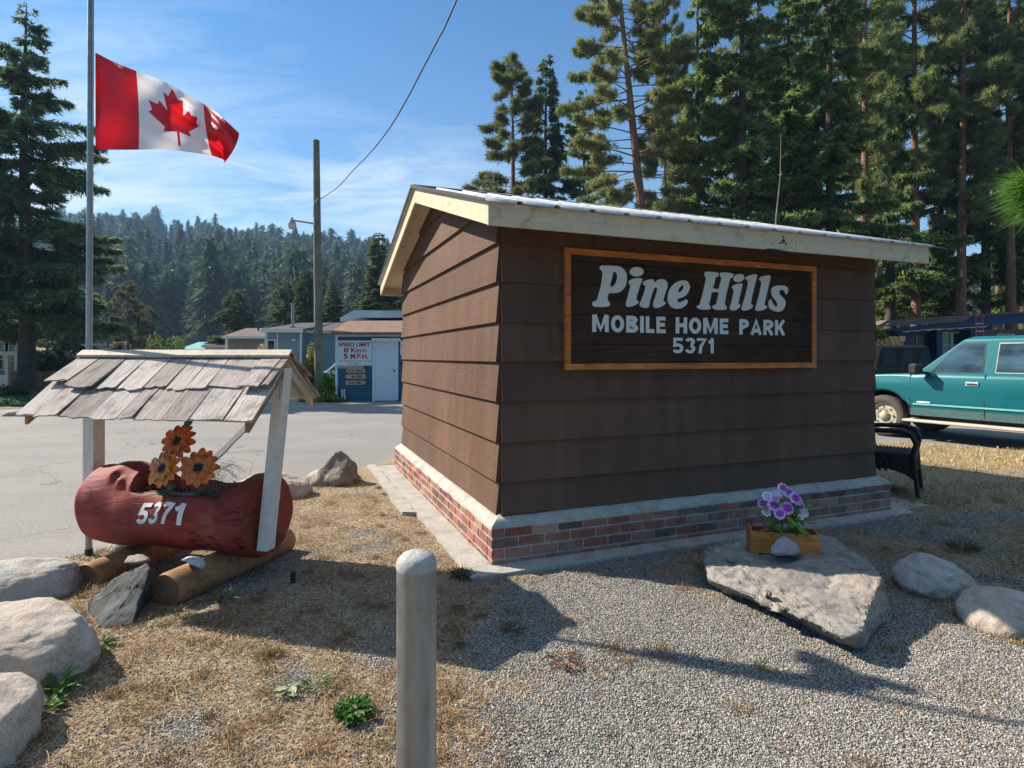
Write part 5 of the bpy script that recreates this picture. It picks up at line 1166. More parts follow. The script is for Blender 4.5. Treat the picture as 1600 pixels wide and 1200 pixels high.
mb = MB(); mb.tube([(.6, .1, .0), (.2, .05, -.03), (.0, 0, 0), (-.05, 0, .03)], [.016, .012, .008, .004], 7); mb.build('twig', M_twig, t)
# ------------------------------------------------ hillside trees
def hilltree(seed):
    g = np.random.default_rng(seed); V = []; T = []
    nl = [11, 8, 12, 7, 10, 9, 6][seed]; R0 = [.15, .24, .17, .27, .20, .13, .22][seed]; pw = [.9, .55, .8, .45, .7, .9, .4][seed]
    for l in range(nl):                     # drooping, jagged tiers of limbs
        t = .10 + .88 * l / nl; top = min(1.0, t + .17); r = R0 * (1 - t) ** pw * (min(1, (t - .02) * 4) if pw < .6 else 1) + .006; m = 15; off = g.uniform(0, 6.28)
        for k in range(m):
            a0 = off + 2 * math.pi * k / m; rr = r * g.uniform(.45, 1.25); w = g.uniform(.16, .30); z_ = t + g.uniform(-.03, .03); tip = (rr * math.cos(a0), rr * math.sin(a0), z_)
            V += [(0.15 * r * math.cos(a0 - 1.3), .15 * r * math.sin(a0 - 1.3), top), (rr * .55 * math.cos(a0 - w), rr * .55 * math.sin(a0 - w), z_ + .035), tip, (0.15 * r * math.cos(a0 + 1.3), .15 * r * math.sin(a0 + 1.3), top), tip, (rr * .55 * math.cos(a0 + w), rr * .55 * math.sin(a0 + w), z_ + .035)]; q = g.uniform(0, 1); T += [q, q]
    n = 240; t = g.uniform(.08, 1, n) ** .85; az = g.uniform(0, 6.283, n); r = R0 * (1 - t) ** pw * g.uniform(.6, 1.2, n) + .004; c = np.stack([r * np.cos(az), r * np.sin(az), t], 1); d = np.stack([np.cos(az), np.sin(az), g.uniform(-.6, .5, n)], 1) + g.normal(0, .4, (n, 3)); d /= np.linalg.norm(d, axis=1)[:, None]; s = np.cross(d, g.normal(0, 1, (n, 3))); s /= np.linalg.norm(s, axis=1)[:, None]; sz = g.uniform(.6, 1.3, n)[:, None]
    V = np.concatenate([np.array(V), np.stack([c - s * .012 * sz, c + s * .012 * sz, c + d * .05 * sz], 1).reshape(-1, 3)]); T = np.concatenate([np.array(T), g.uniform(0, 1, n)])
    tr = np.array([[-.012, 0, 0], [.012, 0, 0], [0, 0, 1.0], [0, -.012, 0], [0, .012, 0], [0, 0, 1.0]]); return np.concatenate([V, tr]), T
hp = [hilltree(s) for s in range(7)]
g = np.random.default_rng(21); NT = 6500; hy = np.sqrt(g.uniform(125 ** 2, 386 ** 2, NT)); hpx = g.uniform(-120, 1720, NT); hx = (hpx - 800) / F * hy
inwin = ((hpx > 60) & (hpx < 680)); clear = fbm(hx, hy, 46, 3); keep = (inwin & (g.random(NT) < .95)) | (~inwin & (g.random(NT) < .30))
bare = (np.exp(-((hpx - 282) / 42) ** 2 - ((hy - 318) / 45) ** 2) > .30) & (g.random(NT) < .96); bare |= (np.exp(-((hpx - 235) / 34) ** 2 - ((hy - 225) / 24) ** 2) > .4) & (g.random(NT) < .9)
bare |= (np.exp(-((hpx - 330) / 16) ** 2 - ((hy - 300) / 18) ** 2) > .5); bare |= (np.exp(-((hpx - 175) / 25) ** 2 - ((hy - 290) / 14) ** 2) > .5); tpy = HZ - (hillz(hx, hy) + 6 - EYE) / hy * F; el = lambda a, b, ra, rb: ((hpx - a) / ra) ** 2 + ((tpy - b) / rb) ** 2 < 1; bare |= (el(272, 394, 52, 26) | el(240, 440, 28, 14) | el(322, 410, 22, 12) | el(395, 425, 18, 7) | el(180, 405, 20, 9)) & (g.random(NT) < .92)
keep &= ~bare & (clear > .30)
# more along the ridge for the skyline
ry_ = g.uniform(376, 392, 170); rpx = g.uniform(120, 700, 170); hx = np.concatenate([hx[keep], (rpx - 800) / F * ry_]); hy = np.concatenate([hy[keep], ry_]); nT = len(hx); hh = g.uniform(7, 20, nT) * (1 + .3 * (g.random(nT) < .14)); hz_ = hillz(hx, hy) - .4; rot = g.uniform(0, 6.28, nT); pi_ = g.integers(0, 7, nT); tone = g.uniform(0, 1, nT)
hpx = 800 + F * hx / hy; order = np.argsort(-(hh / hy) * (((hpx > 165) & (hpx < 640)) * 1.0 + .01)); ind = order[:300]; rest = order[300:]
hc0, hc1 = np.array([.016, .040, .026]), np.array([.10, .15, .075])
meshes = []
for q in range(7):
    V, tn = hp[q]; cc = hc0 + (hc1 - hc0) * tn[:, None]; cc = np.concatenate([cc, [[.06, .04, .03]] * 2]); o = mesh_np('hill_tree', V, np.arange(len(V)).reshape(-1, 3), M_fir, col=cc); meshes.append(o.data); bpy.data.objects.remove(o)
for i in ind:
    o = bpy.data.objects.new('hillside_conifer', meshes[pi_[i]]); COL.objects.link(o); o.location = (hx[i], hy[i], hz_[i]); o.scale = (hh[i] * 1.15, hh[i] * 1.15, hh[i]); o.rotation_euler = (0, 0, rot[i]); tag(o, 'dark distant conifer, one of many covering the hazy hillside', 'tree', 'conifers on the distant hillside')
Vs = []; Cs = []
for i in rest:
    V, tn = hp[pi_[i]]; ca, sa = math.cos(rot[i]), math.sin(rot[i]); h = hh[i]; X2 = (V[:, 0] * ca - V[:, 1] * sa) * h * 1.15 + hx[i]; Y2 = (V[:, 0] * sa + V[:, 1] * ca) * h * 1.15 + hy[i]; Vs.append(np.stack([X2, Y2, V[:, 2] * h + hz_[i]], 1)); k = np.array([.35 + 1.2 * tone[i]]) * (np.array([1.5, 1.0, .7]) if rot[i] < .35 else 1); cc = (hc0 + (hc1 - hc0) * tn[:, None]) * k; Cs.append(np.concatenate([cc, [[.06, .04, .03]] * 2]))
Vs = np.concatenate(Vs); o = mesh_np('hillside_forest', Vs, np.arange(len(Vs)).reshape(-1, 3), M_fir, col=np.concatenate(Cs)); tag(o, 'mass of dark conifers covering the far hillside', 'forest', kind='stuff')
# round leafy bushes
def bush(name, label, loc, rad, n, c0, c1, seed, lf=.16, cat='bush', group=None):
    g = np.random.default_rng(seed); t = thing(name, label, cat, loc, 0, group); d = g.normal(0, 1, (n, 3)); d[:, 2] = np.abs(d[:, 2]); d /= np.linalg.norm(d, axis=1)[:, None]; lob = 1 + .25 * np.sin(d[:, 0] * 5 + seed) * np.cos(d[:, 1] * 4 + d[:, 2] * 5); c = d * np.array(rad) * (g.uniform(.35, 1, n) ** .5 * lob)[:, None]
    a = g.normal(0, 1, (n, 3)); a /= np.linalg.norm(a, axis=1)[:, None]; b = np.cross(a, g.normal(0, 1, (n, 3))); b /= np.linalg.norm(b, axis=1)[:, None]; sz = lf * g.uniform(.5, 1.3, n)[:, None]; V = np.stack([c - a * sz * .5, c + b * sz * .35, c + a * sz * .5, c - b * sz * .35], 1).reshape(-1, 3)
    cc = np.array(c0) + (np.array(c1) - np.array(c0)) * g.random((n, 1)); mesh_np('foliage', V, np.arange(len(V)).reshape(-1, 4), M_fir, t, col=cc); mb = MB()
    for k in range(7): a_ = k * .9; mb.tube([(0, 0, 0), (rad[0] * .3 * math.cos(a_), rad[1] * .3 * math.sin(a_), rad[2] * .5), (rad[0] * .6 * math.cos(a_), rad[1] * .6 * math.sin(a_), rad[2] * .8)], [.04 * rad[2], .025 * rad[2], .01], 5)
    mb.build('stem', M_bark, t); return t
bush('green_bush', 'rounded bright green bush above the ridge of the shake roof', at(256, 48, -.1), (2.1, 1.6, 3.1), 5200, (.06, .12, .02), (.17, .24, .04), 31, .24)
bush('pampas_grass', 'tan feathery grass clump left of the pale blue home', at(406, 29, 0), (.85, .6, 1.75), 2600, (.34, .25, .13), (.55, .42, .26), 33, .20, 'plant')
bush('pampas_grass', 'small tan grass clump against the wall of the pale blue home', at(458, 28, 0), (.45, .4, 1.25), 1200, (.34, .25, .13), (.5, .38, .24), 34, .18, 'plant')
bush('leafy_shrub', 'yellow-green shrub between the utility pole and the blue shed', at(514, 20.2, -.12), (.50, .4, .95), 2600, (.10, .20, .03), (.26, .36, .06), 35, .11)
bush('leafy_shrub', 'tall thin yellowing shrub climbing beside the utility pole', at(486, 20.3, -.12), (.33, .3, 1.9), 1900, (.13, .16, .03), (.35, .30, .06), 36, .11)
bush('leafy_shrub', 'low leafy weeds at the foot of the utility pole', at(505, 19.6, -.12), (.75, .25, .30), 1200, (.07, .16, .02), (.18, .28, .05), 37, .09)
bush('yellow_flower_plant', 'yellow flowering plant left of the shake roof in front of the spruce shade', at(110, 17.5, -.12), (.20, .2, .95), 500, (.10, .18, .03), (.62, .50, .03), 38, .07, 'plant')
bush('garden_shrub', 'dark shrub in the far left garden beside the white porch', at(18, 20.5, -.12), (.6, .5, .6), 1300, (.03, .06, .025), (.10, .12, .05), 39, .10)
bush('garden_shrub', 'pinkish flowering plant by the wood fence at the far left', at(72, 19.5, -.12), (.55, .4, .45), 1300, (.05, .09, .04), (.35, .25, .22), 40, .08)
bush('garden_shrub', 'grey-green shrub behind the spruce trunk in the left garden', at(88, 27, -.12), (2.0, 1.0, 2.2), 3000, (.03, .055, .025), (.08, .10, .05), 41, .2)
# ground cover at the far left
g = np.random.default_rng(44); n = 9000; x = g.uniform(-21, -12.4, n); y = g.uniform(15.3, 21.4, n); ok = (y > 15.3 + (x + 21) * .30 + .6 * fbm(x, y, 2)) ; x, y = x[ok], y[ok]; n = len(x); c = np.stack([x, y, -.1 + .16 * g.random(n)], 1); a = g.normal(0, 1, (n, 3)); a /= np.linalg.norm(a, axis=1)[:, None]; b = np.cross(a, g.normal(0, 1, (n, 3))); b /= np.linalg.norm(b, axis=1)[:, None]; sz = .10 * g.uniform(.5, 1.3, n)[:, None]
V = np.stack([c - a * sz, c + b * sz * .6, c + a * sz, c - b * sz * .6], 1).reshape(-1, 3); o = mesh_np('ground_cover', V, np.arange(len(V)).reshape(-1, 4), M_fir, col=np.array([.03, .09, .045]) + np.array([.05, .08, .03]) * g.random((n, 1))); tag(o, 'low green leafy ground cover at the left edge of the road', 'ground cover', kind='stuff')
V, Fa = grid(-40, -11.5, 14.6, 24, .4, lambda x, y: -.085 + .03 * fbm(x, y, 1) - .2 * sstep(0, 1.2, 15.2 + (x + 21) * .30 - y))
tag(mesh_np('garden_soil', V, Fa, rockm('garden_soil_mat', (.17, .125, .085), 2, .4, 0), sm=True), kind='structure')
for k, (px, Y_, r_, lab) in enumerate([(18, 15.0, .22, 'pale rounded edging stone at the far left road edge'), (34, 14.9, .13, 'small white edging stone right of the longer pale one')]): boulder('edging_stone', lab, at(px, Y_, -.06), (r_, r_ * .6, r_ * .5), M_white if k else M_rock, 60 + k, .1)
# ================================================================== BUILDINGS
def house(name, label, cat, px0, px1, Yd, zwall, ztop, depth, wallm, roofm, trim=(.6, .6, .58), over=.25, rise=True, base=-.12, gable_x=False, eave=.16, rz=0):
    """box home with eave along the front and a roof sloping back; returns empty and its local frame (x right, y away)"""
    x0 = (px0 - 800) / F * Yd; x1 = (px1 - 800) / F * Yd; t = thing(name, label, cat, (x0, Yd, base), rz); w = x1 - x0; h = zwall - base
    mb = MB(); mb.box((0, 0, 0), (w, depth, h)); mb.build('wall', wallm, t)
    top = ztop - base; mb = MB(); o_ = over
    pts = [(-o_, -o_, h + .02), (-o_, depth / 2, top), (-o_, depth + o_, h + .02), (-o_, depth + o_, h + .02 - .05), (-o_, depth / 2, top - .06), (-o_, -o_, h - .03)]
    V = pts + [(w + o_, p[1], p[2]) for p in pts]; mb.mesh(V, [(0, 1, 7, 6), (1, 2, 8, 7), (3, 4, 10, 9), (4, 5, 11, 10), (0, 5, 4, 1), (1, 4, 3, 2), (6, 7, 10, 11), (7, 8, 9, 10), (0, 6, 11, 5), (2, 3, 9, 8)]); 
    mb.build('roof', roofm, t)
    mb = MB(); mb.prism([(.0, 0, h - .02), (0, depth, h - .02), (0, depth / 2, top - .08)], (w, 0, 0)); mb.build('gable', wallm, t)
    mb = MB(); mb.box((-o_, -o_ - .03, h - eave), (w + o_, -o_ - .002, h + .03), trim); mb.build('fascia', M_col, t)
    mb = MB()
    for xx in (0, w): mb.box((xx - .05, -.025, 0), (xx + .05, .05, h - eave), trim)
    mb.build('corner_trim', M_col, t); return t, w, h
def roofm(name, c):
    m = Mat(name, .9, .2); w = m.n('ShaderNodeTexBrick'); w.inputs['Scale'].default_value = 3.2; w.inputs['Color1'].default_value = (*[x * 1.15 for x in c], 1); w.inputs['Color2'].default_value = (*[x * .8 for x in c], 1); w.inputs['Mortar'].default_value = (*[x * .5 for x in c], 1); w.inputs['Mortar Size'].default_value = .012; m.L(m.co(), w.inputs['Vector'])
    m.base(m.mix(1, w.outputs[0], m.ramp(m.noise(1.5, 6, .7), [(.3, .8), (.7, 1.15)]), 'MULTIPLY')); return m.m
M_rdark = roofm('dark_shingles', (.085, .075, .075)); M_rbrown = roofm('brown_shingles', (.15, .12, .105)); M_rorange = roofm('orange_brown_shingles', (.22, .14, .10)); M_rteal = paint('teal_roof_metal', (.16, .36, .34), .5)
W_white = clap('white_siding', (.62, .62, .64)); W_taupe = clap('taupe_siding', (.23, .20, .17)); W_blue = clap('pale_blue_siding', (.20, .32, .38)); W_navy = paint('navy_wall', (.022, .085, .135), .6, .12, .2); W_trimw = clap('white_band_siding', (.50, .55, .62)); W_teal = clap('purple_grey_siding', (.16, .13, .16))
def window(t, x, z, w, h, y=-.03, fr=(.75, .75, .75), cross=True):
    mb = MB(); f = .06
    for lo, hi in (((x - f, y - .02, z - f), (x, y + .03, z + h + f)), ((x + w, y - .02, z - f), (x + w + f, y + .03, z + h + f)), ((x, y - .02, z + h), (x + w, y + .03, z + h + f)), ((x, y - .02, z - f), (x + w, y + .03, z))): mb.box(lo, hi, fr)
    if cross: mb.box((x, y - .01, z + h * .36), (x + w, y + .02, z + h * .36 + .04), fr)
    fo = mb.build('window', M_col, t); mb = MB(); mb.box((x + .001, y + .012, z + .001), (x + w - .001, y + .024, z + h - .001)); mb.build('pane', M_glass, fo)
M_glass = glassy('window_glass')
def zpy(py, Y_): return EYE - (py - HZ) / F * Y_
house('mobile_home', 'far mobile home with a teal metal roof left of the white one', 'mobile home', 284, 326, 66, zpy(546, 66), zpy(537, 66) + .3, 8, W_teal, M_rteal)
t, w, h = house('mobile_home', 'small white-walled home with a dark roof between the teal roof and the brown-grey home', 'mobile home', 321, 361, 56, zpy(540, 56), zpy(528, 56), 7, W_white, M_rdark, eave=.2)
t, w, h = house('mobile_home', 'brown-grey lap-sided mobile home with a brown shingle roof', 'mobile home', 355, 414, 47, zpy(526, 47), zpy(509, 47), 8, W_taupe, M_rbrown, (.66, .66, .64), .30)
mb = MB(); mb.tube([(w * .45, 2.6, h + .3), (w * .45, 2.6, h + 1.0)], .07, 8, (.02, .02, .02)); mb.build('vent_pipe', M_col, t)
mb = MB(); mb.tube([(.05, -.32, .1), (.05, -.32, h - .1)], .05, 6, (.7, .7, .7)); mb.build('downpipe', M_col, t)
Yb = 31
t, w, h = house('mobile_home', 'pale blue lap-sided mobile home with a dark roof and a tall steel chimney', 'mobile home', 416, 470, Yb, zpy(515, Yb), zpy(495, Yb), 11, W_blue, M_rdark, (.72, .74, .76), .2)
mb = MB(); mb.box((w, 1.0, 0), (w + 4.6, 10, h - .15)); mb.build('side_wing', W_blue, t); mb = MB(); mb.box((w - .1, .7, h - .16), (w + 4.8, .8, h - .0), (.7, .72, .74)); mb.build('fascia', M_col, t)
mb = MB(); mb.mesh([(w + .19, .6, h - .02), (w + 4.9, .6, h - .02), (w + 4.9, 5.5, h + .7), (w + .19, 5.5, h + .7), (w + .19, 10.5, h), (w + 4.9, 10.5, h)], [(0, 1, 2, 3), (3, 2, 5, 4)]); mb.build('roof', M_rdark, t)
window(t, .10, (zpy(557, Yb) + .12), .36, .85); window(t, .10, (zpy(572, Yb) + .12), .36, .28, cross=False)
for k, wx in enumerate((.62,)): 
    mb = MB(); mb.box((wx - .04, -.05, 0), (wx + .03, -.002, h - .16), (.72, .74, .76)); mb.build('corner_trim', M_col, t)
mb = MB(); q = 1.05; mb.tube([(q, 1.0, h + .1), (q, 1.0, h + 1.42)], .085, 12); mb.tube([(q, 1.0, h + 1.42), (q, 1.0, h + 1.50)], .13, 12); mb.tube([(q, 1.0, h + .1), (q, 1.0, h + .2)], .2, 12); mb.build('chimney_pipe', M_galv, t)
mb = MB(); mb.box((1.38, -.05, h - .62), (1.58, -.01, h - .5), (.7, .7, .7)); mb.build('wall_vent', M_col, t)
# flat-roofed home behind the shed
Yc_ = 27.5; x0 = (534 - 800) / F * Yc_; t = thing('flat_roof_home', 'home with a flat white panelled roof edge and navy band behind the blue shed', 'mobile home', (x0, Yc_, -.12)); 
mb = MB(); mb.box((.9, 0, 0), (6.5, 7, zpy(500, Yc_) + .12)); mb.build('wall', W_navy, t); mb = MB(); mb.prism([(-.0, -.3, zpy(502, Yc_) + .12 - .02), (.02, -.3, zpy(497, Yc_) + .12), (.65, -.3, zpy(486, Yc_) + .12 + .02), (7, -.3, zpy(488, Yc_) + .12), (7, -.3, zpy(496.5, Yc_) + .12), (.95, -.3, zpy(496.5, Yc_) + .12)], (0, 7.6, 0)); mb.build('roof', W_trimw, t)
mb = MB(); mb.tube([(2.1, 2, zpy(488, Yc_)), (2.1, 2, zpy(483, Yc_) + .12)], .12, 10, (.6, .6, .6)); mb.tube([(2.1, 2, zpy(483, Yc_) + .12), (2.1, 2, zpy(482, Yc_) + .14)], .17, 10, (.6, .6, .6)); mb.build('roof_vent', M_col, t)
# blue shed with the speed limit sign
YS = 20.0; BS = -.10; x0 = (525.5 - 800) / F * YS; sh = thing('blue_shed', 'dark blue shed with a white door and orange-brown shingle roof beside the road', 'shed', (x0, YS, BS)); SX = lambda px: (px - 525.5) / F * YS; SZ = lambda py: zpy(py, YS) - BS
mb = MB(); mb.box((0, 0, 0), (SX(690), 3.2, SZ(523))); mb.build('wall', W_navy, sh)
mb = MB(); V = [(-.10, -.35, SZ(519.5)), (SX(690) + .1, -.35, SZ(519.5)), (SX(690) + .1, 1.8, SZ(519.5) + .52), (-.10, 1.8, SZ(519.5) + .52), (-.10, 3.5, SZ(519.5)), (SX(690) + .1, 3.5, SZ(519.5)), (-.10, -.35, SZ(523)), (SX(690) + .1, -.35, SZ(523)), (-.10, 3.5, SZ(523)), (SX(690) + .1, 3.5, SZ(523))]; mb.mesh(V, [(0, 1, 2, 3), (3, 2, 5, 4), (0, 6, 7, 1), (4, 5, 9, 8), (0, 3, 4, 8, 6), (1, 7, 9, 5, 2), (6, 8, 9, 7)]); mb.build('roof', M_rorange, sh)
mb = MB(); mb.box((-.02, -.06, 0), (.06, -.002, SZ(523)), (.62, .66, .68)); mb.box((.062, -.055, SZ(526)), (SX(690), -.004, SZ(523.2)), (.62, .66, .68)); mb.build('corner_trim', M_col, sh)
mb = MB(); mb.box((SX(586), -.045, .02), (SX(619.5), -.006, SZ(534)), (.60, .62, .66)); dd = mb.build('door', M_col, sh); mb = MB(); mb.tube([(SX(616.5), -.045, SZ(579.5)), (SX(616.5), -.10, SZ(579.5))], .028, 10, (.04, .04, .04)); mb.build('handle', M_col, dd)
mb = MB(); mb.box((SX(582.5), -.06, 0), (SX(585.8), -.004, SZ(534.2)), (.66, .68, .7)); mb.box((SX(619.8), -.06, .05), (SX(622.5), -.004, SZ(534.2)), (.66, .68, .7)); mb.box((SX(582), -.14, SZ(533.8)), (SX(626), -.004, SZ(528.5)), (.66, .68, .7)); mb.build('door_frame', M_col, sh)
for k, px in enumerate((535, 538.6)): mb = MB(); mb.tube([(SX(px), -.06, SZ(608)), (SX(px), -.06, SZ(618)), (SX(px) + .05, -.09, SZ(625)), (SX(px) + .07, -.10, SZ(626))], .022, 8, (.75, .75, .75)); mb.build('white_pipe', M_col, sh)
def signboard(name, label, pxa, pxb, pya, pyb, texts, c=(.66, .66, .64), arrow=0, y=-.03):
    t = thing(name, label, 'sign', (x0 + SX(pxa), YS + y, BS + SZ(pyb))); w = SX(pxb) - SX(pxa); h = SZ(pya) - SZ(pyb); mb = MB()
    if arrow == 0: mb.box((0, -.02, 0), (w, 0, h), c)
    else:
        a = h * .45; pts = [(a, -.02, 0), (w, -.02, 0), (w, -.02, h), (a, -.02, h), (0, -.02, h / 2)] if arrow < 0 else [(0, -.02, 0), (w - a, -.02, 0), (w, -.02, h / 2), (w - a, -.02, h), (0, -.02, h)]; mb.prism(pts, (0, .02, 0), c)
    mb.build('board', M_col, t); mb = MB()
    for (s, a, b, ya, yb, tc, bold) in texts: put_text(mb, s, SX(a) - SX(pxa), SX(b) - SX(pxa), SZ(yb) - SZ(pyb), SZ(ya) - SZ(pyb), bold, y=-.0205, th=.002, c=tc)
    if texts: mb.build('lettering', M_col, t)
    return t
RED = (.38, .025, .03); DK = (.10, .07, .12); ix = lambda z: 520 + z * 120 / 1108; iy = lambda z: 500 + z * 130 / 1200
signboard('speed_limit_sign', 'white speed limit sign with red lettering on the blue shed', 527, 581.5, 532, 571.3, [('SPEED LIMIT', ix(88), ix(545), iy(325), iy(383), RED, .03), ('8', ix(160), ix(232), iy(402), iy(470), RED, .03), ('Km', ix(268), ix(415), iy(402), iy(470), RED, .03), ('h', ix(440), ix(490), iy(404), iy(470), RED, .0), ('5', ix(160), ix(225), iy(487), iy(560), RED, .04), ('M.P.H.', ix(262), ix(515), iy(487), iy(558), RED, .035), ('NO TRAIL MOTORCYCLES', ix(100), ix(552), iy(583), iy(607), DK, .0), ('IN PARK', ix(210), ix(380), iy(620), iy(640), DK, .0)])
WB = (.42, .30, .22); DB = (.07, .05, .05)
signboard('arrow_sign', 'plain brown plank under the white speed limit sign on the blue shed', 527.5, 568.5, 571.6, 575.8, [], WB, y=-.045)
signboard('arrow_sign', 'wooden arrow pointing left reading 1-3, 39-A, topmost of the three arrows', 540, 571, 576, 582.5, [('1-3  39A', 546, 568, 577.2, 581.3, DB, .02)], WB, -1)
signboard('arrow_sign', 'wooden arrow pointing left reading 4-20, middle one of the three arrows', 539.5, 572, 584.5, 592, [('4-20', 550, 566, 586, 590.5, DB, .02)], WB, -1)
signboard('arrow_sign', 'wooden arrow pointing right reading 21-38, lowest of the three arrows', 540.5, 572.5, 594.5, 601.2, [('21-38', 546, 564, 595.7, 600, DB, .02)], WB, 1)
signboard('notice_board', 'white notice board on the blue shed right of the white door', 625.5, 650, 532, 555, [('NO', 629.5, 633, 539, 542, DK, .0)])
# far left: porch home, fence, covered cars
Yl = 26; t = thing('porch_home', 'white-framed home with tall porch windows at the far left edge', 'mobile home', at(-60, Yl, -.12)); XL = lambda px: (px + 60) / F * Yl
mb = MB(); mb.box((0, .3, 0), (XL(30), 7, zpy(548, Yl) + .1)); mb.build('wall', clap('grey_blue_siding', (.20, .24, .28)), t)
for px in (-20, 10, 24): mb = MB(); mb.box((XL(px), -.05, 0), (XL(px + 3.5), .1, zpy(550, Yl) + .1), (.7, .72, .74)); mb.build('porch_post', M_col, t)
mb = MB(); mb.box((0, -.1, zpy(551, Yl)), (XL(34), .2, zpy(545, Yl)), (.7, .7, .7)); mb.box((0, -.04, .1), (XL(13), .05, .75), (.66, .7, .74)); mb.build('porch_rail', M_col, t); window(t, XL(-14), 1.0, .55, 1.2, .27); window(t, XL(0), .9, .5, 1.3, .27); window(t, XL(17), .9, .18, 1.3, .27, cross=False)
t = thing('wood_fence', 'low reddish-brown board fence behind the spruce trunk', 'fence', at(16, 25, -.12)); mb = MB(); g_ = 0
for k in range(24): a = k * .085; mb.box((a, rnd(-.005, .005), .05), (a + .08, .02, .93 + rnd(-.01, .01)), jit((.26, .12, .06), .25))
mb.build('fence_boards', M_col, t)
t = thing('tarp_covered_boat', 'pale blue tarp-covered boat behind the wood fence at the left', 'boat', at(52, 28, -.1)); mb = MB(); V = [(0, 0, .9), (.9, -.1, 1.2), (1.9, 0, 1.1), (3.4, .2, .8), (3.5, 1.6, .8), (1.9, 2, 1.1), (0, 1.9, .9), (.9, 1.0, 1.45), (2.3, 1.0, 1.25)]; mb.mesh(V, [(0, 1, 7), (1, 2, 8, 7), (2, 3, 8), (3, 4, 8), (4, 5, 8), (5, 6, 7, 8), (6, 0, 7)], (.26, .42, .62)); mb.mesh([(0, 0, .9), (.9, -.1, 1.2), (1.9, 0, 1.1), (3.4, .2, .8), (3.0, .4, .2), (.4, .3, .2)], [(0, 5, 4, 3, 2, 1)], (.05, .09, .2)); mb.build('tarp', M_col, t); mb = MB()
for xx in (.6, 2.6): mb.tube([(xx, .5, .28), (xx, .66, .28)], .28, 16, (.03, .03, .03))
mb.build('wheel', M_col, t)
# ================================================================== VEHICLES
M_teal = Mat('teal_car_paint', .35, .35, .1); M_teal.base(M_teal.mix(M_teal.ramp(M_teal.noise(4, 6, .7, (1, 1, .5)), [(.55, 0.), (.75, .35)]), (.0, .105, .122), (.006, .11, .122))); M_teal.b.inputs['Coat Weight'].default_value = .35; M_teal = M_teal.m
M_tealdirty = paint('dusty_teal', (.045, .105, .105), .7, .2, .5)
M_cream = paint('cream_step', (.50, .44, .36), .6, .15, .3)
M_tyre = paint('tyre_rubber', (.07, .062, .052), .9, .2, .35); M_rim = paint('tan_steel_rim', (.42, .37, .27), .5, .15, .35)
_g = Mat('car_glass', .03, .6, .55); _g.base(_g.ramp(_g.noise(1.2, 4, .6, (1, 1, 3)), [(.35, (.03, .045, .05)), (.65, (.12, .19, .21))])); _g.bump(_g.noise(.8, 3), .04, .02); M_cglass = _g; M_chrome = galv('chrome_trim', .75)
def wheel(t, x, y, z, r, w, side, rimm=None, name='wheel'):
    mb = MB(); V = []; Fs = []; n = 40; pr = [(r * .62, 0), (r * .66, -.012), (r * .93, -.02), (r * .985, .02), (r, .06), (r, w - .06), (r * .985, w - .02), (r * .93, w), (r * .62, w)]
    for (rr, yy) in pr:
        for k in range(n): a = 2 * math.pi * k / n; q = rr * (1.0 + (.012 if (k % 2 and rr >= r * .98) else 0)); V.append((x + q * math.cos(a), y + (yy if side < 0 else -yy), z + q * math.sin(a)))
    for j in range(len(pr) - 1):
        for k in range(n): k2 = (k + 1) % n; Fs.append((j * n + k, j * n + k2, (j + 1) * n + k2, (j + 1) * n + k))
    mb.mesh(V, Fs, sm=True); wo = mb.build(name, M_tyre, t); mb = MB(); s = 1 if side < 0 else -1
    pr = [(r * .64, .0), (r * .60, .02), (r * .55, .06), (r * .48, .045), (r * .36, .03), (r * .30, .05), (r * .20, .055), (r * .19, .0), (r * .12, -.02), (0.001, -.025)]; V = []; Fs = []
    for (rr, yy) in pr:
        for k in range(n): a = 2 * math.pi * k / n; V.append((x + rr * math.cos(a), y + s * yy, z + rr * math.sin(a)))
    for j in range(len(pr) - 1):
        for k in range(n): k2 = (k + 1) % n; Fs.append((j * n + k, j * n + k2, (j + 1) * n + k2, (j + 1) * n + k))
    mb.mesh(V, Fs, sm=True)
    mb.build('rim', rimm or M_rim, wo); mb = MB()
    for k in range(8): a = 2 * math.pi * k / 8; mb.tube([(x + r * .42 * math.cos(a), y + s * .034, z + r * .42 * math.sin(a)), (x + r * .42 * math.cos(a), y + s * .060, z + r * .42 * math.sin(a))], .022, 8)
    for k in range(6): a = 2 * math.pi * k / 6 + .3; mb.tube([(x + r * .25 * math.cos(a), y + s * .04, z + r * .25 * math.sin(a)), (x + r * .25 * math.cos(a), y + s * .055 - s * .03, z + r * .25 * math.sin(a))], .013, 6)
    mb.build('rim_hole', M_black, wo)
TA = R(62); tr = thing('pickup_truck', 'teal extended-cab pickup truck with muddy lower panels parked right of the kiosk', 'pickup truck', (7.20, 11.2, -.10), -TA)   # x towards the tail, y away from the viewer
TW = 1.92
def sidewall(x0, x1, prof_top, y, inset=0): pass
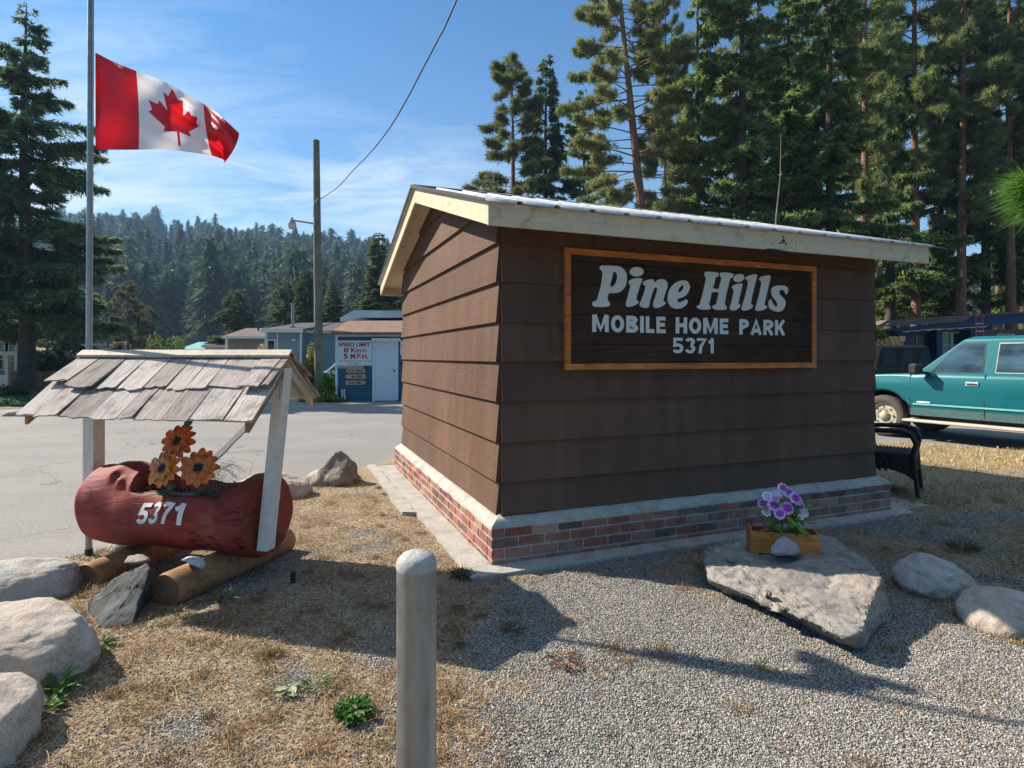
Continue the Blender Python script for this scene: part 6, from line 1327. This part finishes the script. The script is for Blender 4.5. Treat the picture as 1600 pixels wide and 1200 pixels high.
def body_shell():
    """lower body: lofted side with tumble-home; arches cut by shaping the lower edge"""
    xs = np.unique(np.concatenate([np.linspace(-.98, 4.75, 120), np.array([.49, 1.66])])); rows = []
    def zt(x): return float(np.interp(x, [-.98, -.9, -.2, .45, .70, 4.75], [1.02, 1.10, 1.20, 1.235, 1.26, 1.26]))
    def zb(x):
        b = .47
        for cx in (0, 3.9):
            if abs(x - cx) < .53: b = max(b, .42 + math.sqrt(.53 ** 2 - (x - cx) ** 2) * .92)
        return b
    V = []; Fs = []; m = 9
    for x in xs:
        b, tp = zb(x), zt(x)
        for k in range(m):
            q = k / (m - 1); z = b + (tp - b) * q; f = (z - .45) / .8; yo = .03 * max(0, 1 - f * 3) + .05 * max(0, f - .72) / .28 + .012 * math.exp(-((z - .68) / .03) ** 2) * -1
            if x < -.6: yo += .16 * ((-.6 - x) / .38) ** 2
            V.append((x, yo, z))
    n = len(xs)
    for i in range(n - 1):
        for k in range(m - 1): a = i * m + k; Fs.append((a, a + m, a + m + 1, a + 1))
    off = len(V); V += [(p[0], TW - p[1], p[2]) for p in V]; Fs += [tuple(off + j for j in f[::-1]) for f in Fs]
    for i in range(n - 1): a = i * m + m - 1; Fs.append((a, a + m, off + a + m, off + a))
    for i in range(n - 1):
        a = i * m; Fs.append((a + m, a, off + a, off + a + m))
    Fs.append(tuple(list(range(m)) + [off + k for k in range(m)][::-1])); e = (n - 1) * m; Fs.append(tuple([e + k for k in range(m)][::-1] + [off + e + k for k in range(m)]))
    me = bpy.data.meshes.new('body'); me.from_pydata(V, [], Fs); smooth(me); o = link('body', me, M_teal, tr); return o
body_shell()
# cab
def cab():
    mb = MB(); zb, zr = 1.25, 1.90; bot = [(.58, .06), (2.62, .06), (2.62, TW - .06), (.58, TW - .06)]; top = [(1.28, .19), (2.48, .19), (2.48, TW - .19), (1.28, TW - .19)]
    V = [(x, y, zb) for x, y in bot] + [(x, y, zr - .05) for x, y in top] + [(x + (.10 if x < 2 else -.06), y + (.10 if y < 1 else -.10), zr) for x, y in top]
    mb.mesh(V, [(0, 1, 5, 4), (1, 2, 6, 5), (2, 3, 7, 6), (3, 0, 4, 7), (4, 5, 9, 8), (5, 6, 10, 9), (6, 7, 11, 10), (7, 4, 8, 11), (8, 9, 10, 11)]); return mb
cab().build('cab', M_teal, tr, .03)
def side_pt(x, z, out=.0):      # on the near cab side plane
    t = (z - 1.25) / .60; return (x, .06 + .13 * t - out, z)
def pane(name, pts, out, mat, th=.004):
    mb = MB(); P3 = [side_pt(x, z, out) for x, z in pts]; mb.prism(P3, (0, th, 0)); return mb.build(name, mat, tr)
fw_ = [(.83, 1.275), (1.60, 1.275), (1.60, 1.775), (1.30, 1.775), (1.18, 1.70)]; rw_ = [(1.80, 1.285), (2.20, 1.285), (2.20, 1.765), (1.82, 1.765)]
def grow(pts, k):
    cx = sum(p[0] for p in pts) / len(pts); cz = sum(p[1] for p in pts) / len(pts); return [(cx + (x - cx) * (1 + k), cz + (z - cz) * (1 + k * 1.2)) for x, z in pts]
pane('window_seal', grow(fw_, .07), .006, M_black); pane('window_seal', grow(rw_, .06), .006, M_rim)
pane('window_glass', fw_, .010, M_cglass); pane('window_glass', rw_, .010, M_cglass)
mb = MB(); mb.mesh([(.62, .12, 1.27), (.62, TW - .12, 1.27), (1.25, TW - .26, 1.83), (1.25, .26, 1.83)], [(0, 1, 2, 3)]); o = mb.build('windscreen', M_cglass, tr); o.location = (-.012, 0, .012)
for x in (.49, 1.66): 
    mb = MB(); zt_ = 1.24; mb.box((x - .007, -.001, .50), (x + .007, .03, .70)); mb.prism([(x - .007, -.008, .70), (x + .007, -.008, .70), (x + .007, .034, zt_), (x - .007, .034, zt_)], (0, .02, 0)); mb.build('door_seam', M_black, tr)
mb = MB(); mb.box((1.39, -.010, 1.04), (1.58, .03, 1.11), ch=.006); ha = mb.build('door_handle', M_chrome, tr); mb = MB(); mb.box((1.41, -.020, 1.06), (1.56, -.0105, 1.085)); mb.build('handle_slot', M_black, ha)
mb = MB(); mb.box((.55, -.018, .655), (4.7, .012, .685), (.16, .42, .42), ch=.004); mb.build('side_moulding', M_colg, tr); mb = MB(); mb.box((.62, -.018, .70), (.84, .014, .727), (.7, .68, .62)); mb.build('badge', M_colg, tr)
mb = MB(); mb.box((.50, .004, .465), (4.7, .05, .60)); mb.build('rocker_panel', M_tealdirty, tr)
mb = MB(); mb.box((.42, -.13, .345), (3.35, .08, .39), ch=.012); mb.box((.46, .081, .36), (.52, .3, .40)); mb.build('running_board', M_cream, tr)
mb = MB(); mb.box((.60, -.28, 1.225), (.76, -.05, 1.42), ch=.035); mb.tube([(.72, -.08, 1.26), (.80, .06, 1.24)], .025, 8); mb.build('wing_mirror', M_black, tr)
mb = MB(); mb.box((-1.08, .05, .48), (-.96, TW - .05, .68), ch=.02); mb.build('bumper', M_chrome, tr); mb = MB(); mb.box((-.9, .35, .35), (4.5, .55, .47)); mb.box((-.9, 1.4, .35), (4.5, 1.6, .47)); mb.box((-.5, .25, .42), (4.3, 1.7, .60)); mb.build('chassis', M_black, tr)
for (cx) in (0, 3.9):
    mb = MB(); n = 20; V = []; 
    for k in range(n + 1): a = math.pi * k / n; V += [(cx + .525 * math.cos(a), .02, .42 + .49 * math.sin(a)), (cx + .525 * math.cos(a), .45, .42 + .49 * math.sin(a))]
    mb.mesh(V, [(2 * k, 2 * k + 1, 2 * k + 3, 2 * k + 2) for k in range(n)]); mb.build('wheel_arch', paint('arch_mud', (.12, .075, .05), .95, .3, .3) if cx == 0 else M_black, tr)
    wheel(tr, cx, .03, .40, .40, .26, -1); wheel(tr, cx, TW - .03, .40, .40, .26, 1)
# black off-roader behind
jp = thing('off_road_vehicle', 'black boxy short off-road vehicle parked between the kiosk and the teal pickup', 'off-roader', at(1329, 19.5, -.1), -.05)
MJ = paint('black_car_paint', (.006, .0065, .008), .35, .1, .1, .25); MJg = paint('black_soft_top_window', (.012, .014, .018), .25, .1, .1, .3)
mb = MB(); mb.box((-.35, 0, .62), (.85, 1.6, 1.12), ch=.06); mb.box((.80, 0, .50), (2.75, 1.6, 1.18), ch=.05); mb.build('body', MJ, jp)
mb = MB(); mb.mesh([(.86, .05, 1.17), (2.74, .05, 1.17), (2.74, 1.55, 1.17), (.86, 1.55, 1.17), (1.08, .12, 1.86), (2.62, .12, 1.86), (2.62, 1.48, 1.86), (1.08, 1.48, 1.86), (1.2, .22, 1.93), (2.5, .22, 1.93), (2.5, 1.38, 1.93), (1.2, 1.38, 1.93)], [(0, 1, 5, 4), (1, 2, 6, 5), (2, 3, 7, 6), (3, 0, 4, 7), (4, 5, 9, 8), (5, 6, 10, 9), (6, 7, 11, 10), (7, 4, 8, 11), (8, 9, 10, 11)]); mb.build('roof', MJ, jp)
for (a, b) in ((1.02, 1.52), (1.66, 2.12), (2.24, 2.58)): mb = MB(); mb.prism([(a, .038, 1.25), (b, .038, 1.25), (b - .02, .095, 1.76), (a + .12, .095, 1.76)], (0, .01, 0)); mb.build('window', MJg, jp)
for cx in (-.0, 2.2):
    wheel(jp, cx, -.02, .36, .38, .24, -1, M_black); wheel(jp, cx, 1.62, .36, .38, .24, 1, M_black); mb = MB(); mb.prism([(cx - .52, -.10, .62), (cx - .38, -.10, .86), (cx + .38, -.10, .86), (cx + .52, -.10, .62), (cx + .46, -.10, .60), (cx + .34, -.10, .80), (cx - .34, -.10, .80), (cx - .46, -.10, .60)], (0, .22, 0)); mb.build('fender_flare', M_black, jp)
mb = MB(); mb.box((-.62, .1, .50), (-.38, 1.5, .66), (.02, .02, .02), ch=.02); mb.build('bumper', M_col, jp); mb = MB(); mb.tube([(-.40, .3, .92), (-.37, .3, .92)], .09, 14, (.6, .6, .6)); mb.build('headlight', M_colg, jp); mb = MB(); mb.tube([(-.40, 1.3, .92), (-.37, 1.3, .92)], .09, 14, (.6, .6, .6)); mb.build('headlight', M_colg, jp)
mb = MB(); mb.tube([(2.78, .8, 1.05), (2.98, .8, 1.05)], .34, 20); mb.build('spare_wheel', M_tyre, jp)
# pale blue cars by the pale blue home
def small_car(label, px, Y_, rz, c, L=4.2):
    t = thing('parked_car', label, 'car', at(px, Y_, -.12), rz); mb = MB(); prof = [(0, .35), (0, .72), (.5, .82), (1.15, .92), (1.75, 1.40), (2.9, 1.42), (3.6, 1.0), (4.15, .95), (4.2, .4)]; mb.prism([(x * L / 4.2, 0, z) for x, z in prof], (0, 1.65, 0), c); mb.build('body', M_colg, t, .05)
    mb = MB(); mb.prism([(1.25, -.006, .95), (3.4, -.006, 1.0), (2.85, -.006, 1.34), (1.80, -.006, 1.33)], (0, .004, 0)); mb.build('window', M_cglass, t)
    mb = MB(); mb.mesh([(1.13, .1, .96), (1.13, 1.55, .96), (1.70, 1.45, 1.39), (1.70, .2, 1.39)], [(0, 1, 2, 3)]); o = mb.build('windscreen', M_cglass, t); o.location = (-.02, 0, .015)
    for cx in (.8, 3.4): wheel(t, cx, -.01, .32, .32, .2, -1); wheel(t, cx, 1.66, .32, .32, .2, 1)
small_car('pale blue parked car half hidden by the shake roof and the utility pole', 472, 25.5, -.12, (.40, .55, .66), 4.0)
# dark blue house at the right
YH = 29; hx0 = (1397 - 800) / F * YH; hb = thing('blue_house', 'low dark blue house with porch openings behind the off-roader and pickup', 'house', (hx0, YH, .10), -.10); HX = lambda px: (px - 1397) / F * YH * 1.03
M_hnavy = paint('house_navy', (.018, .045, .115), .6, .15, .2); M_hgrey = clap('house_grey_siding', (.15, .17, .18))
mb = MB(); mb.box((.15, 1.2, 0), (10.5, 9, 2.75)); mb.build('wall', M_hgrey, hb); mb = MB()
for (a, b) in ((1408, 1424), (1464, 1472), (1512, 1522)): mb.box((HX(a), .35, 0), (HX(b), 1.18, 2.7), (1, 1, 1))
mb.build('porch_wall', M_hnavy, hb)
mb = MB(); mb.prism([(-.4, -.1, 2.62), (3.0, -.1, 2.80), (HX(1600), -.1, 3.02), (11, -.1, 3.0), (11, -.1, 3.40), (HX(1570), -.1, 3.52), (HX(1500), -.1, 3.38), (3.0, -.1, 3.10), (-.4, -.1, 2.74)], (0, .12, 0)); mb.build('fascia', M_hnavy, hb)
mb = MB(); V = [(-1.3, -.3, 2.90), (3.0, -.3, 3.13), (HX(1500), -.3, 3.41), (HX(1570), -.3, 3.55), (11, -.3, 3.43)]; V += [(x, 9.3, z + .25) for x, y, z in V]; mb.mesh(V, [(i, i + 1, i + 6, i + 5) for i in range(4)]); o = mb.build('roof', M_rbrown, hb); md = o.modifiers.new('s', 'SOLIDIFY'); md.thickness = .08
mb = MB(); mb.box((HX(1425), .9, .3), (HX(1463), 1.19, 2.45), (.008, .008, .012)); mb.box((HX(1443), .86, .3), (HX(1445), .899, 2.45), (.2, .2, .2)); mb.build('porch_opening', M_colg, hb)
window(hb, HX(1484), 1.6, .55, .95, 1.16); window(hb, HX(1500), 1.6, .55, .95, 1.16); window(hb, HX(1567), 1.7, .45, .75, 1.16, (.75, .75, .6), cross=False); window(hb, HX(1576), 1.7, .4, .75, 1.16, (.75, .75, .6), cross=False)
mb = MB()
V_ = [(.3 + .25 * k, -.14, 2.60 + .06 * (.3 + .25 * k) - .05 * (k % 2)) for k in range(17)]; mb.tube(V_, [.012 + .018 * (k % 2) for k in range(17)], 5, (.6, .65, .7))
mb.build('hanging_lights', M_col, hb)
t = thing('step_ladder', 'dark pink stepladder standing against the dark blue house', 'ladder', at(1528, 26.5, 1.72)); mb = MB(); 
for (xa, xb) in ((0, .14), (.42, .46)): mb.tube([(xa - .1, -.1, -1.8), (xb, .3, 1.55)], .03, 6, (.42, .08, .12)); 
mb.build('side_rail', M_col, t); mb = MB()
for k in range(7): q = k / 7; mb.box((.14 * q, .3 * q - .04, -.9 + 2.5 * q), (.44, .3 * q + .04, -.87 + 2.5 * q), (.6, .55, .55))
mb.build('rung', M_col, t); mb = MB(); mb.box((.06, .2, 1.55), (.54, .5, 1.62), (.25, .05, .07)); mb.build('top_step', M_col, t)
# woodpile: stacked split firewood
t = thing('woodpile', 'long stack of orange-brown split firewood left of the dark blue house', 'woodpile', at(1340, 27, -.12)); g = np.random.default_rng(9); mb = MB()
for r_ in range(21):
    x = -.2 + (r_ % 2) * .06
    while x < 2.2: s = rnd(.05, .085); mb.tube([(x, 0, .09 + r_ * .118), (x, .5, .09 + r_ * .118)], s, 5, jit((.55, .33, .14), .4), sm=False); x += s * 1.9
mb.build('firewood', M_col, t)
t = thing('plank_fence', 'tan plank fence right behind the woodpile', 'fence', at(1330, 31, -.12)); mb = MB()
for k in range(26): mb.box((k * .16, rnd(-.01, .01), 0), (k * .16 + .15, .03, 2.25), jit((.36, .22, .11), .2))
mb.build('planks', M_col, t)
# ================================================================== UTILITY POLE, LAMP, WIRE
UP = at(498.5, 20, -.1); t = thing('utility_pole', 'weathered wooden utility pole with a streetlight arm beside the blue shed', 'utility pole', UP); mb = MB(); mb.tube([(0, 0, 0), (-.04, 0, 4), (-.10, 0, 9.05)], [.15, .135, .11], 16); mb.build('pole', M_pole, t)
zz = lambda py: zpy(py, 20) + .1
la = thing('street_lamp', 'streetlight with a glass bowl on an arm of the utility pole', 'street lamp', (UP[0] - .14, 20, zz(350) - .1)); mb = MB(); mb.tube([(.05, 0, 0), (-.45, 0, .08), (-.78, 0, .13)], .03, 8, (.25, .25, .25)); mb.build('arm', M_col, la)
mb = MB(); mb.tube([(-.80, 0, .16), (-.80, 0, .06), (-.80, 0, .0)], [.06, .12, .13], 12, (.30, .30, .30)); mb.tube([(-.8, 0, .16), (-.8, 0, .22)], .035, 8, (.1, .1, .1)); mb.build('lamp_housing', M_col, la)
mb = MB(); mb.tube([(-.80, 0, -.005), (-.80, 0, -.16)], [.15, .115], 14, (.55, .48, .38)); mb.build('lamp_bowl', M_colg, la)
t = thing('service_wire', 'black cable sagging from the utility pole up and over towards the viewer', 'cable', (0, 0, 0)); A = Vector((UP[0] - .04, 19.9, zpy(311, 20))); mb = MB(); pts = []
key = [(20, 500, 311), (17.8, 527, 293), (15.6, 552, 266), (13.7, 580, 237), (12.0, 608, 201), (10.8, 634, 158), (9.8, 658, 112), (9.0, 682, 66), (8.2, 708, 12)]
for (Yk, px, py) in key: pts.append(P(px, py, Yk))
d = pts[-1] - pts[-2]; pts.append(pts[-1] + d * 3 + Vector((0, 0, .35))); pts.append(pts[-1] + d * 8 + Vector((0, 0, 2.0)))
cm = [Vector(p) for p in pts]; fine = []
for i in range(len(cm) - 1):
    p0, p1, p2, p3 = cm[max(i - 1, 0)], cm[i], cm[i + 1], cm[min(i + 2, len(cm) - 1)]
    for k in range(6): q = k / 6; fine.append(.5 * ((2 * p1) + (p2 - p0) * q + (2 * p0 - 5 * p1 + 4 * p2 - p3) * q * q + (3 * p1 - p0 - 3 * p2 + p3) * q ** 3))
fine.append(cm[-1]); mb.tube(fine, .013, 6); mb.tube([P(497, 311, 19.8), P(491, 318, 19.8), P(490, 338, 19.8)], .012, 5); mb.build('cable', M_black, t)
# ================================================================== LOOSE GROUND COVER
g = np.random.default_rng(77)
def onlot(x, y):
    return sdist(x, y) > .12
def clear_kiosk(x, y):
    dx, dy = x - KO.x, y - KO.y; a = dx * KU.x + dy * KU.y; b = dx * KV.x + dy * KV.y; return ~((a > -.30) & (a < WX + .25) & (b > -.26) & (b < WY + .2))
# gravel: real stones near the viewer
def wedge(n, y0, y1, power=1.0):
    y = y0 + (y1 - y0) * g.random(n) ** power; x = (g.uniform(-60, 1660, n) - 800) / F * y; return x, y
x, y = wedge(340000, 1.75, 5.4, 1.35); ok = onlot(x, y) & clear_kiosk(x, y) & (g.random(len(x)) > grassmask(x, y) * .75); x, y = x[ok], y[ok]; n = len(x); z = gz(x, y)
base = np.array([[1, 0, 0], [0, 1, 0], [-1, 0, 0], [0, -1, 0], [0, 0, 1], [0, 0, -1]], float); s = (g.uniform(.0024, .0055, n) * (1 + .5 * (g.random(n) < .06)))[:, None, None]
V = base[None] * s * g.uniform(.6, 1.25, (n, 6, 3)); V[:, :, 2] *= .75; a = g.uniform(0, 6.28, n); ca, sa = np.cos(a)[:, None], np.sin(a)[:, None]; VX = V[:, :, 0] * ca - V[:, :, 1] * sa; VY = V[:, :, 0] * sa + V[:, :, 1] * ca; tl = g.normal(0, .35, (n, 1)); VZ = V[:, :, 2] + VX * tl
V = np.stack([VX + x[:, None], VY + y[:, None], VZ + (z + .0015)[:, None]], -1).reshape(-1, 3); f0 = np.array([[0, 1, 4], [1, 2, 4], [2, 3, 4], [3, 0, 4], [1, 0, 5], [2, 1, 5], [3, 2, 5], [0, 3, 5]]); Fs = (f0[None] + (np.arange(n) * 6)[:, None, None]).reshape(-1, 3)
t_ = g.random(n) ** 1.25; cc = np.array([.09, .086, .079]) + np.array([.44, .415, .37]) * t_[:, None]; rd = g.random(n); cc[rd < .06] *= np.array([1.1, .85, .7]); cc[rd > .93] *= .35
o = mesh_np('gravel', V, Fs, Mat('gravel_stone', .92, .2), col=np.repeat(cc, 8, 0)); m = o.data.materials[0]; nd = m.node_tree.nodes.new('ShaderNodeVertexColor'); nd.layer_name = 'Col'; m.node_tree.links.new(nd.outputs[0], m.node_tree.nodes['Principled BSDF'].inputs['Base Color']); tag(o, 'loose grey crushed gravel around the kiosk', 'gravel', kind='stuff')
# straw and dead grass
def blades(name, label, x, y, l0, l1, lift, cols, w=.0011, seed=1, cat='grass', mat=None):
    g = np.random.default_rng(seed); n = len(x); z = gz(x, y); a = g.uniform(0, 6.28, n); e = np.abs(g.normal(0, lift, n)); d = np.stack([np.cos(a) * np.cos(e), np.sin(a) * np.cos(e), np.sin(e)], 1); l = g.uniform(l0, l1, n); c = np.stack([x, y, z + .003], 1); s = np.stack([-np.sin(a), np.cos(a), g.normal(0, .5, n)], 1); s /= np.linalg.norm(s, axis=1)[:, None]; ww = (w * g.uniform(.6, 1.7, n))[:, None]
    mid = c + d * (l * .5)[:, None]; mid[:, 2] += l * .12 * g.random(n); e_ = c + d * l[:, None]; e_[:, 2] -= l * .10
    V = np.stack([c - s * ww, c + s * ww, mid + s * ww * .8, mid - s * ww * .8, e_], 1).reshape(-1, 3); k = np.arange(n) * 5; Fs = np.concatenate([np.stack([k, k + 1, k + 2], 1), np.stack([k, k + 2, k + 3], 1), np.stack([k + 3, k + 2, k + 4], 1)]); cols = np.array(cols); cc = cols[g.integers(0, len(cols), n)] * g.uniform(.65, 1.35, (n, 1)); o = mesh_np(name, V, Fs, mat or M_straw, col=np.concatenate([cc, cc, cc])); return tag(o, label, cat, kind='stuff')
M_straw = leafy('straw', (1, 1, 1), trans=.25)
x, y = wedge(330000, 1.7, 6.6, 1.25); p = grassmask(x, y); ok = onlot(x, y) & clear_kiosk(x, y) & (g.random(len(x)) < p * .45 * (.35 + 1.1 * sstep(.42, .6, fbm(x, y, .22, 3))) + .014); x, y = x[ok], y[ok]
STR = [(.40, .29, .16), (.31, .19, .10), (.48, .37, .22), (.24, .13, .07), (.16, .10, .06), (.37, .24, .12), (.42, .22, .10)]
blades('dry_grass', 'dead straw-coloured grass litter lying over the gravel', x, y, .012, .055, .35, STR, .0011, 3)
x, y = wedge(120000, 1.7, 6.6, 1.25); p = grassmask(x, y); ok = onlot(x, y) & clear_kiosk(x, y) & (g.random(len(x)) < p ** 2 * .22 * sstep(.45, .7, fbm(x, y, .45, 3))); x, y = x[ok], y[ok]
blades('dry_grass', 'longer pale dead grass lying in patches over the gravel', x, y, .04, .11, .25, [(.52, .43, .28), (.44, .35, .22), (.36, .27, .16), (.48, .38, .20)], .0010, 13)
cx_, cy_ = wedge(1100, 1.9, 6.4, 1.1); ok = onlot(cx_, cy_) & clear_kiosk(cx_, cy_) & (g.random(1100) < .1 + grassmask(cx_, cy_) * .5); cx_, cy_ = cx_[ok], cy_[ok]; nc = len(cx_); sz_ = g.uniform(.015, .07, nc); k = np.repeat(np.arange(nc), 90)
blades('dead_tufts', 'small matted brown tufts of dead grass dotted over the ground', cx_[k] + g.normal(0, 1, len(k)) * sz_[k], cy_[k] + g.normal(0, 1, len(k)) * sz_[k], .015, .05, .9, [(.17, .10, .05), (.25, .16, .08), (.12, .085, .045), (.30, .19, .09), (.14, .13, .05), (.36, .20, .10)], .0011, 15)
x = g.uniform(3.3, 13, 60000); y = g.uniform(3.8, 10.4, 60000); p = grassmask(x, y); ok = onlot(x, y) & clear_kiosk(x, y) & (g.random(len(x)) < p * .8); x, y = x[ok], y[ok]; grn = (y < 7.4 + .0 * x)
blades('dry_grass', 'golden dry grass strip between the gravel and the driveway', x[~grn], y[~grn], .03, .10, .8, [(.55, .40, .18), (.48, .33, .14), (.60, .46, .24), (.30, .24, .09)], .003, 4)
blades('sparse_grass', 'sparse dull green and brown grass right of the kiosk', x[grn], y[grn], .02, .07, .7, [(.30, .22, .12), (.16, .15, .06), (.10, .12, .04), (.24, .16, .09)], .0022, 5)
# grit and grass banked against the stones
bx_, by_ = [], []
for ob in list(bpy.data.objects):
    if ob.get('category') in ('boulder', 'rock') and ob.type == 'MESH' and ob.location.y < 8:
        vv = np.array([(ob.matrix_basis @ v.co)[:] for v in ob.data.vertices]); low = vv[vv[:, 2] < vv[:, 2].min() + .35 * np.ptp(vv[:, 2])]; c_ = low.mean(0); a_ = g.uniform(0, 6.283, 620); rad_ = np.array([np.max((low[:, 0] - c_[0]) * math.cos(q) + (low[:, 1] - c_[1]) * math.sin(q)) for q in a_]); off_ = np.abs(g.normal(0, .03, 620)); sel = (fbm(a_ * 2 + c_[0] * 5, a_ * 0 + c_[1], .9, 2) > .38); bx_.append((c_[0] + np.cos(a_) * (rad_ * .97 + off_))[sel]); by_.append((c_[1] + np.sin(a_) * (rad_ * .97 + off_))[sel])
bx_ = np.concatenate(bx_); by_ = np.concatenate(by_)
blades('stone_edge_grass', 'short dry grass grown up against the foot of the boulders', bx_, by_, .015, .055, .9, [(.30, .20, .10), (.20, .14, .07), (.40, .31, .18), (.14, .15, .05)], .0012, 19)
# single weeds
def weed(name, label, loc, n, L, spread, cols, seed, wl=.012, up=.6, cat='weed', sway=.3, jag=False):
    g = np.random.default_rng(seed); t = thing(name, label, cat, (loc[0], loc[1], gz1(loc[0], loc[1])), 0); mb = MB()
    for k in range(n):
        a = g.uniform(0, 6.28); r_ = spread * math.sqrt(g.random()); c = Vector((math.cos(a) * r_, math.sin(a) * r_, g.uniform(0, .03) + (.6 * L * g.random() if jag else 0))); a2 = a + g.uniform(-.6, .6); leaf(mb, c, Vector((math.cos(a2), math.sin(a2), g.uniform(.1, up * 2))), Vector((-math.cos(a2) * .5, -math.sin(a2) * .5, 1)), L * g.uniform(.5, 1.2), wl, jit(cols[int(g.integers(0, len(cols)))], .2))
    mb.build('leaves', M_petal, t); return t
GR = [(.07, .17, .035), (.11, .23, .05), (.05, .12, .03)]; PG = [(.24, .30, .16), (.30, .36, .20)]
w_ = G(552, 1122); weed('green_weed', 'bushy bright green weed at the bottom edge left of the steel bollard', w_, 230, .032, .062, GR, 1, .014, .5, jag=True)
w_ = G(88, 1085); weed('green_weed', 'long-leaved green weed beside the largest boulder at the left', (w_.x, w_.y), 26, .10, .03, [(.06, .15, .03), (.09, .2, .04)], 2, .016, .8)
w_ = G(72, 1112); weed('green_weed', 'green leafy weed next to the bottom left corner boulder', (w_.x, w_.y), 18, .07, .03, GR, 3, .022, .5)
w_ = G(452, 1084); weed('pale_weed', 'flat pale grey-green leaved weed on the straw', (w_.x, w_.y), 7, .065, .012, PG, 4, .032, .12)
w_ = G(495, 1080); weed('green_weed', 'small upright weed just right of the pale flat-leaved weed', (w_.x, w_.y), 40, .035, .045, PG + GR, 5, .008, .8, jag=True)
w_ = G(352, 940); weed('seedy_weed', 'grey-green seedy weed in front of the right support log', (w_.x, w_.y), 90, .035, .06, [(.20, .24, .13), (.28, .30, .18)], 6, .007, 1.2, jag=True)
w_ = G(405, 938); weed('seedy_weed', 'thin dry weed right of the seedy weed by the roof shadow', (w_.x, w_.y), 34, .04, .04, [(.20, .21, .11), (.30, .24, .14)], 7, .006, 1.5, jag=True)
w_ = G(722, 902); weed('grass_tuft', 'dull green grass tuft at the front corner of the kiosk footing', (w_.x, w_.y), 150, .055, .05, [(.08, .11, .035), (.13, .14, .05), (.2, .15, .08)], 8, .006, 1.0)
w_ = G(148, 888); weed('green_weed', 'bright green weed under the left end of the red planter', (w_.x, w_.y), 30, .05, .04, [(.16, .3, .04), (.22, .36, .05)], 9, .018, .8)
w_ = G(1505, 862); weed('grass_tuft', 'small grass tuft behind the speckled boulder at the right', (w_.x, w_.y), 120, .07, .08, [(.13, .14, .05), (.2, .16, .08)], 10, .006, 1.0)
w_ = G(160, 1012); weed('green_weed', 'tiny green weed in the shadow right of the largest boulder', (w_.x, w_.y), 16, .045, .03, GR, 11, .014, .4)
w_ = G(1190, 1047); weed('grass_tuft', 'tiny yellow-green sprout at the tip of the flag shadow', (w_.x, w_.y), 18, .05, .015, [(.3, .32, .08), (.4, .3, .12)], 12, .004, 1.3)
w_ = G(800, 992); weed('dry_weed', 'small dead brown weed clump where the flagpole shadow begins', (w_.x, w_.y), 60, .05, .04, [(.22, .13, .08), (.3, .18, .1)], 13, .004, 1.0)
w_ = G(885, 1040); weed('dry_weed', 'flat dead reddish weed on the gravel below the flagpole shadow', (w_.x, w_.y), 60, .05, .06, [(.3, .16, .09), (.36, .22, .12)], 14, .004, .4)
# a few fallen leaves and twigs
mb = MB()
for k in range(90):
    q = G(rnd(100, 1580), rnd(880, 1190)); zz_ = gz1(q.x, q.y) + .012; a = rnd(0, 6.28); l = rnd(.02, .10); mb.tube([(q.x, q.y, zz_), (q.x + math.cos(a) * l * .5, q.y + math.sin(a) * l * .5, zz_ + .006), (q.x + math.cos(a + .3) * l, q.y + math.sin(a + .3) * l, zz_)], .0013, 4, jit((.9, .7, .45), .4))
tag(mb.build('fallen_twigs', M_twig), 'thin fallen twigs and stalks strewn over the gravel', 'twigs', kind='stuff')
# ================================================================== HAZE
mb = MB(); mb.box((-620, -60, -1.5), (700, 520, 125)); h = mb.build('haze', None); h.data.materials.clear(); hm = bpy.data.materials.new('haze_air'); hm.use_nodes = True; hn = hm.node_tree; hn.nodes.clear(); ho = hn.nodes.new('ShaderNodeOutputMaterial'); hv = hn.nodes.new('ShaderNodeVolumePrincipled'); hv.inputs['Color'].default_value = (.38, .64, 1.0, 1); hv.inputs['Density'].default_value = .0003; hv.inputs['Anisotropy'].default_value = .3; hn.links.new(hv.outputs[0], ho.inputs['Volume']); h.data.materials.append(hm); tag(h, 'thin blue haze over the valley', 'haze', kind='stuff')
print('objects', len(bpy.data.objects))
